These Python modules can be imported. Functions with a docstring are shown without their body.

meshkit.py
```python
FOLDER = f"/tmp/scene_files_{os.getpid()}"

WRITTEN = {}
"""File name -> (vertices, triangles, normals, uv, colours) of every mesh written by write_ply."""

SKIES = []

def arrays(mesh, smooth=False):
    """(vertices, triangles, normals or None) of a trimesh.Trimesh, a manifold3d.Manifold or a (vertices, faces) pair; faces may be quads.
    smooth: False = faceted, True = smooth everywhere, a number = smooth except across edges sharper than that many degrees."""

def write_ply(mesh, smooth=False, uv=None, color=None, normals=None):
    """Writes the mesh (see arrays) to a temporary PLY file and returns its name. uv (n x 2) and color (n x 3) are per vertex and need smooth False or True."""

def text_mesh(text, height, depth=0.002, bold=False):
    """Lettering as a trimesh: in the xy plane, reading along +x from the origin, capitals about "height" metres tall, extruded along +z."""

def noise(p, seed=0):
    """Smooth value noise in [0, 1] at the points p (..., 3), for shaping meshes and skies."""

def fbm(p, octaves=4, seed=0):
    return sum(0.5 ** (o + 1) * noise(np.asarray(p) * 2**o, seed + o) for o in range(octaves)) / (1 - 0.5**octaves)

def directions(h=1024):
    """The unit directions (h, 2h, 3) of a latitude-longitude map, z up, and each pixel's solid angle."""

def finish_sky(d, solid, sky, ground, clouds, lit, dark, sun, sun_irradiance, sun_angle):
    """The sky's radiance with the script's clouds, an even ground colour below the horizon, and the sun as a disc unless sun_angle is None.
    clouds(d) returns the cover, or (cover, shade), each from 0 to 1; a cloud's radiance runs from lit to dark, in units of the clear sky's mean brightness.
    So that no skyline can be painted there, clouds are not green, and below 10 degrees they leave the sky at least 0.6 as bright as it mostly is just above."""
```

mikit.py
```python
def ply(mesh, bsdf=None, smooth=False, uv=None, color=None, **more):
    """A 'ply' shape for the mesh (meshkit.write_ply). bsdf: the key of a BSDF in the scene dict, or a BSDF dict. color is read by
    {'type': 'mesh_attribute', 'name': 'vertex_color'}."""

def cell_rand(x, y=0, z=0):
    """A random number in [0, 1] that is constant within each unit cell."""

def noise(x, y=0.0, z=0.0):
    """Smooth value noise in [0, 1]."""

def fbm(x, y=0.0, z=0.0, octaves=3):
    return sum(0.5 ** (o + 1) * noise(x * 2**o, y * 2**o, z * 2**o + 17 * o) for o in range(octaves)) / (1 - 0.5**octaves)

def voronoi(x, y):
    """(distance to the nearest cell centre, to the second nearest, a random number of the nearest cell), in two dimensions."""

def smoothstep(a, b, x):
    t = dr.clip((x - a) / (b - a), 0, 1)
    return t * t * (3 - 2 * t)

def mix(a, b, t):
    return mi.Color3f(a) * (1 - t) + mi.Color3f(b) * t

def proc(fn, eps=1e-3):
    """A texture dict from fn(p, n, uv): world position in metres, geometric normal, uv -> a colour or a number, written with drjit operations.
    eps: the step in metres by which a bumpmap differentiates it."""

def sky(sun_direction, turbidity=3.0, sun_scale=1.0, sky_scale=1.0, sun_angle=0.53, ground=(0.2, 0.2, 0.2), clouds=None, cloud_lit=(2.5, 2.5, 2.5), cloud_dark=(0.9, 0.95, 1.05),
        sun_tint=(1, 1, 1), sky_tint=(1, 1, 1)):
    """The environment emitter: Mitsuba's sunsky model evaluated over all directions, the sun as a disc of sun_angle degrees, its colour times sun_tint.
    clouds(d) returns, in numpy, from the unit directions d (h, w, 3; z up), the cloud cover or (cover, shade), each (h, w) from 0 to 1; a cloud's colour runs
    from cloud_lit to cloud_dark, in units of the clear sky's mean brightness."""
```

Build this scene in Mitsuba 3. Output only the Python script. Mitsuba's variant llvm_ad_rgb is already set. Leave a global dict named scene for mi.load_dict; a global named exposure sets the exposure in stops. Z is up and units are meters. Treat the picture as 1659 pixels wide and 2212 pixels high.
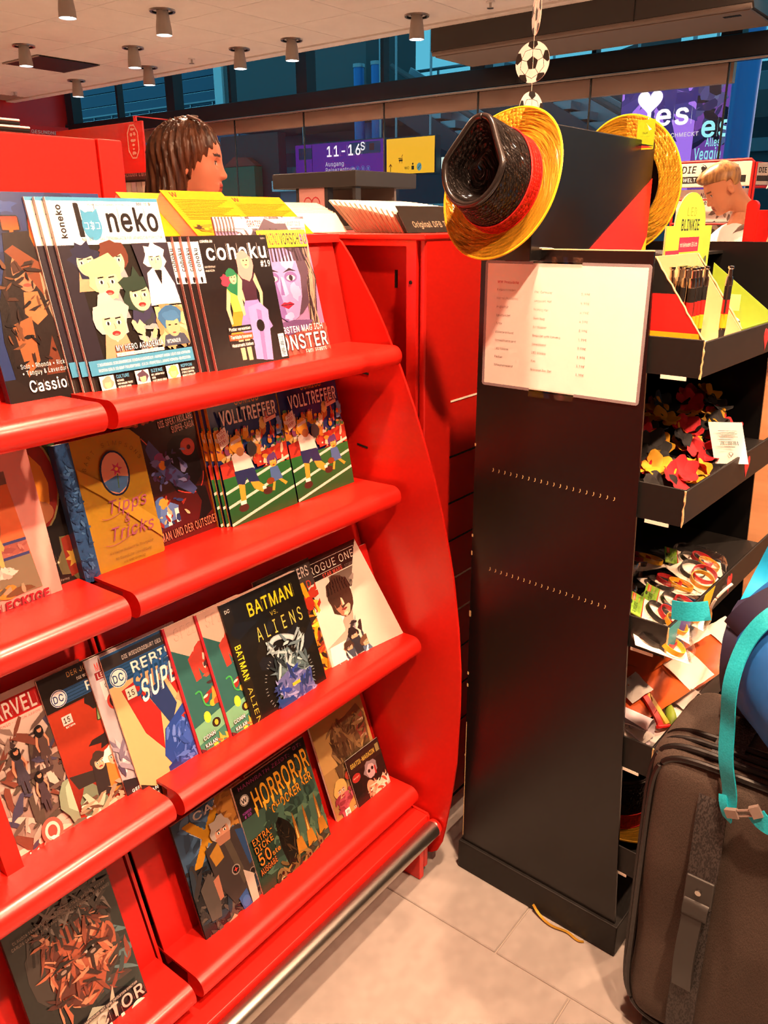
import math, random
import numpy as np, trimesh, manifold3d as m3, shapely, shapely.affinity as aff
import shapely.geometry as sg
import mitsuba as mi, drjit as dr
import mikit, meshkit
from mikit import proc, noise, fbm, mix, smoothstep
T = mi.ScalarTransform4f
random.seed(7)
scene, labels = {}, {}

# ---------------------------------------------------------------- camera, light, exposure
EYE = 1.441
CAM = np.array([[0.61647739, -0.27045207, 0.73946691], [-0.78734379, -0.20370824, 0.58188720], [-0.00673709, -0.94093498, -0.33852028]])
fwd, up = CAM[:, 2], -CAM[:, 1]
scene['camera'] = {'type': 'perspective', 'fov_axis': 'x', 'fov': math.degrees(2 * math.atan(829.5 / 1740.0)), 'near_clip': 0.05, 'far_clip': 200.0,
    'to_world': T().look_at(origin=[0, 0, EYE], target=[fwd[0], fwd[1], EYE + fwd[2]], up=up.tolist())}
exposure = 0.0
LAMP_COLOR = np.array([1.0, 0.60, 0.37])
LAMP_POWER = 4600.0
scene['daylight'] = {'type': 'constant', 'radiance': {'type': 'rgb', 'value': [0.10, 0.48, 0.66]}, 'sampling_weight': 3.0}

# ---------------------------------------------------------------- helpers
def lin(c):
    if isinstance(c, str):
        c = c.lstrip('#')
        c = [int(c[i:i + 2], 16) / 255 for i in (0, 2, 4)]
        return [x / 12.92 if x <= .04045 else ((x + .055) / 1.055) ** 2.4 for x in c]
    return list(c)
def rgb(c): return {'type': 'rgb', 'value': [float(x) for x in lin(c)]}
def mat(name, color, rough=.5, spec=.5, metal=0., coat=0., sheen=0., bump=None, bscale=.001):
    b = {'type': 'principled', 'base_color': color if isinstance(color, dict) else rgb(color), 'roughness': rough, 'specular': spec, 'metallic': metal}
    if coat: b['clearcoat'], b['clearcoat_gloss'] = coat, .92
    if sheen: b['sheen'] = sheen
    if bump: b = {'type': 'bumpmap', 'arbitrary': bump, 'scale': bscale, 'bsdf': b}
    scene[name] = {'type': 'twosided', 'bsdf': b}
    return name
def emit(mesh, color, power, weight=.3, **k):
    d = mikit.ply(mesh, {'type': 'diffuse', 'reflectance': rgb((.05, .05, .05))}, **k)
    d['emitter'] = {'type': 'area', 'radiance': {'type': 'rgb', 'value': [float(x * power) for x in lin(color)]}, 'sampling_weight': weight}
    return d
used = set()
def key(name, parent=None):
    full = (parent + '__' if parent else '') + name
    k, i = full, 0
    while k in used:
        i += 1; k = f'{full}_{i:03d}'
    used.add(k); return k
def put(name, shape, parent=None, label=None, cat=None, group=None, kind=None):
    k = key(name, parent); scene[k] = shape
    tag(k, label, cat, group, kind); return k
def tag(k, label=None, cat=None, group=None, kind=None):
    d = {a: b for a, b in (('label', label), ('category', cat), ('group', group), ('kind', kind)) if b}
    if d: labels[k] = {**labels.get(k, {}), **d}
def thing(name, label, cat, group=None):
    k = key(name); tag(k, label, cat, group); return k
def obj(name, mesh, m, parent=None, smooth=30, **kw):
    return put(name, mikit.ply(mesh, m, smooth=smooth), parent, **kw)

def cat(*ms):
    out = []
    for m in ms: out += m if isinstance(m, list) else [m]
    return trimesh.util.concatenate(out)
def box(lo, hi):
    lo, hi = np.minimum(lo, hi), np.maximum(lo, hi)
    m = trimesh.creation.box(hi - lo); m.apply_translation((lo + hi) / 2); return m
def tm(man):
    d = man.to_mesh(); return trimesh.Trimesh(d.vert_properties[:, :3], d.tri_verts, process=False)
def rbox(lo, hi, r=.004, n=8):
    lo, hi = np.minimum(lo, hi) + r, np.maximum(lo, hi) - r
    s = m3.Manifold.sphere(r, n)
    return tm(m3.Manifold.batch_hull([s.translate([x, y, z]) for x in (lo[0], hi[0]) for y in (lo[1], hi[1]) for z in (lo[2], hi[2])]))
def frame(m, o, u, v, n):
    M = np.eye(4); M[:3, 0], M[:3, 1], M[:3, 2], M[:3, 3] = u, v, n, o
    m = m.copy(); m.apply_transform(M); return m
def Tm(o, u, v, n):
    M = np.eye(4); M[:3, 0], M[:3, 1], M[:3, 2], M[:3, 3] = u, v, n, o
    return T(M)
def extrude(poly, depth):
    if not isinstance(poly, (sg.Polygon, sg.MultiPolygon)): poly = sg.Polygon(poly)
    return cat([trimesh.creation.extrude_polygon(g, depth, engine='earcut') for g in getattr(poly, 'geoms', [poly])])
def prism_x(pts, x0, x1):            # outline in (y, z), along x
    return frame(extrude(pts, x1 - x0), (x0, 0, 0), (0, 1, 0), (0, 0, 1), (1, 0, 0))
def prism_y(pts, y0, y1):            # outline in (x, z), along y
    m = frame(extrude(pts, y1 - y0), (0, y0, 0), (1, 0, 0), (0, 0, 1), (0, 1, 0)); m.invert(); return m
def lathe(prof, n=32):
    m = trimesh.creation.revolve(np.array(prof, float), sections=n); return m
def align(m, a, o=(0, 0, 0)):        # +z of the mesh to direction a
    M = trimesh.geometry.align_vectors([0, 0, 1], np.array(a, float) / np.linalg.norm(a)); M[:3, 3] = o
    m = m.copy(); m.apply_transform(M); return m
def cyl(p, q, r, n=16, r2=None):
    p, q = np.array(p, float), np.array(q, float); L = np.linalg.norm(q - p); r2 = r if r2 is None else r2
    return align(lathe([(0, 0), (r, 0), (r2, L), (0, L)], n), q - p, p)
def tube(pts, r, n=8, flat=None):    # swept round tube; flat=(w, t, normal) sweeps a ribbon instead
    p = np.asarray(pts, float); t = np.gradient(p, axis=0); t /= np.linalg.norm(t, axis=1)[:, None] + 1e-12
    if flat:
        w, th, nn = flat; N = np.broadcast_to(np.asarray(nn, float), p.shape).copy()
        N -= (N * t).sum(1)[:, None] * t; N /= np.linalg.norm(N, axis=1)[:, None] + 1e-12; B = np.cross(t, N)
        ring = [(-w / 2, -th / 2), (w / 2, -th / 2), (w / 2, th / 2), (-w / 2, th / 2)]
        v = np.stack([p + B * a + N * b for a, b in ring], 1); n = 4
    else:
        a = np.cross(t, np.where(np.abs(t[:, 2:]) < .9, [0, 0, 1.], [1., 0, 0])); a /= np.linalg.norm(a, axis=1)[:, None]
        b = np.cross(t, a); ang = np.arange(n) * 2 * np.pi / n; R = np.broadcast_to(r, (len(p),))[:, None, None]
        v = p[:, None] + R * (np.cos(ang)[None, :, None] * a[:, None] + np.sin(ang)[None, :, None] * b[:, None])
    f = []
    for i in range(len(p) - 1):
        for j in range(n):
            k = (j + 1) % n; A, B_, C, D = i * n + j, i * n + k, (i + 1) * n + k, (i + 1) * n + j
            f += [[A, B_, C], [A, C, D]]
    for e, s in ((0, -1), (len(p) - 1, 1)):
        for j in range(1, n - 1): f.append([e * n, e * n + j, e * n + j + 1][::s])
    m = trimesh.Trimesh(v.reshape(-1, 3), f, process=False); trimesh.repair.fix_normals(m); return m
def bez(*P, n=16):
    P = [np.array(p, float) for p in P]; t = np.linspace(0, 1, n)[:, None]
    while len(P) > 1: P = [a * (1 - t) + b * t for a, b in zip(P[:-1], P[1:])]
    return P[0]
def spline(P, n=40):
    from scipy.interpolate import CubicSpline
    P = np.array(P, float); d = np.r_[0, np.cumsum(np.linalg.norm(np.diff(P, axis=0), axis=1))]
    return CubicSpline(d, P)(np.linspace(0, d[-1], n))
def smin(ds, k):
    a = ds[0]
    for b in ds[1:]:
        h = np.maximum(k - np.abs(a - b), 0.) / k; a = np.minimum(a, b) - h * h * k * .25
    return a
def vmax(*q):
    a = q[0]
    for b in q[1:]: a = np.maximum(a, b)
    return a
def level(fn, lo, hi, edge):         # smooth surface of fn < 0 (dual grid); fn takes arrays
    ax = [np.arange(l - edge, h + 2 * edge, edge) for l, h in zip(lo, hi)]; g = np.meshgrid(*ax, indexing='ij'); D = np.broadcast_to(fn(*g), g[0].shape).astype(float)
    s = D < 0; n = np.array(D.shape) - 1
    acc, cnt = np.zeros((*n, 3)), np.zeros(tuple(n)); E_ = []
    for ax_ in range(3):
        sl0 = [slice(None)] * 3; sl1 = [slice(None)] * 3; sl0[ax_] = slice(0, -1); sl1[ax_] = slice(1, None)
        d0, d1 = D[tuple(sl0)], D[tuple(sl1)]; cr = s[tuple(sl0)] != s[tuple(sl1)]; idx = np.argwhere(cr); t = (d0[cr] / (d0[cr] - d1[cr]))
        P = idx.astype(float); P[:, ax_] += t; o = [k for k in range(3) if k != ax_]
        for da in (0, 1):
            for db in (0, 1):
                c = idx.copy(); c[:, o[0]] -= da; c[:, o[1]] -= db; ok = ((c >= 0) & (c < n)).all(1); np.add.at(acc, tuple(c[ok].T), P[ok]); np.add.at(cnt, tuple(c[ok].T), 1)
        E_.append((ax_, idx, s[tuple(sl0)][cr], o))
    has = cnt > 0; ids = np.full(tuple(n), -1); ids[has] = np.arange(has.sum()); V = acc[has] / cnt[has][:, None] * edge + [a[0] for a in ax]; F = []
    for ax_, idx, inside, o in E_:
        q = []
        for da, db in ((0, 0), (1, 0), (1, 1), (0, 1)):
            c = idx.copy(); c[:, o[0]] -= da; c[:, o[1]] -= db; q.append(np.where(((c >= 0) & (c < n)).all(1), ids[tuple(np.clip(c, 0, n - 1).T)], -1))
        q = np.stack(q, 1); ok = (q >= 0).all(1); q, ins = q[ok], inside[ok]; fl = ins if ax_ != 1 else ~ins; q[fl] = q[fl][:, ::-1]; F += [q[:, [0, 1, 2]], q[:, [0, 2, 3]]]
    m = trimesh.Trimesh(V, np.vstack(F), process=False)
    if m.volume < 0: m.invert()
    return m

# ---------------------------------------------------------------- flat print
TXT = {}
def glyph(ch, bold):                 # (points, triangles, width with its spacing) of one letter, measured between two H
    if (ch, bold) not in TXT:
        m = meshkit.text_mesh('H' + ch + 'H', 1.0, 1.0, bold); f = m.faces[(m.vertices[m.faces][:, :, 2] < .01).all(1)][:, ::-1]
        ids, inv = np.unique(f, return_inverse=True); v, f = m.vertices[ids][:, :2], inv.reshape(f.shape)
        if ch == '': TXT[ch, bold] = v, f, np.ptp(v[:, 0])
        else:
            hv, _, hw = glyph('', bold); H1 = np.sort(np.unique(hv[:, 0].round(4))); h1 = H1[H1 < hw / 2].max(); W = v[:, 0].max()
            own = (v[:, 0] > h1 + .012) & (v[:, 0] < W - h1 - .012); keep = own[f].all(1); ids, inv = np.unique(f[keep], return_inverse=True)
            TXT[ch, bold] = v[ids] - [h1 + .02, 0] if len(ids) else np.zeros((0, 2)), inv.reshape(-1, 3), W - hw
    return TXT[ch, bold]
def glyphs(s, bold):
    V, F, x, n = [], [], 0, 0
    for ch in s:
        v, f, w = glyph(ch, bold); V.append(v + [x, 0]); F.append(f + n); n += len(v); x += w
    return np.vstack(V), np.vstack(F)
class Art:
    """Flat print of w x h millimetres: coloured outlines stacked two hundredths of a millimetre apart."""
    def __init__(s, w, h, base=None, seed=1, outline=None):
        s.w, s.h, s.V, s.F, s.C, s.n, s.L = w, h, [], [], [], 0, 0
        s.box = sg.box(0, 0, w, h) if outline is None else sg.Polygon(outline); s.R = random.Random(seed)
        if base: s.poly(s.box, base)
    def tri(s, v, f, c, c2=None):
        v = np.asarray(v, float); s.L += 1
        s.V.append(np.c_[v / 1000, np.full(len(v), s.L * 2e-5)]); s.F.append(np.asarray(f) + s.n); s.n += len(v)
        a = np.array(lin(c))
        if c2 is not None:                       # colour runs from c at the bottom to c2 at the top of the shape: printed ink
            b = np.array(lin(c2)); t = (v[:, 1] - v[:, 1].min()) / max(np.ptp(v[:, 1]), 1e-6); s.C.append(a * (1 - t[:, None]) + b * t[:, None])
        else: s.C.append(np.tile(a, (len(v), 1)))
    def poly(s, g, c, c2=None):
        g = g if hasattr(g, 'geom_type') else sg.Polygon(g)
        if not g.is_valid: g = g.buffer(0)
        g = g.intersection(s.box); V, F, n = [], [], 0
        for q in getattr(g, 'geoms', [g]):
            if q.geom_type != 'Polygon' or q.area < .02: continue
            v, f = trimesh.creation.triangulate_polygon(q, engine='earcut'); V.append(v); F.append(np.asarray(f) + n); n += len(v)
        if V: s.tri(np.vstack(V), np.vstack(F), c, c2)
    def r(s, x, y, w, h, c, c2=None): s.poly(sg.box(x, y, x + w, y + h), c, c2)
    def p(s, *a, c2=None): s.poly(list(a[:-1]), a[-1], c2)
    def e(s, x, y, rx, ry, c, rot=0, n=24, c2=None):
        t = np.arange(n) * 2 * np.pi / n; s.poly(aff.rotate(sg.Polygon(np.c_[x + rx * np.cos(t), y + ry * np.sin(t)]), rot), c, c2)
    def blob(s, x, y, rx, ry, c, j=.25, n=14, rot=0, c2=None):
        q = [1 + s.R.uniform(-j, j) for _ in range(n)]
        s.poly(aff.rotate(sg.Polygon([(x + rx * q[i] * math.cos(6.2832 * i / n), y + ry * q[i] * math.sin(6.2832 * i / n)) for i in range(n)]), rot, origin=(x, y)), c, c2)
    def star(s, x, y, r1, r2, n, c, rot=0):
        s.poly([(x + (r1 if i % 2 else r2) * math.cos(math.pi * i / n + rot), y + (r1 if i % 2 else r2) * math.sin(math.pi * i / n + rot)) for i in range(2 * n)], c)
    def line(s, pts, wd, c): s.poly(sg.LineString(pts).buffer(wd / 2, cap_style=2), c)
    def ring(s, x, y, r, wd, c): s.poly(sg.Point(x, y).buffer(r).difference(sg.Point(x, y).buffer(r - wd)), c)
    def shards(s, x, y, w, h, n, size, cols, j=.4, el=1.5):
        for _ in range(n):
            z = size * s.R.uniform(.5, 1.4); s.blob(x + s.R.random() * w, y + s.R.random() * h, z * el, z / el, s.R.choice(cols), j, 7, s.R.uniform(0, 180))
    def t(s, text, x, y, h, c, bold=False, sx=1., rot=0, slant=0, w=None, align='l', c2=None, edge=None, ew=.8):
        v, f = glyphs(text, bold); v = v.copy()
        if w: sx = w / (np.ptp(v[:, 0]) * h)
        v = v * [h * sx, h]; v[:, 0] += slant * v[:, 1]
        if align == 'c': v[:, 0] -= (v[:, 0].min() + v[:, 0].max()) / 2
        if align == 'r': v[:, 0] -= v[:, 0].max()
        a = math.radians(rot); v = v @ np.array([[math.cos(a), math.sin(a)], [-math.sin(a), math.cos(a)]]) + [x, y]
        if edge:
            for k in range(8): s.tri(v + ew * np.array([math.cos(k * .785), math.sin(k * .785)]), f, edge)
        s.tri(v, f, c, c2)
    def bars(s, x, y, w, h):                     # printed bar code
        s.r(x, y, w, h, '#f4f0ea'); q = x + w * .08
        while q < x + w * .9:
            b = s.R.choice((.5, .8, 1.2)); s.r(q, y + h * .22, b, h * .66, '#221c1c'); q += b + s.R.choice((.6, .9, 1.4))
    def mesh(s, bend=None):
        v = np.vstack(s.V); f = np.vstack(s.F); c = np.vstack(s.C)
        if bend:
            m = trimesh.Trimesh(v, f, process=False); a, b = trimesh.remesh.subdivide_to_size(np.c_[v, c][:, :3], f, .02) if False else (v, f); v = bend(v)
        return v, f, c
def print_ply(art, bsdf='print_gloss', bend=None):
    v, f, c = art.mesh(bend); d = mikit.ply((v, f), bsdf, color=c); d['face_normals'] = True; return d
VC = {'type': 'mesh_attribute', 'name': 'vertex_color'}
# ---------------------------------------------------------------- materials
mat('print_gloss', VC, .22, .5, coat=.5)
mat('print_matte', VC, .6, .35)
mat('red_paint', '#c61a10', .34, .5, coat=.7)
mat('red_board', '#c4170f', .42, .5, coat=.3)
mat('dark_slot', '#0c0808', .8)
mat('paper', '#efe4d2', .8, .3)
mat('paper_grey', '#cfc8c0', .7, .3)
mat('white_plastic', '#ece8e2', .4)
mat('steel', '#b9b4ae', .3, metal=1.)
mat('chrome', '#d8d6d2', .12, metal=1.)
mat('black_board', '#0f0e0e', .3, .45)
mat('black_card', '#13110f', .55, .35)
mat('card_raw', '#c9a878', .85, .2)
mat('black_frame', '#141516', .5)
mat('grey_frame', '#3a3836', .45)
mat('grey_unit', '#7a6f68', .5)
mat('lamp_grey', '#a59d95', .5)
mat('lamp_dark', '#1a1816', .6)
mat('white_ceiling', proc(lambda p, n, uv: mix((.80, .79, .77), (.86, .85, .83), fbm(p.x * 9, p.y * 9, p.z))), .9, .2)
mat('floor_tile', proc(lambda p, n, uv: mix((.27, .245, .225), (.36, .33, .305), fbm(p.x * 3.1, p.y * 22, 1.7, octaves=4)) * (.93 + .14 * noise(p.x * 60, p.y * 60))), .38, .4)
mat('grout', '#9c938a', .8)
mat('glass_edge', '#1a2426', .3)
scene['pane_glass'] = {'type': 'thindielectric', 'int_ior': 1.5}
mat('beige_panel', '#a88f7e', .5)
mat('fabric_brown', proc(lambda p, n, uv: mix((.035, .026, .021), (.085, .062, .05), noise(p.x * 900, p.y * 900, p.z * 900)) * (.8 + .4 * fbm(p.x * 14, p.y * 14, p.z * 14))), .9, .2, sheen=.6)
mat('wall_brown', '#6a4f42', .6)
# ---------------------------------------------------------------- the room
CEIL = 2.8
obj('floor', box((-3, -4, -.05), (6.25, 9.9, -.004)), 'grout', kind='structure')
tile_w = .6
n = 0
tile_mesh = mikit.ply(rbox((0, 0, -.02), (.597, .597, 0), .002, 4), 'floor_tile', smooth=False)
for i in range(-2, 5):
    for j in range(-3, 6):
        x, y = 1.142 + i * .6, .611 + j * .6 - (.17 if i < 0 else 0)
        if -.8 < x < 3.2 and -1.8 < y < 3.2:
            put('tile', {**tile_mesh, 'to_world': T().translate([x + .0015, y + .0015, 0])}, 'floor')
obj('ceiling', box((-3, -4, CEIL + .004), (5.62, 9.9, CEIL + .06)), 'lamp_grey', kind='structure')
ct = mikit.ply(rbox((.002, .002, 0), (.611, .595, .02), .003, 4), 'white_ceiling', smooth=False)
vent = [(4.29, 7.085)]
for i in range(-2, 3):
    for j in range(-4, 9):
        x, y = 4.29 + i * .613, 4.69 + j * .598
        if x + .61 > 5.7 or y > 9.3 or (x > 4.2 and x < 4.4 and 7.0 < y < 7.2): continue
        put('tile', {**ct, 'to_world': T().translate([x, y, CEIL])}, 'ceiling')
big = [box((-3, -4, CEIL), (3.06, 9.9, CEIL + .01)), box((3.06, -4, CEIL), (5.62, 2.29, CEIL + .01)), box((5.516, 2.29, CEIL - .012), (5.62, 9.9, CEIL + .01))]
obj('border_panel', cat(big), 'white_ceiling', 'ceiling', smooth=False)
obj('wall_left', box((-3, 9.9, 0), (6.3, 10.05, 4.5)), 'red_board', kind='structure')
obj('wall_right', box((-3, -4.15, 0), (6.25, -4, 2.86)), 'wall_brown', kind='structure')
obj('wall_back', box((-3.15, -4, 0), (-3, 9.9, 2.86)), 'wall_brown', kind='structure')
# glazed front to the station hall
GX = 6.3
w1 = key('window_1'); tag(w1, kind='structure')
obj('beam', rbox((GX - .06, -2, 2.455), (GX + .09, 9.9, 2.60), .006), 'black_frame', w1)
obj('rail', rbox((GX - .075, -2, 2.437), (GX - .045, 9.9, 2.452), .003), 'steel', w1)
obj('sill', box((GX - .05, -2, 0), (GX + .08, 9.9, .08)), 'black_frame', w1)
for y in (1.945, 3.925, 5.875, 7.835, 9.78):
    obj('post', box((GX - .05, y - .068, 2.6), (GX + .08, y + .068, 4.4)), 'black_frame', w1)
for y in (2.93, 4.92, 6.9, 8.82):
    obj('bar', box((GX - .03, y - .018, 2.6), (GX + .05, y + .018, 4.4)), 'black_frame', w1)
ys = [9.9, 8.86, 7.87, 6.89, 5.91, 4.925, 3.94, 2.95, 1.95]
for a, b in zip(ys[:-1], ys[1:]):
    obj('pane', frame(trimesh.Trimesh([[0, 0, 0], [1, 0, 0], [1, 1, 0], [0, 1, 0]], [[0, 1, 2], [0, 2, 3]]), (GX, a - .004, .08), (0, b - a + .008, 0), (0, 0, 2.37), (-1, 0, 0)), 'pane_glass', w1, smooth=False)
    obj('pane_edge', box((GX - .006, b - .006, .08), (GX + .006, b + .006, 2.45)), 'glass_edge', w1)
obj('fascia', box((GX + .1, 1.95, 2.335), (GX + .16, 9.9, 2.50)), 'beige_panel', w1)
# air curtain above the entrance
a = thing('air_curtain', 'long grey air curtain unit hanging at the ceiling edge above the entrance', 'air curtain')
obj('body', prism_y([(5.6, 2.64), (5.6, 2.795), (6.15, 2.795), (6.15, 2.615), (5.63, 2.612)], 1.64, 3.93), 'grey_frame', a, smooth=False)
obj('bottom_panel', rbox((5.63, 1.66, 2.60), (6.14, 3.91, 2.614), .004), 'grey_unit', a)
obj('front_lip', cyl((5.615, 1.65, 2.622), (5.615, 3.92, 2.622), .017), 'grey_unit', a)
obj('side_grille', box((5.70, 1.74, 2.598), (5.74, 1.84, 2.603)), 'black_frame', a)
obj('panel_seam', box((5.595, 2.36, 2.63), (5.601, 2.365, 2.79)), 'black_frame', a)
# downlights
house = lathe([(.044, .012), (.052, 0), (.054, .004), (.051, .05), (.041, .128), (.036, .15), (.034, .15), (.039, .12), (.046, .012)], 28)
ringm = lathe([(.04, .146), (.04, .158), (.062, .158), (.068, .144), (.082, .144), (.084, .151)], 28)
trim = lathe([(.070, .139), (.086, .139), (.088, .151), (.070, .151)], 28)
disc = lathe([(0, .014), (.045, .014)], 24)
house_p, dark_p, trim_p = mikit.ply(house, 'lamp_grey', smooth=40), mikit.ply(ringm, 'lamp_dark', smooth=40), mikit.ply(trim, 'steel', smooth=40)
fl = disc.copy()
if fl.face_normals[0][2] > 0: fl.invert()
disc_p = emit(fl, LAMP_COLOR, LAMP_POWER, 6.)
disc_in = emit(fl, LAMP_COLOR, LAMP_POWER * .55, 1.)
G = 'round downlights in the ceiling'
def lamp(x, y, label, near=True):
    t = thing('ceiling_lamp', label, 'ceiling lamp', G)
    M = T().translate([x, y, CEIL - .15])
    for nm, d in (('recess', dark_p), ('trim_ring', trim_p), ('housing', house_p), ('diffuser', disc_p if near else disc_in)):
        put(nm, {**d, 'to_world': M}, t)
for x, y, l in [(3.33, 5.10, 'downlight cut off by the top edge of the picture, nearest on the left'), (4.02, 5.04, 'largest fully visible grey downlight, above and behind the woman'),
        (4.63, 6.22, 'downlight above the sign with the octagon, second row from the window'), (4.02, 6.82, 'leftmost grey downlight, beside the dark square vent'),
        (5.235, 8.0, 'downlight in front of the red wall corner, farthest left'), (5.25, 6.86, 'small downlight just in front of the first wide window post'),
        (5.225, 5.60, 'downlight in front of the dark grey window bay'), (5.245, 5.02, 'downlight in front of the second wide window post'),
        (5.24, 3.80, 'downlight beside the left end of the air curtain')]:
    lamp(x, y, l, False)
KEY = [(1.0, .40), (.5, -.30), (1.4, -.75), (2.2, 2.6), (4.6, 1.9), (3.4, -.6)]
for x, y in KEY: lamp(x, y, 'grey downlight of the same row outside the picture')
# small ceiling fittings
for x, y, l in [(5.25, 6.24, 'small sprinkler head between the downlights of the window row'), (5.25, 3.21, 'small sprinkler head in front of the air curtain'), (5.22, 9.17, 'small sprinkler head near the red wall')]:
    s = thing('sprinkler', l, 'sprinkler')
    obj('cap', lathe([(0, 0), (.03, 0), (.03, .006), (0, .006)], 16).apply_translation((x, y, CEIL - .006)), 'white_ceiling', s)
    obj('head', cat(cyl((x, y, CEIL - .035), (x, y, CEIL - .006), .008), cyl((x, y, CEIL - .04), (x, y, CEIL - .035), .022)), 'steel', s)
v = thing('ceiling_vent', 'dark square vent panel set into the ceiling beside the leftmost downlight', 'vent')
obj('panel', rbox((4.31, 7.10, 2.792), (4.89, 7.67, 2.80), .002), 'black_frame', v)
obj('frame', cat(box((4.295, 7.09, 2.79), (4.31, 7.68, 2.8)), box((4.89, 7.09, 2.79), (4.9, 7.68, 2.8))), 'lamp_grey', v)
# ---------------------------------------------------------------- magazine rack
XE = 1.262                               # inner face of the end panel
rk = thing('magazine_rack', 'red metal magazine rack with four tiers of rounded shelf edges', 'magazine rack')
out = [(1.44, 1.42), (1.155, 1.422), (1.123, 1.42), (1.097, 1.406), (1.072, 1.376), (1.047, 1.338), (1.016, 1.293), (.992, 1.252), (.973, 1.216), (.951, 1.173), (.918, 1.099), (.884, 1.009), (.865, .953), (.844, .88),
       (.828, .813), (.816, .758), (.800, .643), (.792, .546), (.791, .456), (.796, .313), (.809, .202), (.822, .118), (.830, .079), (.842, .05), (.856, .038), (.874, .03), (1.44, .03)]
obj('end_panel', prism_x(out, XE, XE + .006), 'red_paint', rk, smooth=False)
SEG = [(-.72, -.055), (-.05, .600), (.610, XE - .003)]
def jprof(yf, zc, r, yb, lip=.012):      # shelf plate with a rounded nose at the front, outline in (y, z)
    a = np.linspace(math.pi * .5, math.pi * 1.5, 15)
    nose = [(yf + r + r * math.cos(t), zc + r * math.sin(t)) for t in a]
    return [(yb, zc + r - .004), (yf + r + .03, zc + r - .001)] + nose + [(yf + r + .022, zc - r), (yf + r + .022, zc - r + lip), (yf + r + .02, zc + r - .006), (yb, zc + r - .009)]
TIER = [(.934, 1.198, .020, 1.16), (.936, .912, .021, 1.14), (.882, .582, .022, 1.06), (.886, .190, .022, 1.06)]
for ti, (yf, zc, r, yb) in enumerate(TIER):
    for si, (x0, x1) in enumerate(SEG):
        a, b = x0 + .003, x1 - (.012 if si == 2 else .003)
        sh = key('shelf', rk); scene[sh] = mikit.ply(prism_x(jprof(yf, zc, r, yb), a, b), 'red_paint', smooth=25)
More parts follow.
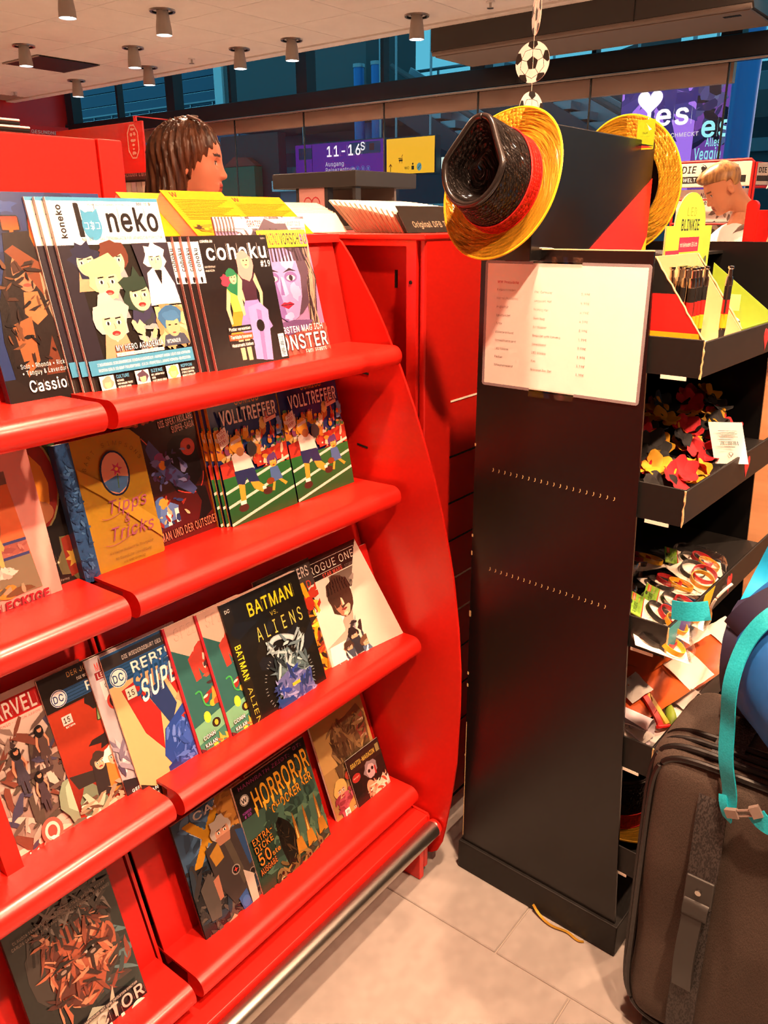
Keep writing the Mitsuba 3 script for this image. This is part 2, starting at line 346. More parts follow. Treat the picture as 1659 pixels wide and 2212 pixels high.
# sloping back boards of each tier, one per section
BACK = [(1.07, 1.215, 1.115, 1.415), (1.115, .93, 1.15, 1.185), (.985, .57, 1.09, .90), (.985, .185, 1.09, .50)]
for y0, z0, y1, z1 in BACK:
    for x0, x1 in SEG:
        obj('back_board', prism_x([(y0, z0), (y1, z1), (y1 + .004, z1), (y0 + .004, z0)], x0 + .004, x1 - .004), 'red_board', rk, smooth=False)
    for xs in (-.052, .605):
        obj('upright', prism_x([(y0 - .0, z0 - .02), (y1 + .0, z1), (y1 + .03, z1), (y0 + .03, z0 - .02)], xs - .003, xs + .003), 'red_paint', rk, smooth=False)
obj('divider', cat(prism_x([(.925, .545), (1.03, .87), (1.045, .87), (.945, .545)], .362, .386)), 'red_paint', rk, smooth=False)
obj('gondola_back', box((-.75, 1.165, .08), (XE, 1.185, 1.415)), 'dark_slot', rk)
obj('top_board', box((-.75, 1.10, 1.405), (XE, 1.62, 1.42)), 'red_board', rk)
obj('bottom_ledge', rbox((-.72, .862, .128), (XE - .004, 1.06, .150), .003), 'red_paint', rk)
obj('kick_plate', box((-.7, .90, 0), (1.21, .905, .13)), 'red_board', rk)
obj('foot', cat(rbox((1.205, .85, 0), (1.222, .95, .125), .003), rbox((1.226, .852, .02), (1.24, .95, .125), .003)), 'red_paint', rk)
obj('bumper_tube', cyl((-.74, .845, .122), (1.247, .845, .122), .0195, 24), 'steel', rk)
obj('tube_cap', lathe([(0, 0), (.019, 0), (.021, .004), (.019, .012), (0, .012)], 20).apply_transform(trimesh.transformations.rotation_matrix(math.pi / 2, (0, 1, 0))).apply_translation((1.246, .845, .122)), 'red_paint', rk)
obj('ledge_bracket', prism_x([(.86, .145), (.865, .152), (.915, .152), (.915, .128), (.86, .128)], XE - .012, XE - .006), 'red_paint', rk, smooth=False)
for y, z, l in [(1.03, 1.15, .035), (1.035, .995, .028)]:
    obj('slot', prism_x([(y, z), (y + l, z + .004), (y + l, z + .008), (y, z + .004)], XE - .0012, XE - .0002), 'dark_slot', rk, smooth=False)
# neighbouring red cabinet
cb = thing('red_cabinet', 'red metal cabinet with a framed end panel between the rack and the black stand', 'cabinet')
obj('front_panel', rbox((1.296, .915, .06), (2.4, .93, 1.416), .004), 'red_paint', cb)
fr = [(.935, 1.416), (1.5, 1.416), (1.5, .06), (.935, .06)]
win = [(.958, 1.398), (1.42, 1.398), (1.42, .1), (.958, .1)]
obj('end_frame', prism_x(sg.Polygon(fr, [win]), 1.292, 1.31), 'red_paint', cb, smooth=False)
obj('inner_panel', box((1.325, .95, .06), (1.33, 1.5, 1.41)), 'red_board', cb)
obj('slot', box((1.3235, 1.004, 1.318), (1.3255, 1.010, 1.352)), 'dark_slot', cb)
obj('bolt_hole', cyl((1.2905, .9475, 1.332), (1.293, .9475, 1.332), .0035), 'dark_slot', cb)
obj('top_panel', rbox((1.29, .913, 1.408), (2.4, 1.6, 1.42), .003), 'red_paint', cb)
obj('base', box((1.34, .95, 0), (2.38, 1.5, .06)), 'dark_slot', cb)
for k, z in enumerate((1.086, .965, .86, .77, .673, .585, .48, .375, .27)):
    obj('slot', box((1.39, .9142, z), (1.492, .9152, z + .004)), 'paper' if k in (0, 4, 5) else 'dark_slot', cb)
# ---------------------------------------------------------------- printed covers (plain stand-ins for the drawn figures, the words as they are)
K, W = '#141112', '#f6efe8'
SK, SK2 = '#e8a988', '#c98064'
def head(a, x, y, r, hair, skin=SK, style=0, mouth=True):
    a.blob(x, y + r * .25, r * 1.15, r * 1.15, hair, .18 + .12 * style, 16)
    a.e(x + r * .05, y - r * .1, r * .72, r * .86, skin)
    a.blob(x - r * .1, y + r * .62, r * .85, r * .42, hair, .22, 12)
    for s in (-.3, .36):
        a.e(x + s * r, y - r * .02, r * .15, r * .11, W); a.e(x + s * r, y - r * .03, r * .07, r * .1, K)
        a.line([(x + (s - .18) * r, y + r * .2), (x + (s + .18) * r, y + r * .24)], r * .07, K)
    a.line([(x + r * .04, y - r * .05), (x + r * .1, y - r * .3), (x + r * .02, y - r * .32)], r * .05, SK2)
    if mouth: a.e(x + r * .05, y - r * .58, r * .26, r * .13, '#8d2b2b'); a.e(x + r * .05, y - r * .64, r * .14, r * .05, '#d46a62')
def figure(a, x, y, h, dress, skin, hair, lean=0, skirt=.9, legs=SK):
    u = h / 8; P = lambda *q: [(x + lean * qy + qx * u, y + qy * u) for qx, qy in q]
    a.poly(P((-.62, .1), (-.15, .1), (-.05, 3.2), (-.75, 3.2)), legs); a.poly(P((.12, 0), (.6, 0), (.7, 3.2), (0, 3.2)), legs)
    a.poly(P((-1 - skirt, 2.1), (-.9, 1.8), (0, 2.2), (.9, 1.8), (1 + skirt, 2.2), (.62, 4.4), (-.62, 4.4)), dress[0])
    a.poly(P((-.62, 4.3), (.62, 4.3), (.85, 6.3), (.3, 6.55), (-.3, 6.55), (-.85, 6.3)), dress[1])
    a.poly(P((-.85, 6.3), (-1.35, 4.6), (-1.1, 3.2), (-.85, 3.3), (-.9, 4.6), (-.55, 5.8)), skin); a.poly(P((.85, 6.3), (1.3, 4.8), (1.0, 3.5), (.8, 3.6), (.95, 4.8), (.55, 5.8)), skin)
    q = P((0, 7.2))[0]; a.blob(q[0], q[1] - u * .35, u * .82, u * 1.15, hair, .12); a.e(q[0] + u * .1, q[1], u * .42, u * .55, skin); a.blob(q[0] - u * .05, q[1] + u * .45, u * .6, u * .3, hair, .15)
    for s in (-.05, .28): a.e(q[0] + s * u, q[1] + u * .05, u * .07, u * .05, K)
    a.e(q[0] + u * .12, q[1] - u * .28, u * .12, u * .04, '#a03030')
def roundel(a, x, y, r, txt, fill, ink):
    a.e(x, y, r, r, fill); a.ring(x, y, r * .93, r * .1, ink); a.t(txt, x, y - r * .42, r * .82, ink, True, w=r * 1.3, align='c')
def portrait(a, x, y, s, skin, shade, light, hair, dark, lip='#7a3330', turn=0.):
    a.blob(x, y + s * .25, s * .86, s * 1.08, hair, .1, 18)
    f = [(-.55, .55), (-.6, .1), (-.52, -.35), (-.3, -.75), (0, -.92), (.3, -.78), (.52, -.35), (.6, .1), (.52, .62), (0, .85)]
    a.poly([(x + q * s + turn * s * (1 - abs(r)) * .2, y + r * s) for q, r in f], skin)
    a.poly([(x + q * s, y + r * s) for q, r in [(-.55, .55), (-.6, .1), (-.52, -.35), (-.3, -.75), (-.05, -.9), (-.12, -.4), (-.22, .1), (-.3, .6)]], shade)
    a.blob(x + .3 * s, y + .45 * s, .22 * s, .16 * s, light); a.blob(x + .32 * s, y - .22 * s, .16 * s, .2 * s, light); a.blob(x, y - .76 * s, .16 * s, .08 * s, light)
    for q in (-.28, .28):
        a.e(x + q * s, y + .1 * s, .2 * s, .12 * s, shade); a.e(x + q * s, y + .08 * s, .14 * s, .06 * s, '#d8c8bc'); a.e(x + q * s, y + .08 * s, .06 * s, .065 * s, dark)
        a.poly([(x + q * s - .22 * s, y + .2 * s), (x + q * s, y + .3 * s), (x + q * s + .22 * s, y + .22 * s), (x + q * s, y + .24 * s)], dark)
    a.poly([(x - .04 * s, y + .12 * s), (x - .13 * s, y - .28 * s), (x - .02 * s, y - .32 * s), (x + .12 * s, y - .27 * s), (x + .05 * s, y + .1 * s)], light); a.poly([(x - .04 * s, y + .12 * s), (x - .13 * s, y - .28 * s), (x - .02 * s, y - .3 * s)], shade)
    a.poly([(x - .22 * s, y - .5 * s), (x - .08 * s, y - .44 * s), (x, y - .46 * s), (x + .09 * s, y - .44 * s), (x + .22 * s, y - .5 * s), (x, y - .6 * s)], lip); a.line([(x - .2 * s, y - .505 * s), (x + .2 * s, y - .505 * s)], .018 * s, dark)
    for i in range(16):
        q = -.7 + 1.4 * i / 15; a.line([(x + q * s * .7, y + (.6 + .25 * math.cos(q * 2)) * s), (x + q * s, y + (.95 + .2 * math.cos(q * 2)) * s), (x + q * s * 1.22, y + .45 * s)], .05 * s, [hair, dark][i % 2])
def crowd(a, x, y, w, h, n, cols, r0):
    for _ in range(n):
        q, s = x + a.R.random() * w, y + a.R.random() * h; c = a.R.choice(cols); r = r0 * a.R.uniform(.7, 1.3)
        a.blob(q, s - r * 1.1, r * 1.1, r * 1.2, a.R.choice(cols), .3, 8); a.e(q, s, r * .62, r * .72, c); a.blob(q, s + r * .5, r * .6, r * .35, a.R.choice(cols + [K]), .2, 8)
        a.line([(q + r * .8, s - r), (q + r * 1.2, s + r * .6)], r * .3, c)
ART = {}
def art_zack():
    a = Art(210, 283, '#1d2f5c', 3)
    for i in range(14): a.blob(a.R.uniform(0, 210), a.R.uniform(180, 283), 20, 9, a.R.choice(['#26407a', '#172448', '#2f4c86']), .4)
    a.t('TAS', 40, 150, 98, '#f2a41c', True, w=86, slant=.05, c2='#d8241a', edge='#170d10', ew=2)
    a.t('SIA', 132, 150, 98, '#f2a41c', True, w=70, slant=.05, c2='#d8241a', edge='#170d10', ew=2)
    a.r(0, 0, 210, 40, '#1a1412'); a.blob(75, 90, 62, 110, '#15100f', .12); a.blob(62, 150, 30, 62, '#2a1a14', .12); a.poly([(50, 230), (86, 232), (110, 120), (118, 40), (60, 20), (20, 60), (36, 150)], '#1b1311')
    a.e(66, 178, 17, 26, '#a5694c'); a.p((50, 190), (66, 200), (84, 190), (82, 176), (62, 180), (50, 176), '#3a2219'); a.e(66, 161, 6, 2.4, '#8c3f34'); a.p((58, 152), (78, 152), (84, 120), (66, 108), (52, 124), '#a8653f')
    a.p((46, 206), (60, 214), (92, 190), (112, 100), (102, 90), (84, 150), (56, 196), '#6b3a22'); a.p((88, 180), (104, 130), (112, 70), (98, 76), (86, 140), '#8d7a63')
    a.p((30, 110), (60, 120), (56, 60), (34, 40), '#84502e'); a.p((60, 40), (82, 92), (88, 40), '#5a2d1b'); a.shards(20, 40, 100, 150, 70, 4, ['#241713', '#3b2318', '#0e0b0c', '#5b3a24'], .5, 2)
    a.t('Solo • Rhonda • Rick Master', 24, 52, 6.2, W, w=88); a.t('• Tanguy & Laverdure', 24, 43, 6.2, W, w=68); a.t('Cassio', 27, 20, 15, W, True, w=56)
    return a
def art_koneko():
    a = Art(184, 277, '#17130f', 5); B = '#3f87ad'
    a.r(0, 212, 184, 65, W); a.r(0, 272, 184, 5, B); a.bars(143, 265, 30, 7); a.t('DAS MAGAZIN FÜR JAPANISCHE POPKULTUR', 60, 266, 2.4, '#666666', w=72)
    a.t('k', 26, 224, 44, K, True, w=33); a.e(62, 238, 15.5, 20, B); a.p((48, 248), (49, 261), (58, 255), B); a.p((66, 256), (75, 262), (76, 248), B); a.t('neko', 80, 230, 33, K, True, w=92)
    for x in (53, 62, 71):
        a.line([(x - 3, 242), (x + 3, 242), (x + 2.6, 234), (x - 3, 234)], .9, W)
    a.line([(62, 245), (62, 232)], .9, W); a.line([(59, 238), (65, 236)], .9, W)
    a.t('NR. 87', 40, 217, 4.6, '#6b625c', w=17); a.t('DAS TRENDMAGAZIN FÜR JAPANISCHE POPKULTUR', 69, 218, 4.6, '#6b625c', w=108)
    a.t('koneko', 19, 219, 9, K, True, rot=90, w=46); a.r(0, 0, 4, 212, '#2a2422')
    a.p((0, 40), (0, 212), (20, 212), (28, 40), '#201c26')
    for x, y, r, hc, st in [(36, 188, 20, '#1e2038', 1), (84, 190, 21, '#5a3024', 0), (62, 160, 27, '#e3b884', 1), (112, 138, 25, '#23352b', 1), (56, 102, 27, '#b9a9a6', .4)]:
        a.p((x - r * .6, y - r * .5), (x + r * .6, y - r * .5), (x + r, y - r * 2), (x - r, y - r * 2), a.R.choice(['#c98a6c', '#30304a', '#8d8a92']))
        head(a, x, y, r, hc, '#edb795', st)
    a.shards(92, 62, 36, 40, 20, 6, ['#d8a080', '#30363c', '#8a8f94', '#e0ae8e']); a.p((120, 62), (142, 86), (136, 62), '#e7b795')
    a.p((118, 212), (184, 212), (184, 120), (134, 120), '#2a2530'); a.p((128, 120), (134, 168), (150, 178), (168, 176), (180, 150), (184, 120), '#f2e8e0'); a.p((148, 172), (156, 150), (162, 172), K); head(a, 153, 188, 17, '#efe6dc', '#edbb9a', .6, False)
    a.r(132, 58, 52, 60, '#caa27c'); a.shards(132, 58, 52, 60, 30, 7, ['#b98d66', '#d9b48c', '#a67c58']); a.p((134, 58), (140, 74), (158, 78), (176, 74), (184, 58), '#3c4456'); a.blob(158, 100, 21, 17, '#34608c', .18); a.e(158, 88, 13, 17, '#d39b78'); a.blob(157, 103, 16, 8, '#3c6c9a', .2)
    for s in (152, 164): a.e(s, 89, 2.6, 1, K)
    a.e(158, 77, 3.4, 1.2, '#a04a40')
    a.t('TOKYO GHOUL:RE', 136, 127, 5.6, W, True, w=46); a.r(136, 121, 46, 4, '#e9ddd2'); a.t('MY HERO ACADEMIA', 48, 61, 8, W, True, w=84, edge=K, ew=.5); a.r(48, 53, 84, 5, '#e9ddd2'); a.t('ONE FOR ALL – ALLE FÜR DIE DRITTE STAFFEL', 49, 54, 2.8, K, w=80); a.t('WINNER', 139, 62, 5.6, W, True, w=26)
    a.r(0, 31, 184, 21, B); a.t('ITADAKIMASU: SCHLEMMERREISE DURCHS KAISERREICH · HARVEST MOON: LICHT DER HOFFNUNG', 12, 43, 4.2, W, w=166); a.t('MODERN GIRLS: SO GEHT FRAUENPOWER · ICH IV. VERHÜTERLI: JAPANS KONDOM-REVOLUTION', 12, 35, 4.2, W, w=164)
    for x, h_, t, ls in [(10, '#e58d7b', 'CULTURE', ('WOTAKOI', 'SHIN MEGAMI TENSEI', 'GETEN NO HANA')), (70, '#4a3c4c', 'SZENE', ('MIL UNDER RAIN', 'ACME', 'K RETURN OF KINGS')), (126, '#d8b064', 'NIPPON', ('STEINS;GATE ZERO', 'STREET FIGHTER', 'NARUTO SPIN OFF'))]:
        a.r(x, 9, 24, 20, '#f0dccb'); a.blob(x + 12, 19, 9, 9, h_, .2); a.e(x + 12, 17, 5.5, 6.5, SK); a.blob(x + 12, 22, 7, 3, h_)
        a.t(t, x + 27, 23, 4.8, '#4d98bd', True, w=22)
        for i, l in enumerate(ls): a.t(l, x + 27, 18 - i * 4.6, 2.8, W, True, w=min(26, len(l) * 1.7))
    a.r(0, 0, 184, 6, W); return a
def art_cohoku():
    a = Art(165, 220, '#171315', 6); a.r(0, 148, 16, 64, W); a.t('cohoku', 11, 165, 8, K, True, rot=90, w=36); a.blob(8, 154, 2, 5, K)
    a.t('cohoku', 20, 183, 24, W, True, w=135); a.t('cohoku.de', 18, 210, 4.6, W, True, w=26); a.t('#19', 138, 168, 10, W, True, w=24); a.t('DAS COSPLAY', 18, 171, 3, W, w=22); a.t('MAGAZIN', 18, 165, 3, W, w=18); a.t('5,90 €', 150, 213, 2.6, W, w=10)
    figure(a, 70, 18, 150, ('#d9822e', '#e9bf4c'), SK, '#1f6a48', .02, .5); figure(a, 103, 20, 176, ('#8f78b8', '#3a2230'), SK, '#d98a86', -.01, .7, '#8f78b8')
    a.blob(55, 150, 9, 9, '#a8344a', .3); a.p((88, 18), (126, 12), (136, 96), (120, 110), (92, 104), '#9a86c0'); a.p((104, 15), (112, 13), (120, 96), (110, 100), '#7a68a6'); a.e(112, 72, 9, 10, K)
    for i, l in enumerate(('Plotter verwenden', 'Tierköpfe breieren', 'Haaransatz kleben')):
        a.r(38, 66 - i * 13, 52, 10, ('#171315', '#c8452c', '#171315')[i]); a.t(l, 40, 68.5 - i * 13, 5.2, W, True, w=47)
    a.poly(sg.box(147, 14, 161, 54), W)
    for i in range(14): a.r(149, 17 + i * 2.4, 9, a.R.choice((.7, 1.2)), K)
    return a
def art_panini():
    a = Art(172, 252, '#8f6f9a', 7)
    a.r(0, 227, 172, 25, '#d9c8c8'); a.shards(20, 205, 150, 45, 50, 12, ['#5d4f58', '#8a7686', '#cbb6ba', '#433944'], .4, 2.4); a.r(0, 232, 172, 16, '#e3d3ce'); a.t('GRATIS!', 28, 235, 10, '#cf3030', True, w=36); a.t('JULI   AUGUST 2018', 100, 236, 7, '#4b4248', True, w=60)
    for i in range(26): a.line([(a.R.uniform(130, 172), 210), (a.R.uniform(140, 172), 140), (a.R.uniform(134, 160), 60)], 3, a.R.choice(['#4a3c42', '#7d6a60', '#2d2428', '#9c8a76']))
    portrait(a, 84, 138, 80, '#9d82b8', '#6d5590', '#b79dcb', '#4a3a4a', '#2b1d2a', '#c02238')
    a.r(0, 0, 172, 58, '#8d4a44'); a.shards(0, 2, 172, 56, 60, 6, ['#99524a', '#7d3e3a', '#a55c50']); a.p((30, 62), (70, 44), (120, 52), (140, 66), (90, 70), '#5d4570')
    a.r(44, 198, 122, 30, '#efc41e'); a.t('PANINI', 47, 203, 19, '#d8442c', True, w=46); a.t('VORSCHAU', 95, 203, 19, '#2a1c14', True, w=68); a.t('80', 168, 203, 17, '#e0558c', True, w=-1 if False else 20, align='r')
    a.t('AM LIEBSTEN MAG ICH', 10, 48, 11, W, True, w=150); a.t('MONSTER', 12, 18, 25, W, True, w=150, edge='#5a201c', ew=1); a.t('EMIL FERRIS', 160, 7, 8, W, True, w=56, align='r'); a.bars(8, 4, 34, 12)
    return a
def art_muss():
    a = Art(200, 250, '#d9958c', 8); a.t('DAS RUNDE', 20, 226, 12, '#b02a34', True, w=90); a.shards(80, 214, 60, 24, 18, 7, ['#efd8cc', '#d8a288', '#6b5a50'])
    a.poly([(20, 196), (160, 196), (160, 178), (20, 178)], '#6a5650'); a.poly([(20, 178), (160, 178), (172, 22), (20, 22)], '#cf5b3c', c2='#d87848')
    a.p((20, 96), (166, 96), (167, 76), (20, 76), '#a2635a'); a.shards(20, 78, 146, 16, 40, 5, ['#b8756a', '#8a4e4a', '#97584f']); a.r(20, 95, 146, 4, '#3b4070'); a.r(20, 74, 146, 4, '#3b4070'); a.p((20, 74), (167, 74), (172, 22), (20, 22), '#7d745e')
    figure(a, 120, 66, 96, ('#cfa05c', '#3f7a4c'), '#a5694a', '#2a211f', 0, .1, '#d8ac66'); figure(a, 64, 64, 78, ('#5a5a90', '#80648c'), SK, '#6e5a4a', 0, .1)
    a.blob(120, 56, 16, 8, '#c9b8b0', .3); a.shards(100, 50, 40, 14, 14, 4, ['#e0d0c4', '#b8a69c']); a.p((30, 54), (84, 62), (104, 40), (92, 32), (40, 36), '#c86f2c'); a.blob(120, 30, 14, 9, '#d8843a'); a.blob(140, 27, 22, 5, '#6b4a32'); a.shards(30, 24, 120, 10, 12, 4, ['#5a5444', '#9c8f74'])
    a.t('MUSS INS ECKIGE', 14, 5, 12, '#a82030', True, w=162, slant=.12, edge='#5c0f18', ew=.5); return a
def art_nnst():
    a = Art(160, 250, '#15120f', 9); a.r(0, 150, 160, 100, '#1e3a22', '#2a4a26'); a.e(90, 165, 62, 84, '#7d7a50'); a.e(90, 165, 59, 81, '#7c241e'); a.blob(90, 158, 46, 64, '#c9822c', .08); a.e(100, 118, 34, 20, '#a06a48'); a.r(0, 0, 160, 96, '#15120f'); a.blob(60, 98, 30, 8, '#c4788a', .3)
    a.blob(150, 40, 26, 40, '#5d5a3a'); a.blob(150, 40, 22, 35, '#7a2a1c'); a.star(150, 40, 10, 18, 8, '#a58a3c')
    for i, l in enumerate(('Kannst', 'du es', 'fassen ...')): a.t(l, 112 + 12 * (i == 2), 76 - i * 19, 15, '#d8bfa4', True, w=(66, 52, 78)[i], align='r')
    a.t('Bongo Verlag', 100, 10, 3.4, '#9c8f84', w=30); return a
def art_tipps():
    a = Art(148, 214, '#9c7a1e', 10, [(0, 0), (140, 0), (148, 9), (148, 198), (132, 214), (0, 214)]); a.poly([(0, 0), (26, 0), (26, 214), (0, 214)], '#264a78'); a.shards(0, 0, 24, 214, 150, 3, ['#22426c', '#2f5688', '#1d3a62', '#3d6796'])
    a.p((26, 150), (60, 120), (148, 30), (148, 60), (60, 146), (26, 172), '#ab8a28')
    for i, ch in enumerate('BART SIMPSONS'):
        t = math.radians(158 - i * 11.4)
        if ch != ' ': a.t(ch, 88 + 50 * math.cos(t), 150 + 46 * math.sin(t), 6.5, '#6b4f12', False, rot=math.degrees(t) - 90, align='c')
    a.e(88, 152, 26, 36, '#16203a'); a.e(88, 152, 23, 33, '#c8977c'); a.p((66, 142), (72, 128), (88, 120), (104, 128), (110, 142), (88, 148), '#3d6a9c'); a.star(92, 158, 5, 11, 6, '#b83a6a'); a.e(92, 158, 3, 3, '#e7c04a'); a.line([(92, 150), (89, 128)], 1.6, '#3f6b3a')
    for s, x, y, h in (('Tipps', 54, 92, 20), ('&', 82, 73, 13), ('Tricks', 48, 50, 20)): a.t(s, x, y, h, '#8d4a6a', False, slant=.35, sx=.9)
    a.line(bez((48, 88), (60, 78), (100, 96), (128, 112)), .8, '#8d4a6a'); a.line(bez((44, 46), (64, 36), (100, 56), (126, 64)), .8, '#8d4a6a')
    for i, (s, w_) in enumerate((('Ein kleines Handbuch für Ahnungslose', 80), ('Mit freundlicher Unterstützung', 66), ('von Matt Groening', 40))): a.t(s, 88, 30 - i * 8 - 3 * (i > 0), 4.2, '#5a4210', w=w_, align='c', slant=.2)
    return a
def art_bartman():
    a = Art(165, 250, '#2a1410', 11); a.r(0, 0, 165, 90, '#5c1412', '#3a100e'); a.t('BARTMAN', 10, 210, 44, '#c9742a', True, w=150, rot=6, edge='#a33a22', ew=3)
    a.blob(112, 130, 36, 52, '#140d0e', .12); a.ring(128, 158, 15, 3, '#b8483a'); a.e(128, 158, 12, 12, '#b85648'); a.e(130, 157, 4, 4, '#3a0d0c'); a.line(bez((90, 90), (140, 60), (150, 110)), 2, '#b03a30'); a.p((116, 20), (134, 60), (122, 90), (148, 84), (152, 40), '#160d0e')
    a.line([(40, 190), (70, 150), (60, 120)], 2, '#b8503c'); a.p((44, 170), (54, 184), (84, 140), (112, 110), (130, 84), (120, 76), (86, 100), (52, 140), '#3c4676'); a.blob(66, 146, 12, 12, '#6a3a70', .2); a.e(70, 138, 7, 8, '#c98a2c'); a.shards(48, 100, 70, 60, 34, 5, ['#55629a', '#2b3258', '#7a84b4', '#3a2348'])
    a.blob(52, 64, 18, 24, '#4668a4'); a.p((40, 40), (80, 44), (84, 66), (52, 84), '#5a7cb8'); a.blob(56, 76, 10, 9, '#d89a3c'); a.p((56, 36), (64, 36), (66, 60), (58, 60), W); a.p((74, 38), (82, 38), (82, 62), (74, 62), W); a.shards(20, 34, 80, 50, 24, 4, ['#2a3a6a', '#8a2a20', '#d8b088'])
    a.t('DIE SPEKTAKULÄRE', 150, 204, 11, '#e6b4a4', True, w=72, align='r', rot=4, edge=K, ew=.6); a.t('SUPER-SAGA', 150, 190, 11, '#e6b4a4', True, w=48, align='r', rot=4, edge=K, ew=.6)
    a.t('BARTMAN UND DER OUTSIDER!', 8, 12, 14, '#d9775a', True, w=152, rot=2, edge='#1c0a0a', ew=.7); return a
def art_voll():
    a = Art(166, 250, '#1d2c66', 12, ); a.r(0, 120, 166, 130, '#233a7c', '#16204e'); a.t('COMICS', 60, 214, 16, '#c9812c', True, w=60, edge=K, ew=.6)
    crowd(a, 2, 112, 162, 66, 60, ['#e0a030', '#d8903a', '#c83a2c', '#3f7a4c', '#e6c878', '#8a4a74', '#c07a3c', '#6d8fc0', '#efe2cc'], 7)
    a.p((120, 200), (152, 206), (152, 176), (120, 170), '#e4b09c'); a.p((126, 192), (146, 196), (146, 182), (126, 177), '#b8483c'); a.p((129, 190), (143, 193), (143, 184), (129, 180), '#e4c0ac'); a.line([(134, 172), (138, 140)], 4, '#b8503c')
    a.p((0, 118), (60, 124), (60, 92), (0, 84), '#b8382c'); a.p((84, 120), (166, 128), (166, 100), (84, 96), '#b8382c'); a.shards(10, 90, 150, 34, 30, 6, ['#c8452f', '#e8c8a8', '#d88a34', '#8d2a22'])
    a.r(0, 0, 166, 92, '#20502c', '#2a6a34')
    for q in ((0, 66, 166, 100), (0, 40, 166, 74), (0, 8, 166, 40)): a.line([(q[0], q[1]), (q[2], q[3])], 5, '#ecdccb')
    a.p((28, 128), (50, 136), (70, 120), (76, 96), (52, 84), (30, 96), '#e3ddd4'); a.blob(44, 146, 15, 17, '#e0a43c', .1); a.p((32, 152), (58, 158), (58, 152), (32, 146), '#e8dccf'); a.e(50, 132, 9, 8, '#b0744a'); a.blob(78, 132, 12, 14, '#3a3a3c', .1); a.p((28, 100), (74, 98), (82, 70), (58, 72), (54, 84), (44, 70), (30, 76), '#28305c')
    a.p((60, 74), (80, 70), (96, 56), (86, 48), (66, 60), '#e0a43c'); a.p((32, 76), (46, 72), (42, 40), (30, 38), '#e0a43c'); a.e(34, 32, 12, 7, '#4a2a24'); a.e(98, 48, 12, 7, '#4a2a24'); a.r(28, 38, 14, 7, W); a.r(86, 53, 9, 6, W)
    head(a, 122, 98, 12, '#5d3a70', '#e0a43c'); a.p((112, 88), (132, 88), (140, 62), (110, 60), '#4a6ca4'); a.e(108, 64, 10, 6, '#7d3f22'); a.p((114, 60), (120, 60), (114, 44), (108, 46), '#e0a43c'); a.p((128, 62), (136, 62), (150, 52), (144, 48), '#e0a43c')
    a.p((4, 172), (26, 182), (30, 152), (8, 144), '#efe2d2')
    for i, s in enumerate(('VOLL', 'TREF', 'FER!')): a.t(s, 8, 168 - i * 9, 6, '#a8302a', True, w=17, rot=20)
    a.t('VOLLTREFFER', 16, 184, 24, '#efdccf', True, w=136, edge='#232048', ew=1.6); return a
def art_marvel():
    a = Art(168, 278, '#8f776e', 13); a.r(0, 150, 168, 128, '#a8958c', '#c3b0a6'); a.r(0, 0, 168, 60, '#d8b8a8')
    a.r(0, 238, 168, 30, '#b81f22'); a.t('MARVEL', 4, 242, 22, W, True, w=82); a.t('LEGACY', 92, 242, 22, W, True, w=70); a.t('AXEL ALONSO · JASON AARON · ESAD RIBIC', 6, 231, 3.6, '#c04038', w=120)
    a.shards(0, 60, 168, 170, 170, 9, ['#5b4842', '#7d675f', '#3a2c2c', '#a88f84', '#6d3a2e', '#3f3a50', '#b9a498', '#4c4038'], .5, 2)
    for x, y, h_, c in ((36, 130, 70, '#3b3540'), (76, 150, 64, '#4c3a38'), (110, 140, 70, '#34344c'), (140, 120, 60, '#5c3a30'), (56, 92, 60, '#403238')): figure(a, x, y, h_, (c, c), SK2, K, .06, .1, c)
    a.blob(104, 84, 30, 42, '#7c8a72', .12); a.blob(98, 90, 17, 24, '#a4b096', .15); a.blob(120, 60, 20, 34, '#67735e', .2); a.blob(82, 40, 26, 14, '#5d5a4c', .3); a.p((96, 120), (168, 104), (168, 90), (104, 96), '#2e2624'); a.e(50, 62, 16, 20, '#b8564a'); a.e(50, 62, 11, 14, '#d8c4b8'); a.e(50, 62, 7, 9, '#a8483e')
    a.shards(0, 4, 168, 46, 90, 5, ['#e6d2c4', '#c8a898', '#f0e2d8', '#8a6c60'], .5, 2); a.r(30, 30, 34, 7, '#d8b028'); a.r(31, 31, 15, 5, '#8d6f14'); a.bars(34, 4, 58, 22); return a
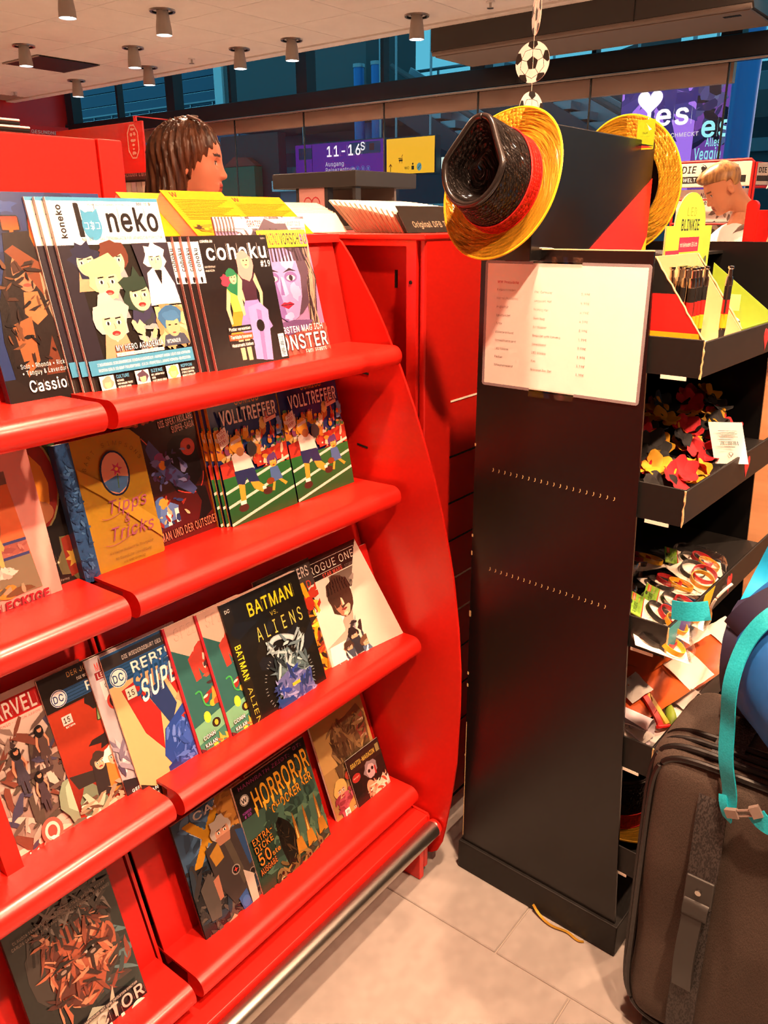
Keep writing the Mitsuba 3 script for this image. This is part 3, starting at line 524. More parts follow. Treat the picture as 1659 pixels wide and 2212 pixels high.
def art_bat():
    a = Art(168, 276, '#8d2a1c', 14); a.r(0, 60, 168, 160, '#6b1d18', '#a8361e'); a.r(0, 222, 168, 54, '#1d1714'); a.t('DER JOKER/RIDDLER-KRIEG', 44, 262, 8, '#b8844c', w=130); a.t('DIE WIEDERGEBURT DES DC-UNIVERSUMS', 58, 252, 4.4, '#c8bcb0', True, w=104); a.r(16, 226, 152, 22, '#24466e')
    for i in range(4): a.r(14, 228 + i * 5, 60, 1.4, '#16304e')
    a.t('REBIRTH', 64, 231, 14, '#d8d0c8', True, w=96); roundel(a, 24, 238, 13, 'DC', '#d8d0d4', '#2a3a66'); a.blob(86, 214, 26, 16, '#241a18', .2); a.t('BATMAN', 66, 182, 27, '#7fa06a', True, w=98, slant=.22, edge='#223018', ew=1.4)
    a.r(18, 196, 16, 14, '#d8c8c4'); a.t('15', 26, 199, 8, '#3a1c1a', True, align='c', w=11); a.t('BATMAN', 20, 191, 3, W, True, w=15)
    a.blob(90, 150, 40, 14, '#241a1a', .45); a.p((70, 156), (140, 176), (96, 150), '#1d1616')
    for x, y, r, hc in ((52, 120, 12, '#3a2a24'), (76, 118, 14, '#d8d2cc'), (104, 108, 13, '#4a2c20'), (128, 112, 12, '#2a2422')):
        a.p((x - r, y), (x + r, y), (x + r * 1.5, y - 52), (x - r * 1.4, y - 52), a.R.choice(['#4a3028', '#c87434', '#6b4a38', '#2c2424'])); head(a, x, y, r, hc, '#c99a7c')
    a.p((90, 60), (150, 120), (160, 50), (110, 20), '#d86a24'); a.p((60, 74), (130, 84), (152, 66), (124, 54), '#2a2220'); a.shards(0, 8, 168, 66, 80, 7, ['#8a7a64', '#c4b098', '#5a4436', '#e3d3c0', '#a08a72'], .5, 2); a.shards(120, 10, 48, 60, 30, 5, ['#f0e6da', '#d8cabc']); a.bars(26, 4, 54, 24); return a
def art_legacy():
    a = Art(168, 276, '#a39aa0', 15); a.t('MARVEL', 12, 254, 12, '#c8443c', True, w=34); a.r(10, 240, 40, 12, '#6d1d20'); a.t('LEGACY', 12, 242, 8, '#c0a09c', True, w=36); a.r(14, 206, 24, 30, '#d0c8c8'); a.t('02', 26, 224, 7, '#4a4248', True, align='c', w=11); a.e(26, 200, 10, 13, '#a8342c'); a.e(26, 200, 6, 9, '#2c1c1c')
    for i in range(12): a.line([(a.R.uniform(0, 168), 190), (a.R.uniform(0, 168), 90)], .6, '#c9c2c8')
    a.shards(0, 40, 168, 110, 90, 8, ['#6d6478', '#8c8494', '#d8d0d4', '#4a4058', '#b4a8b0'], .5, 2); a.blob(60, 120, 40, 30, '#6a5a8a', .3); a.p((0, 0), (60, 0), (52, 62), (0, 78), '#231d22'); a.p((40, 60), (60, 70), (64, 0), (46, 0), '#e8e0e0')
    for i, s in enumerate(('GERRY', 'DUGGAN', 'MATTEO', 'LOLLI')): a.t(s, 8, 52 - i * 9, 5, W, True, w=26)
    a.r(8, 8, 32, 8, '#e0bc22'); return a
def art_super():
    a = Art(168, 274, '#caa070', 16); a.r(0, 222, 168, 52, '#1f4672')
    for i in range(9): a.r(0, 224 + i * 5.5, 168, 1.8, '#163658')
    a.r(0, 250, 168, 20, '#2a2420'); a.t('DIE WIEDERGEBURT DES DC-UNIVERSUMS', 34, 256, 6.4, '#d8d0c8', True, w=130); a.t('REBIRTH', 40, 229, 17, '#e3dad2', True, w=120); roundel(a, 20, 232, 15, 'DC', '#e0d8d4', '#27466e')
    a.p((18, 210), (44, 216), (72, 150), (60, 90), (36, 130), '#9c2420'); a.p((96, 210), (150, 206), (168, 150), (120, 130), '#9c2420'); a.p((56, 190), (92, 200), (104, 150), (84, 120), '#23325e')
    for k in range(8): a.t('SUPERMAN', 40 - k * 1.2, 180 + k * 1.6, 32, '#1d3f6c' if k < 7 else '#26538c', True, w=158, slant=.35, rot=9) if k < 1 or k > 5 else None
    a.t('SUPERMAN', 42, 176, 32, '#f0e8e0', True, w=158, slant=.35, rot=9); a.r(24, 192, 18, 18, '#d8c8b8'); a.t('15', 33, 196, 9, '#3a2a24', True, align='c', w=13); a.t('SONS', 128, 172, 7, W, True); a.t('LEGACY', 128, 158, 7, W, True, w=38)
    a.p((70, 120), (122, 150), (166, 130), (150, 60), (110, 26), (74, 40), (56, 80), '#26408c'); a.p((80, 112), (120, 132), (132, 96), (104, 72), '#3654a8'); a.p((56, 60), (84, 70), (74, 22), (56, 16), '#1c3070'); a.p((104, 126), (138, 140), (126, 96), '#b82e24'); a.p((70, 44), (112, 30), (140, 8), (70, 2), '#b02a20')
    a.p((104, 158), (124, 180), (142, 172), (140, 150), (120, 140), '#c98a66'); a.shards(60, 30, 100, 90, 50, 6, ['#4a68b8', '#1e3474', '#2e4a98', '#5c78c4'], .5, 2); head(a, 138, 44, 17, '#2a2024', '#d89a78', 0, False); a.shards(140, 60, 28, 70, 30, 6, ['#e0b878', '#d89a60', '#efd09a']); a.shards(0, 0, 168, 26, 40, 6, ['#e89a80', '#d8785c', '#efb49a'])
    a.p((0, 0), (28, 0), (32, 40), (0, 60), '#2a1c1c')
    for i, s in enumerate(('DAN', 'JURGENS', 'DOUG', 'MAHNKE')): a.t(s, 6, 40 - i * 9, 5, W, True, w=20)
    a.bars(34, 4, 52, 18); return a
def art_spider():
    a = Art(168, 276, '#2c5a56', 17); a.r(0, 0, 4, 276, '#b8242c'); a.p((4, 276), (168, 276), (168, 240), (60, 196), (4, 236), '#d0a896'); a.t('SPIDER-MAN', 12, 248, 19, '#a88074', True, w=146, slant=.15); a.t('SPIDER-MAN', 13, 248.5, 18, '#cfa693', True, w=144, slant=.15)
    a.blob(66, 200, 26, 30, '#a8382c', .15); a.p((30, 210), (44, 220), (46, 170), (34, 168), '#a8382c'); a.p((60, 190), (96, 170), (100, 120), (80, 110), (70, 150), '#241c20'); a.p((84, 160), (104, 150), (108, 80), (96, 74), '#7a1c26'); a.shards(40, 130, 60, 80, 26, 6, ['#c04a38', '#3a2a2c', '#8a2a26', '#e0c0b0']); a.p((50, 120), (60, 150), (70, 116), '#c98a3a')
    a.r(4, 0, 164, 96, '#4f8a70', '#2f6a5c'); a.p((4, 96), (168, 126), (168, 96), (4, 66), '#6aa07c'); a.line(bez((24, 150), (50, 160), (20, 118), (52, 120), n=20), 3, '#3a9a4c'); a.e(52, 122, 6, 6, '#d8a030'); a.blob(70, 122, 15, 8, '#b84a2c'); a.e(34, 104, 7, 10, '#d8cc3a'); a.e(48, 88, 9, 8, '#2a2018'); a.e(48, 88, 4, 5, '#d8a030'); a.blob(90, 80, 16, 16, '#c83a34'); a.p((80, 92), (104, 100), (100, 72), '#e8e0d8')
    for c, x, y in (('#d85a9c', 96, 50), ('#e8a040', 70, 44), ('#8a4aa8', 116, 30), ('#e8d048', 56, 30), ('#d84a60', 120, 66)): a.star(x, y, 12, 24, 5, c, a.R.random())
    a.shards(20, 10, 140, 50, 50, 6, ['#e8c848', '#d8683a', '#e0a040', '#f0dc80']); a.p((4, 0), (50, 0), (46, 30), (4, 60), '#5a1c24'); a.shards(90, 150, 78, 80, 40, 6, ['#3a6a64', '#24504c', '#c0987c'])
    for i, s in enumerate(('CONN', 'KALAN', 'BANSON', 'FRANK', 'HANCK')): a.t(s, 12, 70 - i * 13, 6.4, W, True, w=26, rot=3, edge='#5a1c24', ew=.4)
    return a
def art_bva():
    a = Art(192, 276, '#14120f', 18); a.r(0, 0, 22, 276, '#1d1810'); a.shards(26, 120, 160, 150, 20, 16, ['#17181c', '#191510']); a.t('BATMAN', 6, 200, 13, '#c9b428', True, rot=-90, w=66); a.t('ALIENS', 8, 122, 10, '#b09a38', False, rot=-90, w=84); a.r(7, 10, 6, 14, '#d8901c'); a.t('DC', 4, 258, 6, '#d8d0c8', True, w=12)
    a.t('BATMAN', 50, 234, 24, '#d2bd24', True, w=114); a.t('VS.', 100, 218, 8, '#b8a63c', w=18)
    for i, c in enumerate('ALIENS'): a.t(c, 56 + i * 21, 184, 26, '#b2a04a', False, sx=.55)
    for i in range(60):
        t = i / 60 * 6.28; a.line([(106 + 62 * math.cos(t), 92 + 62 * math.sin(t)), (106 + 57 * math.cos(t), 92 + 57 * math.sin(t))], 1, '#8a8f8c') if i % 4 else None
    P = bez((84, 150), (70, 190), (118, 176), (140, 160), n=12); a.line(P, 10, '#8a979c'); a.line(P, 6, '#aab6b8')
    for q in ([(96, 150), (120, 150), (136, 120), (112, 100)], [(120, 110), (150, 130), (160, 90), (140, 60)], [(84, 120), (110, 130), (120, 96), (88, 90)]): a.poly(q, '#4f6468')
    a.shards(74, 60, 86, 110, 110, 6, ['#7c8e94', '#3d4e54', '#9fb0b4', '#222c30', '#566a72'], .5, 2.2); a.p((70, 100), (110, 112), (150, 90), (160, 50), (110, 40), (80, 60), '#55598c'); a.shards(66, 40, 90, 66, 60, 6, ['#6c70a4', '#34407c', '#23305c', '#8488b8', '#2a3c8c'], .5, 2); a.p((60, 70), (100, 60), (130, 20), (70, 26), '#203a74'); a.r(104, 78, 20, 6, '#c9a030')
    roundel(a, 174, 20, 9, 'DC', '#e0dcd6', '#1c1c1c'); a.r(36, 8, 18, 28, '#e4ded6'); a.blob(45, 24, 6, 8, K, .3); a.p((41, 12), (46, 12), (50, 22), (43, 22), K); a.t('DARK HORSE', 36, 3, 2.6, W, w=18); return a
def art_strip():
    a = Art(150, 276, '#b8741c', 19); a.r(0, 200, 150, 76, '#3a3432'); a.t('VENGERS', 60, 244, 20, '#cfc6be', True, w=80, edge=K, ew=1); a.t('AD', 108, 220, 14, '#a83a2a', True); a.shards(60, 10, 90, 200, 120, 10, ['#d8901c', '#a83424', '#e8b83a', '#6d2a1c', '#2a1d18', '#c8641c'], .5, 2); a.e(120, 190, 12, 14, '#a8301e'); return a
def art_rogue():
    a = Art(164, 274, '#c4b6a8', 20); a.r(0, 226, 164, 48, '#17120f')
    for q in ((10, 236, 144, 1), (10, 262, 144, 1), (10, 236, 1, 27), (153, 236, 1, 27)): a.r(*q, '#c0b2a6')
    a.t('ROGUE ONE', 82, 241, 16, '#cfc2b6', w=132, align='c'); a.t('STAR WARS', 76, 226, 8, '#b8483a', True, w=60, align='c'); a.t('STORY', 112, 227, 6, '#6b5f58', w=24)
    a.r(0, 90, 164, 134, '#a39688', '#5a5048'); a.p((0, 90), (60, 100), (60, 224), (0, 226), '#c8bfb2'); a.shards(110, 120, 50, 90, 30, 8, ['#4a4440', '#6a625a', '#8a8078']); a.p((40, 60), (80, 120), (150, 110), (164, 60), '#2f2a2c'); a.shards(60, 70, 100, 46, 40, 6, ['#4a464c', '#6d6a72', '#221e20'], .5, 2.4)
    portrait(a, 74, 170, 40, '#d0987c', '#9c6650', '#e3b498', '#3a2820', '#1d1412')
    for x, y, r, hc, cl in ((72, 92, 12, '#241c1c', '#2a2a30'), (104, 98, 13, '#2a2020', '#33343c'), (132, 84, 12, '#3a2a24', '#5a2c30'), (52, 74, 10, '#3c2c24', '#3a4450'), (92, 66, 11, '#5a4030', '#4a5a70'), (148, 66, 10, '#c0b4a8', '#8a7c70')):
        a.p((x - r, y - r * .5), (x + r, y - r * .5), (x + r * 1.3, y - r * 3.4), (x - r * 1.3, y - r * 3.4), cl); head(a, x, y, r, hc, '#c58e70', 0, False)
    a.r(0, 0, 164, 34, '#f3ece4'); a.shards(0, 20, 164, 22, 50, 6, ['#f3ece4', '#d8d0ca', '#b0a8a8'], .5, 3); a.p((6, 14), (60, 22), (44, 8), '#8a7870'); a.p((40, 18), (56, 34), (62, 20), '#b89878'); a.shards(70, 6, 90, 20, 12, 4, ['#a89c98', '#c8beb8']); a.t('JODY HOUSER · EMILIO LAISO', 30, 40, 4.6, '#5a5458', w=110); return a
def art_doctor():
    a = Art(180, 286, '#1d211f', 21); a.r(100, 60, 80, 180, '#2a3432', '#1f2422'); a.shards(110, 90, 66, 100, 30, 10, ['#3a4a4c', '#4a3a36', '#2c3a3e', '#8a4030', '#5a7a80'], .4, 2.2)
    a.p((20, 20), (70, 80), (130, 90), (180, 60), (180, 0), (20, 0), '#181a1e'); a.p((60, 60), (96, 40), (116, 70), (90, 86), '#aab0a0'); a.p((116, 70), (130, 96), (124, 40), '#c9b8a4'); portrait(a, 92, 168, 84, '#a8543a', '#5c2a20', '#c98a68', '#3c3632', '#17110f', '#6b2c24', .2)
    a.blob(150, 176, 11, 22, '#a85a40'); a.blob(151, 176, 6, 14, '#5c2a20'); a.shards(40, 100, 110, 150, 120, 6, ['#8a4430', '#b8684a', '#4a221a', '#7a3a2a', '#301a16', '#c88a6a'], .5, 2.4)
    for q in (-1, 1): a.p((92 + q * 26 - 22, 176), (92 + q * 26, 188), (92 + q * 26 + 22, 178), (92 + q * 26, 180), '#150f0e'); a.e(92 + q * 26, 170, 13, 6, '#2a1612'); a.e(92 + q * 26, 170, 5, 3, '#9a8478')
    a.shards(50, 236, 110, 40, 60, 7, ['#3c3632', '#5c544e', '#211d1b', '#7a726c'], .5, 2.5)
    a.t('CLAUDIA IANN • MARIANO LACLAUSTRA • RACHAEL STOTT', 10, 259, 4.8, '#b8a89a', w=158); a.t('CARLOS CABRERA • ALEXANDRE SIQUEIRA • RODRIGO FERNANDES', 6, 251, 4.8, '#b8a89a', w=168)
    a.r(40, 71, 130, 6, '#2c2624'); a.t('DIE NEUEN ABENTEUER MIT DEM ZWÖLFTEN DOCTOR', 41, 72, 3.6, '#c4b6aa', True, w=126); a.t('DOCTOR', 34, 48, 20, '#d0aca4', True, w=136); a.t('WHO', 40, 6, 38, '#f0dcd2', True, w=132); return a
def art_cable():
    a = Art(168, 268, '#22303e', 22); a.r(0, 170, 168, 98, '#3a5878', '#2c4058'); a.shards(0, 170, 168, 98, 40, 14, ['#46668a', '#2a3c52', '#5a7a9c']); a.line([(30, 236), (50, 214), (44, 200), (76, 180)], 1.6, '#b8c8d8'); a.line([(90, 250), (110, 230), (104, 214)], 1.6, '#b8c8d8')
    a.t('X', -6, 168, 84, '#b8801c', True, sx=1.15); a.t('CABLE', 40, 250, 14, '#d8d0c8', True, w=110); a.p((100, 268), (168, 268), (168, 196), (130, 190), (96, 220), '#b07838'); a.shards(98, 196, 70, 70, 30, 8, ['#c08a48', '#97622c', '#7a4a24'])
    a.r(0, 0, 168, 120, '#1a1c20'); a.shards(0, 20, 168, 150, 150, 10, ['#2c2a2c', '#3c3836', '#17181c', '#4a4440', '#22303e', '#564e48'], .5, 2.2); a.p((48, 190), (82, 200), (132, 196), (150, 140), (120, 70), (76, 64), (52, 120), '#38302e'); a.p((54, 176), (78, 190), (82, 156), (60, 150), '#a8762c'); a.p((90, 180), (104, 186), (118, 90), (106, 84), '#4a4238'); a.p((120, 190), (146, 180), (150, 120), (130, 110), '#28426a'); head(a, 92, 204, 22, '#a89c92', '#b8846a', .2, False); a.p((74, 196), (110, 196), (106, 180), (80, 180), '#a06e58')
    a.p((16, 130), (40, 150), (58, 120), (42, 60), (20, 64), '#4c4642'); a.p((46, 130), (60, 134), (58, 90), (48, 88), '#a8705a'); a.e(98, 120, 10, 10, '#8a8078'); a.e(98, 120, 7.5, 7.5, '#1c1818'); a.star(98, 120, 2, 6, 4, '#c8382c'); a.e(132, 94, 8, 8, '#1c1818'); a.ring(132, 94, 8, 1.6, '#8a8078'); a.p((140, 110), (160, 116), (168, 50), (150, 44), (136, 80), '#8d847c'); a.p((112, 110), (132, 90), (128, 30), (112, 36), '#b4a69a'); a.p((86, 66), (108, 74), (112, 30), (92, 28), '#2e4e86'); a.e(100, 52, 9, 11, '#3a62a0'); a.blob(64, 34, 13, 12, '#b88a78')
    a.p((16, 10), (40, 22), (70, 10), (100, 30), (140, 18), (168, 34), (168, 0), (0, 0), (0, 14), '#7a6058'); a.line([(10, 12), (36, 8), (56, 22), (80, 12), (110, 26), (150, 14)], 2.4, '#d8c4b8'); a.t('BIS ZUM BITTEREN ENDE', 100, 30, 5, W, True, w=62, rot=4); a.t('ROBINSON · PACHECO', 108, 22, 3.4, W, True, w=48, rot=4); return a
def art_horror():
    a = Art(163, 268, '#24382c', 23); a.r(0, 150, 163, 118, '#3a5448', '#22302c'); a.r(0, 196, 58, 72, '#1d1814'); a.r(0, 238, 163, 30, '#1d1814'); a.t('HANNRATH ZEIGT:', 10, 254, 8, '#8d3a6a', True, w=140)
    roundel(a, 20, 232, 11, 'W', '#d8d0c4', '#1c1814'); a.t('HORROR', 34, 196, 42, '#d0932c', True, w=122, rot=4, edge='#1c140c', ew=1.6); 
    for x in (40, 62, 84, 106, 128, 146): a.p((x - 4, 206), (x + 4, 206), (x + 1.5, 182 + (x % 3) * 4), (x - 1, 184), '#d0932c')
    a.t('SCHOCKER', 62, 168, 19, '#c8862a', True, w=92, rot=5, edge='#14100c', ew=1); a.t('HORROR', 6, 206, 5, '#8d3a8a', True, w=22); a.t('# 50', 8, 198, 6, '#8d3a8a', True, w=18)
    a.r(0, 0, 163, 70, '#2a2a1c', '#26382c'); a.shards(50, 70, 112, 96, 60, 12, ['#3f5c4c', '#2c443a', '#4f6c54', '#25362e'], .4, 1.6); a.p((72, 150), (82, 160), (90, 152), (104, 136), (112, 112), (108, 60), (78, 44), (70, 100), '#17140f'); a.e(82, 148, 6, 7, '#0c0a08'); a.shards(74, 50, 34, 90, 26, 4, ['#221c14', '#0f0d0a', '#3a2c1c'], .5, 2.6)
    for x in (116, 146): a.p((x - 5, 92), (x + 5, 92), (x + 3, 130), (x, 150), (x - 3, 130), '#8a5a24'); a.p((x - 12, 60), (x + 14, 60), (x + 8, 92), (x - 7, 92), '#a06c24'); a.p((x - 3, 92), (x + 2, 92), (x, 122), '#d8b060')
    for x, y, r in ((52, 50, 13), (92, 22, 14), (128, 44, 11)): a.blob(x, y, r, r * 1.1, '#6b5a3a', .12); a.e(x - r * .35, y + r * .1, r * .25, r * .3, '#14100c'); a.e(x + r * .35, y + r * .1, r * .25, r * .3, '#14100c'); a.r(x - r * .4, y - r * .7, r * .8, r * .25, '#c0ac80'); a.p((x - r, y - r), (x + r, y - r), (x + r * 1.4, y - r * 3), (x - r * 1.4, y - r * 3), '#31281a')
    a.shards(30, 6, 130, 60, 50, 6, ['#3a3420', '#5a4a2a', '#1f2a20', '#7a6638'], .5, 2)
    for i, (s, h_, w_) in enumerate((('EXTRA-', 13, 54), ('DICKE', 13, 50), ('50', 24, 34))): a.t(s, 5, 140 - i * 17 - 11 * (i == 2), h_, '#c8782a', True, w=w_, rot=5, edge='#14100c', ew=.7)
    a.t('ste', 42, 98, 10, '#c8782a', True, rot=5); a.t('AUSGABE', 5, 78, 12, '#b8622a', True, w=46, rot=6, edge='#14100c', ew=.7); a.bars(10, 14, 44, 20); return a
def art_dino():
    a = Art(170, 262, '#9c7a48', 24); a.r(0, 150, 170, 112, '#b08c54', '#8a6a3c'); a.p((40, 180), (70, 236), (120, 240), (140, 200), (130, 150), (104, 96), (70, 110), (50, 140), '#54402a'); a.p((110, 240), (150, 250), (166, 220), (160, 150), (146, 130), (140, 190), '#5e482e'); a.p((122, 216), (160, 226), (156, 160), (138, 168), '#7a3a2c')
    for i in range(7): a.p((128 + i * 4.6, 212), (131 + i * 4.6, 212), (129 + i * 4.6, 200), '#e3d6b4'); a.p((138 + i * 2.6, 168), (140 + i * 2.6, 168), (139 + i * 2.6, 178), '#e3d6b4')
    a.e(134, 232, 4, 3, '#d8a030'); a.shards(50, 100, 100, 130, 90, 7, ['#4a3822', '#6a5234', '#7d6340', '#3a2c1c'], .5, 2); a.p((44, 96), (60, 150), (36, 150), '#54402a')
    head(a, 34, 96, 18, '#c8a45c', '#d89a7a'); a.p((14, 80), (52, 84), (66, 40), (20, 36), '#a84a58'); a.shards(10, 40, 60, 50, 24, 6, ['#b85a66', '#8a3440']); a.t('DINO', 86, 62, 22, '#d8b02a', True, w=70, edge='#3a2410', ew=1); head(a, 64, 44, 18, '#b88a4a', '#c58460'); a.p((48, 28), (84, 30), (90, 0), (40, 0), '#3a2a24'); a.p((80, 60), (110, 50), (100, 10), (84, 14), '#a8342a'); a.e(66, 118, 12, 10, '#a03a28')
    a.poly(sg.box(26, 6, 42, 54), W)
    for i in range(18): a.r(29, 9 + i * 2.4, 10, a.R.choice((.7, 1.3)), K)
    return a
def art_booklet():
    a = Art(114, 150, '#1d1612', 25); a.r(0, 112, 114, 34, '#2a1d16'); a.t('GRATIS-MAGAZIN', 8, 124, 10, '#c0a84c', True, w=84, edge='#5a3a1c', ew=.6); a.r(98, 122, 12, 18, '#8a8050'); a.e(18, 100, 14, 10, '#a8302a'); a.t('NEU! JETZT', 8, 99, 3, '#e8c8b0', True, w=20)
    a.blob(66, 96, 22, 20, '#8a7a80', .15); a.blob(66, 92, 15, 16, '#b8a0a4', .12); a.e(60, 94, 4, 4, K); a.e(72, 96, 4, 4, K); a.r(78, 78, 4, 20, '#a82420'); a.p((40, 60), (62, 70), (90, 40), (80, 20), (50, 30), '#c98468'); a.e(52, 60, 12, 16, '#d89a78'); a.e(50, 52, 4, 6, '#4a1a16'); a.p((60, 40), (100, 70), (114, 40), (90, 4), (70, 6), '#e8b8a0'); a.p((80, 40), (114, 60), (114, 20), '#d8c0b8'); a.shards(40, 10, 70, 60, 30, 5, ['#e8c4ac', '#b8705a', '#c8a090', '#d84a34'], .5, 2); return a
def plain(w, h, c, cols, seed, n=20):
    a = Art(w, h, c, seed); a.shards(0, 0, w, h, n, 16, cols, .4, 1.6); return a
def stand_up(name, label, category, art, X, y, z, lean, thick, group=None, spine=None, edge='paper', bsdf='print_gloss', ply=None, roll=0, bend=None):
    """A book or magazine that leans on the rack's back board: page block, printed cover, spine."""
    th = math.radians(lean); ra = math.radians(roll)
    u0, v0, nn = np.array([1, 0, 0.]), np.array([0, math.sin(th), math.cos(th)]), np.array([0, -math.cos(th), math.sin(th)])
    u, v = u0 * math.cos(ra) + v0 * math.sin(ra), v0 * math.cos(ra) - u0 * math.sin(ra)
    t = thing(name, label, category, group); M = Tm((X, y, z), u, v, nn)
    ck = (art.w, art.h, thick, bend is not None)
    if bend:
        b = box((0, .001, -thick), (art.w / 1000, art.h / 1000 - .001, -.0002)); b = b.subdivide().subdivide().subdivide(); b.vertices = bend(b.vertices)
    else: b = extrude(art.box.buffer(-.4) if art.box.area < art.w * art.h - 1 else sg.box(.4, .4, art.w - .4, art.h - .4), 1); b.vertices = b.vertices * [.001, .001, thick] - [0, 0, thick + .0002]
    put('pages', {**mikit.ply(b, edge), 'to_world': M}, t)
    put('cover', {**(ply or print_ply(art, bsdf, bend)), 'to_world': M}, t)
    put('back_cover', {**mikit.ply(box((0, 0, -thick - .0006), (art.w / 1000, art.h / 1000, -thick)), 'black_card' if bend is None else 'paper_grey'), 'to_world': M}, t) if not bend else None
    if spine: put('spine', {**mikit.ply(box((-.0006, 0, -thick - .0005), (.0002, art.h / 1000, 0)), spine), 'to_world': M}, t)
    return t
for nm, c in (('sp_navy', '#1c2036'), ('sp_red', '#a51d24'), ('sp_yellow', '#b58a22'), ('sp_black', '#15110f'), ('sp_grey', '#8c8488'), ('sp_blue', '#23456f'), ('sp_pink', '#c98a84'), ('sp_peach', '#e0a184')): mat(nm, c, .35)
CB = 'comic book'
# top tier
stand_up('magazine', 'pale peach magazine at the left edge of the top tier', 'magazine', plain(150, 280, '#e0a184', ['#e4aa8e', '#d99a80', '#e8b49a'], 31), .352, 1.032, 1.207, 13, .008, spine='sp_peach')
stand_up('comic_book', 'dark blue comic magazine with huge red and yellow letters TAS, left of the white magazines', CB, art_zack(), .526, 1.042, 1.207, 13, .012, spine='sp_navy')
A = art_koneko(); P = print_ply(A)
for i, l in enumerate(('frontmost white koneko magazine, its whole cover in view', 'second copy of the white koneko magazine, only its left margin in view', 'rearmost copy of the white koneko magazine, next to the dark blue comic')):
    stand_up('magazine', l, 'magazine', A, .640 - .011 * i, 1.024 + .007 * i, 1.207, 13, .005, 'copies of the white koneko magazine', 'paper_grey', ply=P)
A = art_cohoku(); P = print_ply(A)
for i, l in enumerate(('frontmost black cohoku magazine with two dressed-up figures', 'second black cohoku magazine from the front, only its spine in view', 'third black cohoku magazine from the front, only its spine in view', 'fourth black cohoku magazine from the front, only its spine in view', 'rearmost black cohoku magazine, next to the white koneko cover')):
    stand_up('magazine', l, 'magazine', A, .857 - .011 * i, 1.012 + .006 * i, 1.207, 12, .0052, 'copies of the black cohoku magazine', 'sp_pink', ply=P)
A = art_panini(); P = print_ply(A)
for i in range(7):
    stand_up('magazine', ('front copy of the catalogue with a large purple painted face' if i == 0 else ('second', 'third', 'fourth', 'fifth', 'sixth', 'rearmost')[i - 1] + ' copy of the purple face catalogue, only its left edge showing'), 'magazine', A, .982 - .0042 * i, 1.034 + .0035 * i, 1.207, 14, .003, 'copies of the purple face catalogue', 'sp_grey', ply=P)
# second tier
stand_up('book', 'wide pink book reading MUSS INS ECKIGE at the left end of the second tier', 'book', art_muss(), .359, 1.047, .925, 11, .012, spine='sp_pink')
stand_up('book', 'black book with green top between the pink book and the yellow one', 'book', art_nnst(), .452, 1.066, .925, 11, .01, spine='sp_black')
stand_up('book', 'olive yellow book with blue cloth spine and curly lettering Tipps & Tricks', 'book', art_tipps(), .600, 1.050, .925, 11, .014, spine='sp_blue', bsdf='print_gloss')
stand_up('comic_book', 'dark red and black comic book BARTMAN UND DER OUTSIDER', CB, art_bartman(), .719, 1.066, .925, 11, .012, spine='sp_black')
A = art_voll(); P = print_ply(A)
for i, l in enumerate(('left VOLLTREFFER comic book with crowd and green field, its cover fully in view', 'copy just behind the left VOLLTREFFER book, only its yellow spine in view', 'rearmost copy behind the left VOLLTREFFER book, beside the dark red comic book')):
    stand_up('comic_book', l, CB, A, .888 - .0068 * i, 1.046 + .008 * i, .925, 11, .007, 'copies of the VOLLTREFFER comic book', 'sp_yellow', ply=P)
stand_up('comic_book', 'right VOLLTREFFER comic book, nearest to the red end panel', CB, A, 1.0575, 1.046, .925, 11, .007, 'copies of the VOLLTREFFER comic book', 'sp_yellow', ply=P)
# third tier
stand_up('comic_book', 'grey brown MARVEL LEGACY comic with a throng of figures, leftmost of the third tier', CB, art_marvel(), .393, .950, .553, 18, .004)
stand_up('comic_book', 'dark red comic with green letters BAT under a black REBIRTH band', CB, art_bat(), .487, .945, .553, 18, .004)
stand_up('comic_book', 'grey comic squeezed between the red BAT comic and the blue SUPER comic', CB, art_legacy(), .562, .940, .553, 18, .004)
stand_up('comic_book', 'blue and tan comic with slanted white letters SUPER under a blue REBIRTH band', CB, art_super(), .585, .935, .553, 18, .004)
A = art_spider(); P = print_ply(A)
for i, l in enumerate(('left of two teal SPIDER-MAN books with bright flowers, beside the blue SUPER comic', 'right of two teal SPIDER-MAN books, beside the black ALIENS book')):
    stand_up('comic_book', l, CB, A, .699 + .064 * i, .930 - .004 * i, .553, 18, .007, 'copies of the teal SPIDER-MAN book', 'sp_red', ply=P)
stand_up('comic_book', 'black book with yellow letters BATMAN VS. ALIENS in the middle of the third tier', CB, art_bva(), .814, .921, .553, 18, .016, spine='sp_black')
stand_up('comic_book', 'orange comic half hidden between the black ALIENS book and the ROGUE ONE comic', CB, art_strip(), .915, .946, .553, 18, .004)
def rogue_bend(v):
    v = np.array(v); s = v[:, 1] / .274; v[:, 2] += .03 * (1 - s) ** 3 * np.clip(v[:, 0] / .164, 0, 1) ** 1.3; v[:, 0] += .045 * (1 - s) ** 2.2 * np.clip(v[:, 0] / .164, 0, 1) ** 1.5
    return v
stand_up('comic_book', 'ROGUE ONE comic with black title box, its white lower corner bulging forward', CB, art_rogue(), 1.044, .938, .553, 20, .004, bend=rogue_bend, edge='paper')
stand_up('comic_book', 'plain red magazine behind the ROGUE ONE comic', CB, plain(150, 244, '#b51a16', ['#a81612', '#bf2019'], 41), 1.095, .956, .556, 18, .003)
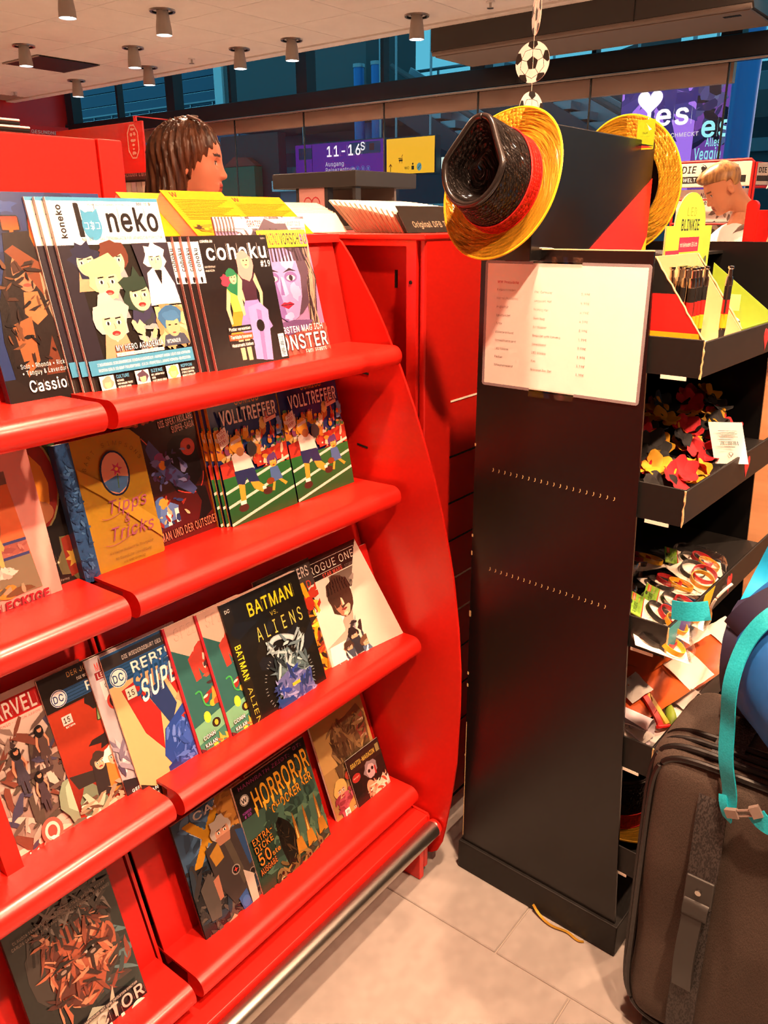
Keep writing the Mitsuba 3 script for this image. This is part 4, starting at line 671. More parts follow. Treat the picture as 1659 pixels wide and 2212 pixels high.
# lowest tier
stand_up('comic_book', 'DOCTOR WHO comic with a large stern painted face, leftmost of the lowest tier', CB, art_doctor(), .364, .936, .172, 18, .008, spine='sp_black')
stand_up('comic_book', 'dark blue comic with a yellow X and an armed grey haired figure', CB, art_cable(), .676, .940, .172, 18, .005, spine='sp_black')
A = art_horror(); P = print_ply(A)
for i, l in enumerate(('front HORROR SCHOCKER magazine reading EXTRA-DICKE 50ste AUSGABE', 'second HORROR SCHOCKER magazine, only its right strip in view')):
    stand_up('comic_book', l, CB, A, .813 + .041 * i, .932 + .007 * i, .172, 18, .006, 'copies of the HORROR SCHOCKER magazine', ply=P)
stand_up('comic_book', 'tan magazine with a roaring dinosaur, rightmost of the lowest tier', CB, art_dino(), 1.054, .950, .172, 20, .006)
stand_up('booklet', 'small dark booklet with a pale monster face in front of the dinosaur magazine', 'booklet', art_booklet(), 1.117, .943, .176, 20, .002)
# left neighbour section: dark poster with confetti behind the divider
stand_up('comic_book', 'brown cover with yellow confetti left of the red divider', CB, (lambda a: (a.shards(0, 0, 150, 270, 26, 4, ['#d8c02c', '#c8b870', '#b0c0b0'], .3, 1.6), a)[1])(plain(150, 270, '#4a2f1c', ['#5a3a22', '#3a2416', '#6a4a20'], 43, 40)), .205, .952, .553, 18, .004)
# printed row on top of the rack: thick yellow paperbacks
# ---------------------------------------------------------------- black cardboard display stand; local axes a (along its front), b (depth), z
SO, SA, SB = np.array([1.2745, 0, 0]), np.array([.9993, -.0378, 0]), np.array([.0378, .9993, 0])
SZ = np.array([0, 0, 1.])
def S(m): return frame(m, SO, SA, SB, SZ)
def SP(a, b, z): return SO + SA * a + SB * b + SZ * z
def sbox(lo, hi): return S(box(lo, hi))
def leaf(fn_pts, t): return S(prism_x(fn_pts, t[0], t[1]))
for nm, c, r in (('flag_red', '#d3201c', .45), ('flag_gold', '#e0a818', .45), ('heart_red', '#c8232a', .5), ('lime', '#7c9624', .5), ('lime_light', '#a9b858', .5), ('petal_red', '#c01722', .75), ('petal_gold', '#d9a31e', .75), ('petal_black', '#151312', .75),
                 ('orange_print', '#c8561c', .3), ('silicone_black', '#161414', .45), ('silicone_red', '#b4161f', .45), ('silicone_gold', '#d59a1a', .45), ('grip', '#1b1918', .6), ('teal_print', '#1a8f96', .35), ('violet_print', '#2f2a86', .35), ('tag_green', '#7f9420', .45), ('thread', '#e6dcc8', .7)): mat(nm, c, r)
scene['clear_film'] = {'type': 'thindielectric', 'int_ior': 1.33}
st = thing('display_stand', 'tall black cardboard display stand with trays of football fan goods', 'display stand')
WD = .68
def sidep(a0, a1): return S(prism_x([(.80, .06), (.80, 1.395), (.48, 1.395), (.455, .70), (.418, .06)], a0, a1))
obj('side_panel', sidep(0, .005), 'black_board', st, smooth=False)
obj('side_panel', sidep(WD - .005, WD), 'black_board', st, smooth=False)
obj('back_panel', sbox((0.005, .795, .06), (WD - .005, .80, 1.395)), 'black_card', st)
obj('plinth', S(rbox((-.008, .41, 0), (WD + .006, .806, .077), .003)), 'black_card', st)
obj('top_board', sbox((.005, .60, 1.37), (WD - .005, .795, 1.376)), 'black_card', st)
obj('worn_edge', cat(S(cyl((.0025, .48, 1.3955), (.0025, .80, 1.3955), .0016)), S(tube([(.0005, .803 - .004, z) for z in (.09, .4)], .001))), 'card_raw', st)
R = random.Random(4)
for z0, b0 in ((.990, .758), (.782, .756)):
    pf = []
    for i in range(20):
        b = b0 - .25 * i / 19
        pf.append(S(tube([(-.0006, b + .0022 * math.cos(t), z0 + .004 * math.sin(t) - .0003 * i) for t in np.linspace(math.pi * .75, math.pi * 1.5, 6)], .0007, 5)))
    obj('perforation_row', cat(pf), 'card_raw', st, kind='stuff')
chips = [S(box((-.0005, .7985 - R.random() * .002, z), (.003, .801, z + R.uniform(.004, .016)))) for z in (1.03, .84, .80, .66, .52, .49, .31)]
obj('edge_chips', cat(chips), 'card_raw', st, kind='stuff')
TZ = [(1.206, 1.262), (.957, 1.018), (.708, .766), (.450, .514), (.205, .262)]
heart = []
for t in np.linspace(0, 2 * np.pi, 36, endpoint=False): heart.append((16 * math.sin(t) ** 3, 13 * math.cos(t) - 5 * math.cos(2 * t) - 2 * math.cos(3 * t) - math.cos(4 * t)))
heart = np.array(heart)
for i, (z0, z1) in enumerate(TZ):
    t = key('tray', st)
    obj('floor', sbox((.008, .39, z0), (WD - .008, .79, z0 + .004)), 'black_card', t)
    obj('front_lip', S(rbox((.009, .389, z0), (WD - .009, .394, z1), .0015)), 'black_card', t)
    obj('side_lip', S(rbox((.008, .389, z0), (.012, .50, z1 + .004), .0015)), 'black_card', t)
    e = [(.0085, .3885, z0 - .001 + (z1 - z0 + .003) * k / 11) for k in range(12)]
    obj('raw_corner', S(tube([(x + R.uniform(-.0008, .0008), y + R.uniform(-.0008, .0008), z) for x, y, z in e], [.0014 + R.uniform(-.0005, .0008) for _ in e], 6)), 'card_raw', t)
    obj('price_strip', sbox((.0075, .41, z0 - .006), (.0095, .452, z0 + .0005)), 'paper', t)
    if i < 3:
        hm = extrude(np.c_[heart[:, 0] * .00095, heart[:, 1] * .00145], .0006)
        put('heart', mikit.ply(S(frame(hm, (.335, .3889, (z0 + z1) / 2 + .002), (1, 0, 0), (0, 0, 1), (0, -1, 0))), 'heart_red', smooth=False), t)
    if i == 2:
        for a0, a1, m in ((.012, .045, 'teal_print'), (.045, .115, 'violet_print'), (.16, .215, 'flag_gold')):
            sl = S(frame(extrude([(a0, z0 + .002), (a1, z0 + .002), (a1 + .03, z1 - .002), (a0 + (.0 if a0 < .02 else .03), z1 - .002)], .0004), (0, .3889, 0), (1, 0, 0), (0, 0, 1), (0, -1, 0)))
            obj('printed_patch', sl, m, t, smooth=False)
for z in (1.17, .92):
    hm = extrude([(0, 0), (.012, -.004), (.016, -.018), (.03, -.018), (.034, -.004), (.10, .0), (.075, .022), (.035, .03), (0, .026), (-.03, .012), (-.045, 0)], .0008)
    obj('hang_hole_tab', S(frame(hm, (WD - .0055, .66, z - .03), (0, -1, 0), (0, 0, 1), (-1, 0, 0))), 'paper_grey', st, smooth=False)
# laminated price list
pl = thing('price_list', 'laminated white price list taped to the side of the black stand', 'price list')
A = Art(303, 218, '#f4efe6', 3, sg.box(0, 0, 303, 218).buffer(-5).buffer(5).exterior.coords[:])
X0, ZT = 786, 1373
col = lambda b: X0 - b * 1000
row = lambda z: z * 1000 - (ZT - 218)
A.t('WM Preisliste', col(.7637), row(1.3375), 4.2, '#b3202a', True, w=44)
for i, (d, e, p) in enumerate((('Kugelschreiber', 'Pen Germany', '2,99€'), ('Hut mit Pailletten', 'sequined Hat', '9,99€'), ('Anglerhut', 'Fishing Hat', '4,99€'), ('Sportbeutel', 'Gym bag', '4,99€'), ('Tröte', 'Air Blaster', '2,99€'), ('Blütenarmband', 'Bracelet with flowers', '1,99€'),
                               ('Schweißarmband', 'Sweatband', '3,99€'), ('LED Blinkie', 'LED Blinkie', '3,99€'), ('Fächer', 'Fan', '3,99€'), ('Silikonarmband', 'Bracelet 3er Set', '3,99€'))):
    z = 1.3245 - .0149 * i; fs = 4.0
    A.t(d, col(.764), row(z), fs, '#3a2624', sx=.86); A.t(e, col(.687), row(z - .001), fs, '#3a2624', sx=.86); A.t(p, col(.5985), row(z - .0012), fs, '#c23a36', sx=.92)
put('sheet', mikit.ply(*[lambda v, f: None][:0]) if False else {**print_ply(A, 'print_matte'), 'to_world': Tm(SP(-.0012, .786, 1.155), -SB, SZ, -SA)}, pl)
rim = sg.box(-3, -3, 306, 221).buffer(-6).buffer(6).difference(sg.box(2, 2, 301, 216))
obj('laminate_rim', frame(extrude(aff.scale(rim, .001, .001, origin=(0, 0)), .0012), SP(-.0002, .786, 1.155), -SB, SZ, -SA), 'sp_grey', pl, smooth=False)
for b0, b1, z0, z1 in ((.692, .600, 1.368, 1.384), (.688, .600, 1.142, 1.158)):
    obj('tape', frame(extrude([(0, 0), (b0 - b1, .001), (b0 - b1 + .002, z1 - z0), (.001, z1 - z0)], .0003), SP(-.0016, b0, z0), -SB, SZ, -SA), 'clear_film', pl, smooth=False)
# header board with the flag corner
hd = thing('header_board', 'black header board with a red and gold flag corner on top of the stand', 'header board')
HY = .678
obj('board', rbox((1.262, HY, 1.377), (1.772, HY + .05, 1.592), .002), 'black_board', hd)
obj('red_corner', prism_y([(1.463, 1.378), (1.743, 1.378), (1.7715, 1.41), (1.7715, 1.523)], HY - .0012, HY - .0004), 'flag_red', hd, smooth=False)
obj('gold_corner', prism_y([(1.745, 1.378), (1.7715, 1.378), (1.7715, 1.408)], HY - .0012, HY - .0004), 'flag_gold', hd, smooth=False)
# ---------------------------------------------------------------- sequined hats
def sequins(base, dot, px=.0075, metal=.0, ro=.25, name=None, tilt=.5):
    def cell(uv):
        r = dr.floor(uv.y / px); x = uv.x / px + .5 * (r - 2 * dr.floor(r / 2)); i = dr.floor(x); return i, r, x - i - .5, uv.y / px - r - .5
    def colr(p, n, uv):
        i, r, fx, fy = cell(uv); d = dr.sqrt(fx * fx + fy * fy); ringm = smoothstep(.10, .16, d) * (1 - smoothstep(.20, .27, d)); g = .75 + .5 * mikit.cell_rand(i, r, 5)
        return mix(mi.Color3f(*lin(base)) * g, lin(dot), ringm * .85)
    def bump(p, n, uv):
        i, r, fx, fy = cell(uv); d = dr.sqrt(fx * fx + fy * fy)
        return px * (((mikit.cell_rand(i, r, 1) - .5) * fx + (mikit.cell_rand(i, r, 2) - .5) * fy) * 2 * tilt + .12 * smoothstep(.5, .3, d))
    b = {'type': 'principled', 'base_color': proc(colr), 'roughness': ro, 'metallic': metal, 'specular': .6}
    scene[name] = {'type': 'twosided', 'bsdf': {'type': 'bumpmap', 'arbitrary': proc(bump, eps=.0004), 'scale': 1.0, 'bsdf': b}}
sequins('#1a1716', '#050404', .0062, .25, .16, 'sequin_black', .35)
sequins('#c8201a', '#5c0c0a', .0062, .3, .2, 'sequin_red', .3)
sequins('#e0a62c', '#6d4410', .0062, .55, .22, 'sequin_gold', .35)
def grid_surf(P, m, n):              # closed ring grid: P (n rows, m columns, 3); uv in metres
    v = P.reshape(-1, 3); f = []
    for i in range(n - 1):
        for j in range(m - 1):
            q = i * m + j; f += [[q, q + 1, q + m + 1], [q, q + m + 1, q + m]]
    return v, np.array(f)
def hat(name, label, o, axis, upv, scale=1., lining=False, fill=1.):
    t = thing(name, label, 'hat', 'sequined hats in black, red and gold'); M = np.eye(4); axis = np.array(axis, float) / np.linalg.norm(axis); upv = np.array(upv, float); upv -= axis * (upv @ axis); upv /= np.linalg.norm(upv)
    M[:3, 0], M[:3, 1], M[:3, 2], M[:3, 3] = upv * scale, np.cross(axis, upv) * scale, axis * scale, o     # x = front of the hat
    m = 97; ph = np.linspace(0, 2 * np.pi, m); c, s = np.cos(ph), np.sin(ph)
    def shell(rows, bs, part, smooth=True):
        P = np.stack(rows); n = len(rows); v, f = grid_surf(P, m, n)
        du = np.linalg.norm(np.diff(P, axis=1), axis=2); dv = np.linalg.norm(np.diff(P, axis=0), axis=2)
        U = np.concatenate([np.zeros((n, 1)), np.cumsum(du, 1)], 1); V = np.concatenate([np.zeros((1, m)), np.cumsum(dv, 0)], 0)
        v = trimesh.transform_points(v, M); put(part, mikit.ply((v, f), bs, smooth=smooth, uv=np.c_[U.ravel(), V.mean(1).repeat(m)] * scale), t)
    def ringr(rx, ry, z, tear=0., cx=0.):
        k = 1 - tear * .42 * (np.clip(c, 0, 1) ** 1.2) * np.abs(s); return np.c_[cx + rx * c * (1 + .10 * tear * np.clip(c, 0, 1) ** 3), ry * s * k, np.full(m, z)]
    H = .092
    brim = []
    for u in np.linspace(0, 1, 9):
        q = ringr(.078 + .050 * u, .068 + .040 * u, 0); q[:, 2] = u * u * (.012 * np.abs(s) ** 2 - .006 * np.clip(c, 0, 1) + .016 * np.clip(-c, 0, 1) ** 2) ; brim.append(q)
    shell(brim, 'sequin_gold', 'brim'); b2 = [q - [0, 0, .003] for q in brim[::-1]]; shell(b2, 'sequin_gold', 'brim_underside')
    ed = brim[-1] * [1.004, 1.004, 1] - [0, 0, .0012]; obj('brim_edge', trimesh.Trimesh(**{k: v for k, v in (lambda q: {'vertices': trimesh.transform_points(q.vertices, M), 'faces': q.faces})(tube(ed, .0022, 6)).items()}, process=False), 'flag_gold', t)
    def side(h):                         # crown side, 0 at the brim, 1 at the top edge
        w = 1 - .16 * h ** 1.5; q = ringr(.080 * w, .070 * w, H * h, tear=1.3 * h ** 1.4); q[:, 2] += h * (.006 * c); return q
    shell([side(h) * [1.02, 1.02, 1] for h in np.linspace(.0, .32, 6)], 'sequin_red', 'band')
    shell([side(h) for h in np.linspace(.30, 1, 14)], 'sequin_black', 'crown')
    for h in (.01, .32): obj('band_piping', trimesh.Trimesh(trimesh.transform_points((qq := tube(side(h) * [1.022, 1.022, 1], .0012, 6)).vertices, M), qq.faces, process=False), 'flag_red', t)
    top = []
    for u in np.linspace(0, 1, 16):
        q = side(1.) * [1 - u * .97, 1 - u * .97, 1]; lipz = .006 * math.sin(min(u * 6, 3.14)); dep = -.034 * smooth01((u - .12) / .35)
        q[:, 2] += lipz + dep * (1 - .25 * u) + .012 * max(0, u - .5) * 2; top.append(q)
    shell(top, 'sequin_black', 'crown_top')
    rr = side(1.) * [.93, .93, 1]; rr[:, 2] += .005
    obj('crown_ridge', trimesh.Trimesh(trimesh.transform_points((qq := tube(rr, .0055, 8)).vertices, M), qq.faces, process=False), 'sequin_black_plain', t, smooth=True)
    if lining:
        L = [ringr(.079, .069, -.0035), ringr(.076, .066, .0), ringr(.07, .06, .03), ringr(.062, .05, .06), ringr(.03, .026, .066), ringr(.001, .001, .066)]
        shell(L, 'lining', 'lining')
    return t
def smooth01(x): x = min(max(x, 0), 1); return x * x * (3 - 2 * x)
mat('sequin_black_plain', '#1b1716', .22, .7, coat=.6); mat('lining', '#0d0c0c', .75)
hat('sequined_hat', 'sequined hat with black crown, red band and gold brim hanging left of the header board', (1.215, .708, 1.497), (-1, .02, .30), (.30, -.10, 1), .95)
hat('sequined_hat', 'sequined hat seen from inside, gold brim with a black lining, right of the header board', (1.785, .742, 1.512), (1, .10, -.05), (0, .05, 1), 1.06, lining=True)
hat('sequined_hat', 'sequined hat lying on the lowest tray of the stand, behind the suitcase', SP(.16, .52, .222), SZ + [0, 0, 0], (0, -1, 0), 1.0)
tg = thing('hang_tag', 'small green hang tag with a flag stripe on the gold brim of the right hat', 'tag')
A = Art(35, 54, '#93a51f', 4); A.p((0, 0), (35, 0), (35, 3), (18, 6), (0, 9), '#e0a020'); A.p((0, 3), (35, 2.4), (20, 8), (0, 11), '#c8302a'); A.p((0, 8), (16, 7), (35, 5.6), (35, 6.4), (16, 10), (0, 12), '#1c1714'); A.p((16, 48), (30, 36), (24, 34), (20, 44), '#e6e4c0'); A.t('Hut', 17, 28, 4, '#3c4a16', True, align='c'); A.t('mit Pailletten', 17, 23, 2, '#5a6a20', w=18, align='c')
put('card', mikit.ply(rbox((1.6995, .654, 1.574), (1.7003, .690, 1.626), .0003, 4), 'tag_green'), tg)
put('print', {**print_ply(A), 'to_world': Tm((1.6990, .6895, 1.5735), (0, -1, 0), (0, 0, 1), (-1, 0, 0))}, tg)
obj('thread', tube(bez((1.70, .672, 1.622), (1.72, .672, 1.64), (1.74, .69, 1.63), n=8), .0006, 5), 'thread', tg)
th = thing('thread_loop', 'white thread with a small ring hanging from the left hat over the stand top', 'thread')
obj('ring', tube([SP(-.006 + .0, .706 + .0065 * math.cos(t), 1.404 + .0065 * math.sin(t)) for t in np.linspace(0, 6.29, 22)], .0016, 6), 'thread', th)
obj('string', tube(bez(SP(-.02, .75, 1.402), SP(-.02, .72, 1.388), SP(-.01, .69, 1.402), SP(.0, .655, 1.397), n=18), .0009, 5), 'thread', th)
# ---------------------------------------------------------------- goods on the trays
pb = thing('pen_box', 'cardboard pen holder with black, red and gold sides on the top tray', 'pen box')
def sideq(a0, a1, pts): return S(prism_x(pts, a0, a1))
sl = lambda z: .395 + (z - 1.258) * (.489 - .395) / (1.386 - 1.258)
for a, nm in ((.026, 'side'), (.212, 'side')):
    for z0, z1, m in ((1.211, 1.272, 'flag_gold'), (1.272, 1.331, 'flag_red'), (1.331, 1.386, 'black_card')):
        obj('side_stripe', sideq(a, a + .002, [(.49, z0), (.49, z1), (sl(z1), z1), (max(sl(max(z0, 1.24)), .397), z0)]), m, pb, smooth=False)
    obj('inner_liner', sideq(a + (.002 if a < .1 else -.003), a + (.005 if a < .1 else 0), [(.49, 1.211), (.49, 1.385), (.397, 1.259), (.397, 1.211)]), 'card_raw', pb, smooth=False)
    obj('raw_edge', S(tube([(a + .001 + R.uniform(-.001, .001), sl(z) - .001 + R.uniform(-.0008, .0008), z) for z in np.linspace(1.262, 1.386, 16)], .0017, 6)), 'card_raw', pb)
obj('back', sbox((.026, .488, 1.211), (.214, .491, 1.387)), 'card_raw', pb)
obj('front', sbox((.026, .394, 1.211), (.214, .396, 1.256)), 'flag_gold', pb)
obj('insert', sbox((.03, .397, 1.236), (.21, .487, 1.238)), 'white_plastic', pb)
hol = [S(cyl((.045 + .018 * i, .408 + .018 * j, 1.2378), (.045 + .018 * i, .408 + .018 * j, 1.2386), .0045, 12)) for i in range(9) for j in range(4)]
obj('holes', cat(hol), 'dark_slot', pb, kind='stuff')
def lp(prof): return lathe(prof, 14)
pen_parts = [('grip', lp([(0, -.004), (.0035, -.002), (.0048, .012), (.0043, .02), (.0052, .032), (0, .032)]), 'grip'), ('ring', lp([(0, .032), (.0055, .032), (.0055, .035), (0, .035)]), 'chrome'), ('gold_band', lp([(0, .035), (.0056, .035), (.0056, .058), (0, .058)]), 'flag_gold'),
             ('red_band', lp([(0, .058), (.0057, .058), (.0057, .081), (0, .081)]), 'flag_red'), ('black_band', lp([(0, .081), (.0057, .081), (.0056, .103), (0, .103)]), 'black_card'), ('collar', lp([(0, .103), (.0058, .103), (.0062, .106), (.0058, .109), (.006, .113), (.005, .118), (0, .118)]), 'chrome'),
             ('push_button', lp([(0, .118), (.0036, .118), (.0034, .129), (.0052, .131), (.0048, .134), (0, .135)]), 'chrome'), ('clip', cat(box((-.0015, -.0085, .06), (.0015, -.0073, .112)), box((-.0015, -.008, .108), (.0015, -.004, .112))), 'chrome')]
pen_parts = [(n_, mikit.ply(m_, b_, smooth=40), b_) for n_, m_, b_ in pen_parts]
pl_lab = ['pen standing alone in front of the bundle'] + [f'pen of the bundle, {w} from left in its {r} row' for r in ('front', 'middle', 'back') for w in ('first', 'second', 'third', 'fourth')]
pos = [(.140, .408)] + [(.058 + .017 * i + .004 * r, .437 + .016 * r) for r in range(3) for i in range(4)]
for (a, b), l in zip(pos, pl_lab):
    t = thing('ballpoint_pen', 'black, red and gold ' + l, 'pen', 'flag pens in the pen box'); q = R.uniform(-.04, .04); g = R.uniform(-.03, .03); ro = R.uniform(0, 360)
    for n_, d, b_ in pen_parts: put(n_, {**d, 'to_world': T().translate(SP(a, b, 1.236 + R.uniform(0, .0))).rotate([0, 1, 0], math.degrees(q)).rotate([1, 0, 0], math.degrees(g)).rotate([0, 0, 1], ro)}, t)
bk = thing('blinkie_box', 'lime green display box with an arched header card reading LED BLINKIE', 'display box')
A = Art(224, 240, None, 5, [(0, 0), (224, 0), (224, 188), (186, 188)] + [(112 + 74 * math.cos(t), 188 + 58 * math.sin(t)) for t in np.linspace(0, math.pi, 20)] + [(38, 188), (0, 188)])
A.poly(A.box, '#9fb238', '#a9b840')
for x in (95, 112, 129): A.t('LED'[(95, 112, 129).index(x)], x, 205, 15, '#7f9420', False, align='c', w=10)
A.t('BLINKIE', 112, 180, 19, '#23301a', True, w=90, align='c'); A.r(64, 142, 98, 26, '#c02a44'); A.t('mit blinkendem LED Licht', 113, 151, 8, '#f2d8c8', w=84, align='c'); A.r(4, 112, 64, 34, '#c02a44'); A.t('für Sportveranstaltungen', 36, 132, 5, '#f2d8c8', w=54, align='c'); A.t('und Partys', 36, 122, 5, '#f2d8c8', w=26, align='c')
RR = random.Random(12)
for i in range(26):
    x = 4 + i * 8.6; h_ = RR.uniform(26, 52); A.blob(x, h_, 7, 9, '#2f3a24', .15); A.p((x - 9, 0), (x + 9, 0), (x + 8, h_), (x - 8, h_), '#2f3a24')
    if i % 2: A.line([(x + 4, h_ - 8), (x + RR.uniform(0, 8), h_ + 22), (x + RR.uniform(-4, 10), h_ + RR.uniform(34, 56))], 4, '#2f3a24')
A.line([(20, 112), (70, 60)], 14, '#3a4638'); A.line([(150, 70), (204, 128), (212, 60)], 9, '#46523c')
Bh = .545
obj('header_card', S(frame(extrude(aff.scale(A.box, .001, .001, origin=(0, 0)), .0025), (.194, Bh, 1.243), (1, 0, 0), (0, 0, 1), (0, -1, 0))), 'card_raw', bk, smooth=False)
put('header_print', {**print_ply(A, 'print_matte'), 'to_world': Tm(SP(.194, Bh - .0029, 1.243), SA, SZ, -SB)}, bk)
for a in (.224, .452):
    obj('side', sideq(a, a + .002, [(Bh - .004, 1.211), (Bh - .004, 1.36), (.41, 1.262), (.41, 1.211)]), 'lime', bk, smooth=False)
    obj('liner', sideq(a + .002, a + .0028, [(Bh - .004, 1.211), (Bh - .004, 1.358), (.41, 1.26), (.41, 1.211)]), 'lime_light', bk, smooth=False)
obj('front', sbox((.224, .408, 1.211), (.454, .411, 1.258)), 'lime', bk)
obj('insert', sbox((.227, .411, 1.232), (.45, Bh - .006, 1.234)), 'white_plastic', bk)
obj('slots', cat([sbox((.25 + .04 * i, .42, 1.234), (.256 + .04 * i, .50, 1.2348)) for i in range(5)]), 'dark_slot', bk, kind='stuff')
gb = thing('blinkie_light', 'clear bag with two football shaped lights under a lime card in the green box', 'toy light')
for k in (-1, 1): obj('football', align(lathe([(0, .004), (.008, .0035), (.0125, .001), (.013, -.001), (0, -.002)], 20), -SA * .6 - SB * .5 + SZ * .4, SP(.29 + .0, .45 - .013 * k, 1.262)), 'white_plastic', gb)
for k in (-1, 1):
    for q in range(5): obj('patch', align(cyl((.0085 * math.cos(q * 1.257), .0085 * math.sin(q * 1.257), .0015), (.0085 * math.cos(q * 1.257), .0085 * math.sin(q * 1.257), .0042), .0026, 6), -SA * .6 - SB * .5 + SZ * .4, SP(.29, .45 - .013 * k, 1.262)), 'dark_slot', gb)
obj('card', S(frame(box((-.03, 0, 0), (.03, .03, .001)), (.295, .462, 1.284), (.1, -.99, 0), (.35, .1, .93), (-.93, 0, .35))), 'lime_light', gb)
obj('bag', S(frame(trimesh.creation.icosphere(2, 1).apply_scale((.03, .045, .01)), (.288, .455, 1.272), (.1, -.99, 0), (.35, .1, .93), (-.93, 0, .35))), 'clear_film', gb)
# flower bracelets in the second tray
def flower(o, nrm, r, m, parent, rr):
    V, F, n0 = [], [], 0; ro = rr.random() * 6
    for k in range(6):
        a0 = ro + k * 1.0472; cu = rr.uniform(.1, .7)
        ts = [0, .35, .7, 1.]; ws = [.12, .42, .5, .2]; pts = []
        for t_, w in zip(ts, ws):
            for sgn in (-1, -.4, .4, 1): pts.append((r * t_ * math.cos(a0) - sgn * w * r * math.sin(a0), r * t_ * math.sin(a0) + sgn * w * r * math.cos(a0), r * (cu * t_ * t_ - .18 * abs(sgn) * t_ + .03 * k % .05)))
        V += pts
        for i in range(3):
            for j in range(3): q = n0 + i * 4 + j; F += [[q, q + 1, q + 5], [q, q + 5, q + 4]]
        n0 += 16
    return put('flower', mikit.ply(align(trimesh.Trimesh(V, F, process=False), nrm, o), m, smooth=True), parent)
rr = random.Random(21); PM = ['petal_red', 'petal_gold', 'petal_black']
fb = [(.035, .41, 0), (.06, .44, 1), (.11, .42, 0), (.16, .415, 1), (.21, .43, 0), (.05, .49, 2), (.12, .49, 2), (.19, .50, 0), (.27, .47, 2), (.04, .55, 0), (.10, .58, 0), (.17, .58, 1), (.24, .56, 1), (.31, .55, 1), (.36, .49, 0), (.43, .46, 2), (.50, .47, 2), (.39, .57, 2), (.47, .56, 0), (.30, .64, 0), (.20, .66, 1), (.10, .67, 2), (.56, .5, 2), (.60, .56, 1)]
where = ['by the left corner of', 'near the left front of', 'at the middle left of', 'in the middle of', 'right of the middle of', 'at the back left of', 'at the back of', 'at the right of']
for i, (a, b, c) in enumerate(fb):
    a, b = .05 + a * .93, .435 + (b - .40) * .95
    t = thing('flower_bracelet', f'paper flower bracelet with {("red", "yellow", "black")[c]} petals, number {i + 1} from the left front in the second tray' if False else f'paper flower bracelet, {("red", "yellow", "black")[c]} bloom on top, {["frontmost left", "left", "centre left", "centre", "right of centre", "far right"][min(5, int(a / .11))]} in the {"front" if b < .48 else "middle" if b < .56 else "back"} of the second tray', 'bracelet', 'flower bracelets in the second tray')
    zz = .972 + max(0, b - .40) * .38
    for k in range(3):
        o = SP(a + rr.uniform(-.018, .018), b + rr.uniform(-.018, .018), zz + .007 * k + rr.uniform(0, .01)); nr = np.array([rr.uniform(-.7, .2), rr.uniform(-.9, .1), 1.])
        flower(o, nr, rr.uniform(.026, .034), PM[c] if k == 2 else PM[(c + k + 1) % 3], t, rr)
    obj('band', tube([SP(a + .024 * math.cos(q), b + .024 * math.sin(q), zz - .002) for q in np.linspace(0, 6.29, 14)], .0015, 5), 'silicone_black', t)
wt = thing('paper_tag', 'white paper tag with a bar code hanging over the second tray', 'tag')
A = Art(62, 84, '#efe6dc', 6)
for i in range(5): A.r(14 + i % 2 * 4, 66 - i * 3, 34 - i % 2 * 8, .9, '#6b5f58')
for i in range(14): A.r(14 + i * 2.4, 38, A.R.choice((.7, 1.2)), 8, '#4a403a')
A.r(20, 34, 20, 1, '#6b5f58'); A.ring(31, 20, 4, .8, '#6b5f58'); A.line([(27, 22), (31, 15), (35, 22)], .8, '#6b5f58')
def sheet_bend(v): v = np.array(v); v[:, 2] += .008 * np.sin(v[:, 1] / .084 * 3.1); return v
put('sheet', {**print_ply(A, 'print_matte', sheet_bend), 'to_world': Tm(SP(.255, .425, 1.005), (SA * .55 - SB * .83), (SB * .3 + SA * .1 + SZ * .9), (-SA * .8 - SB * .55 + SZ * .25))}, wt)
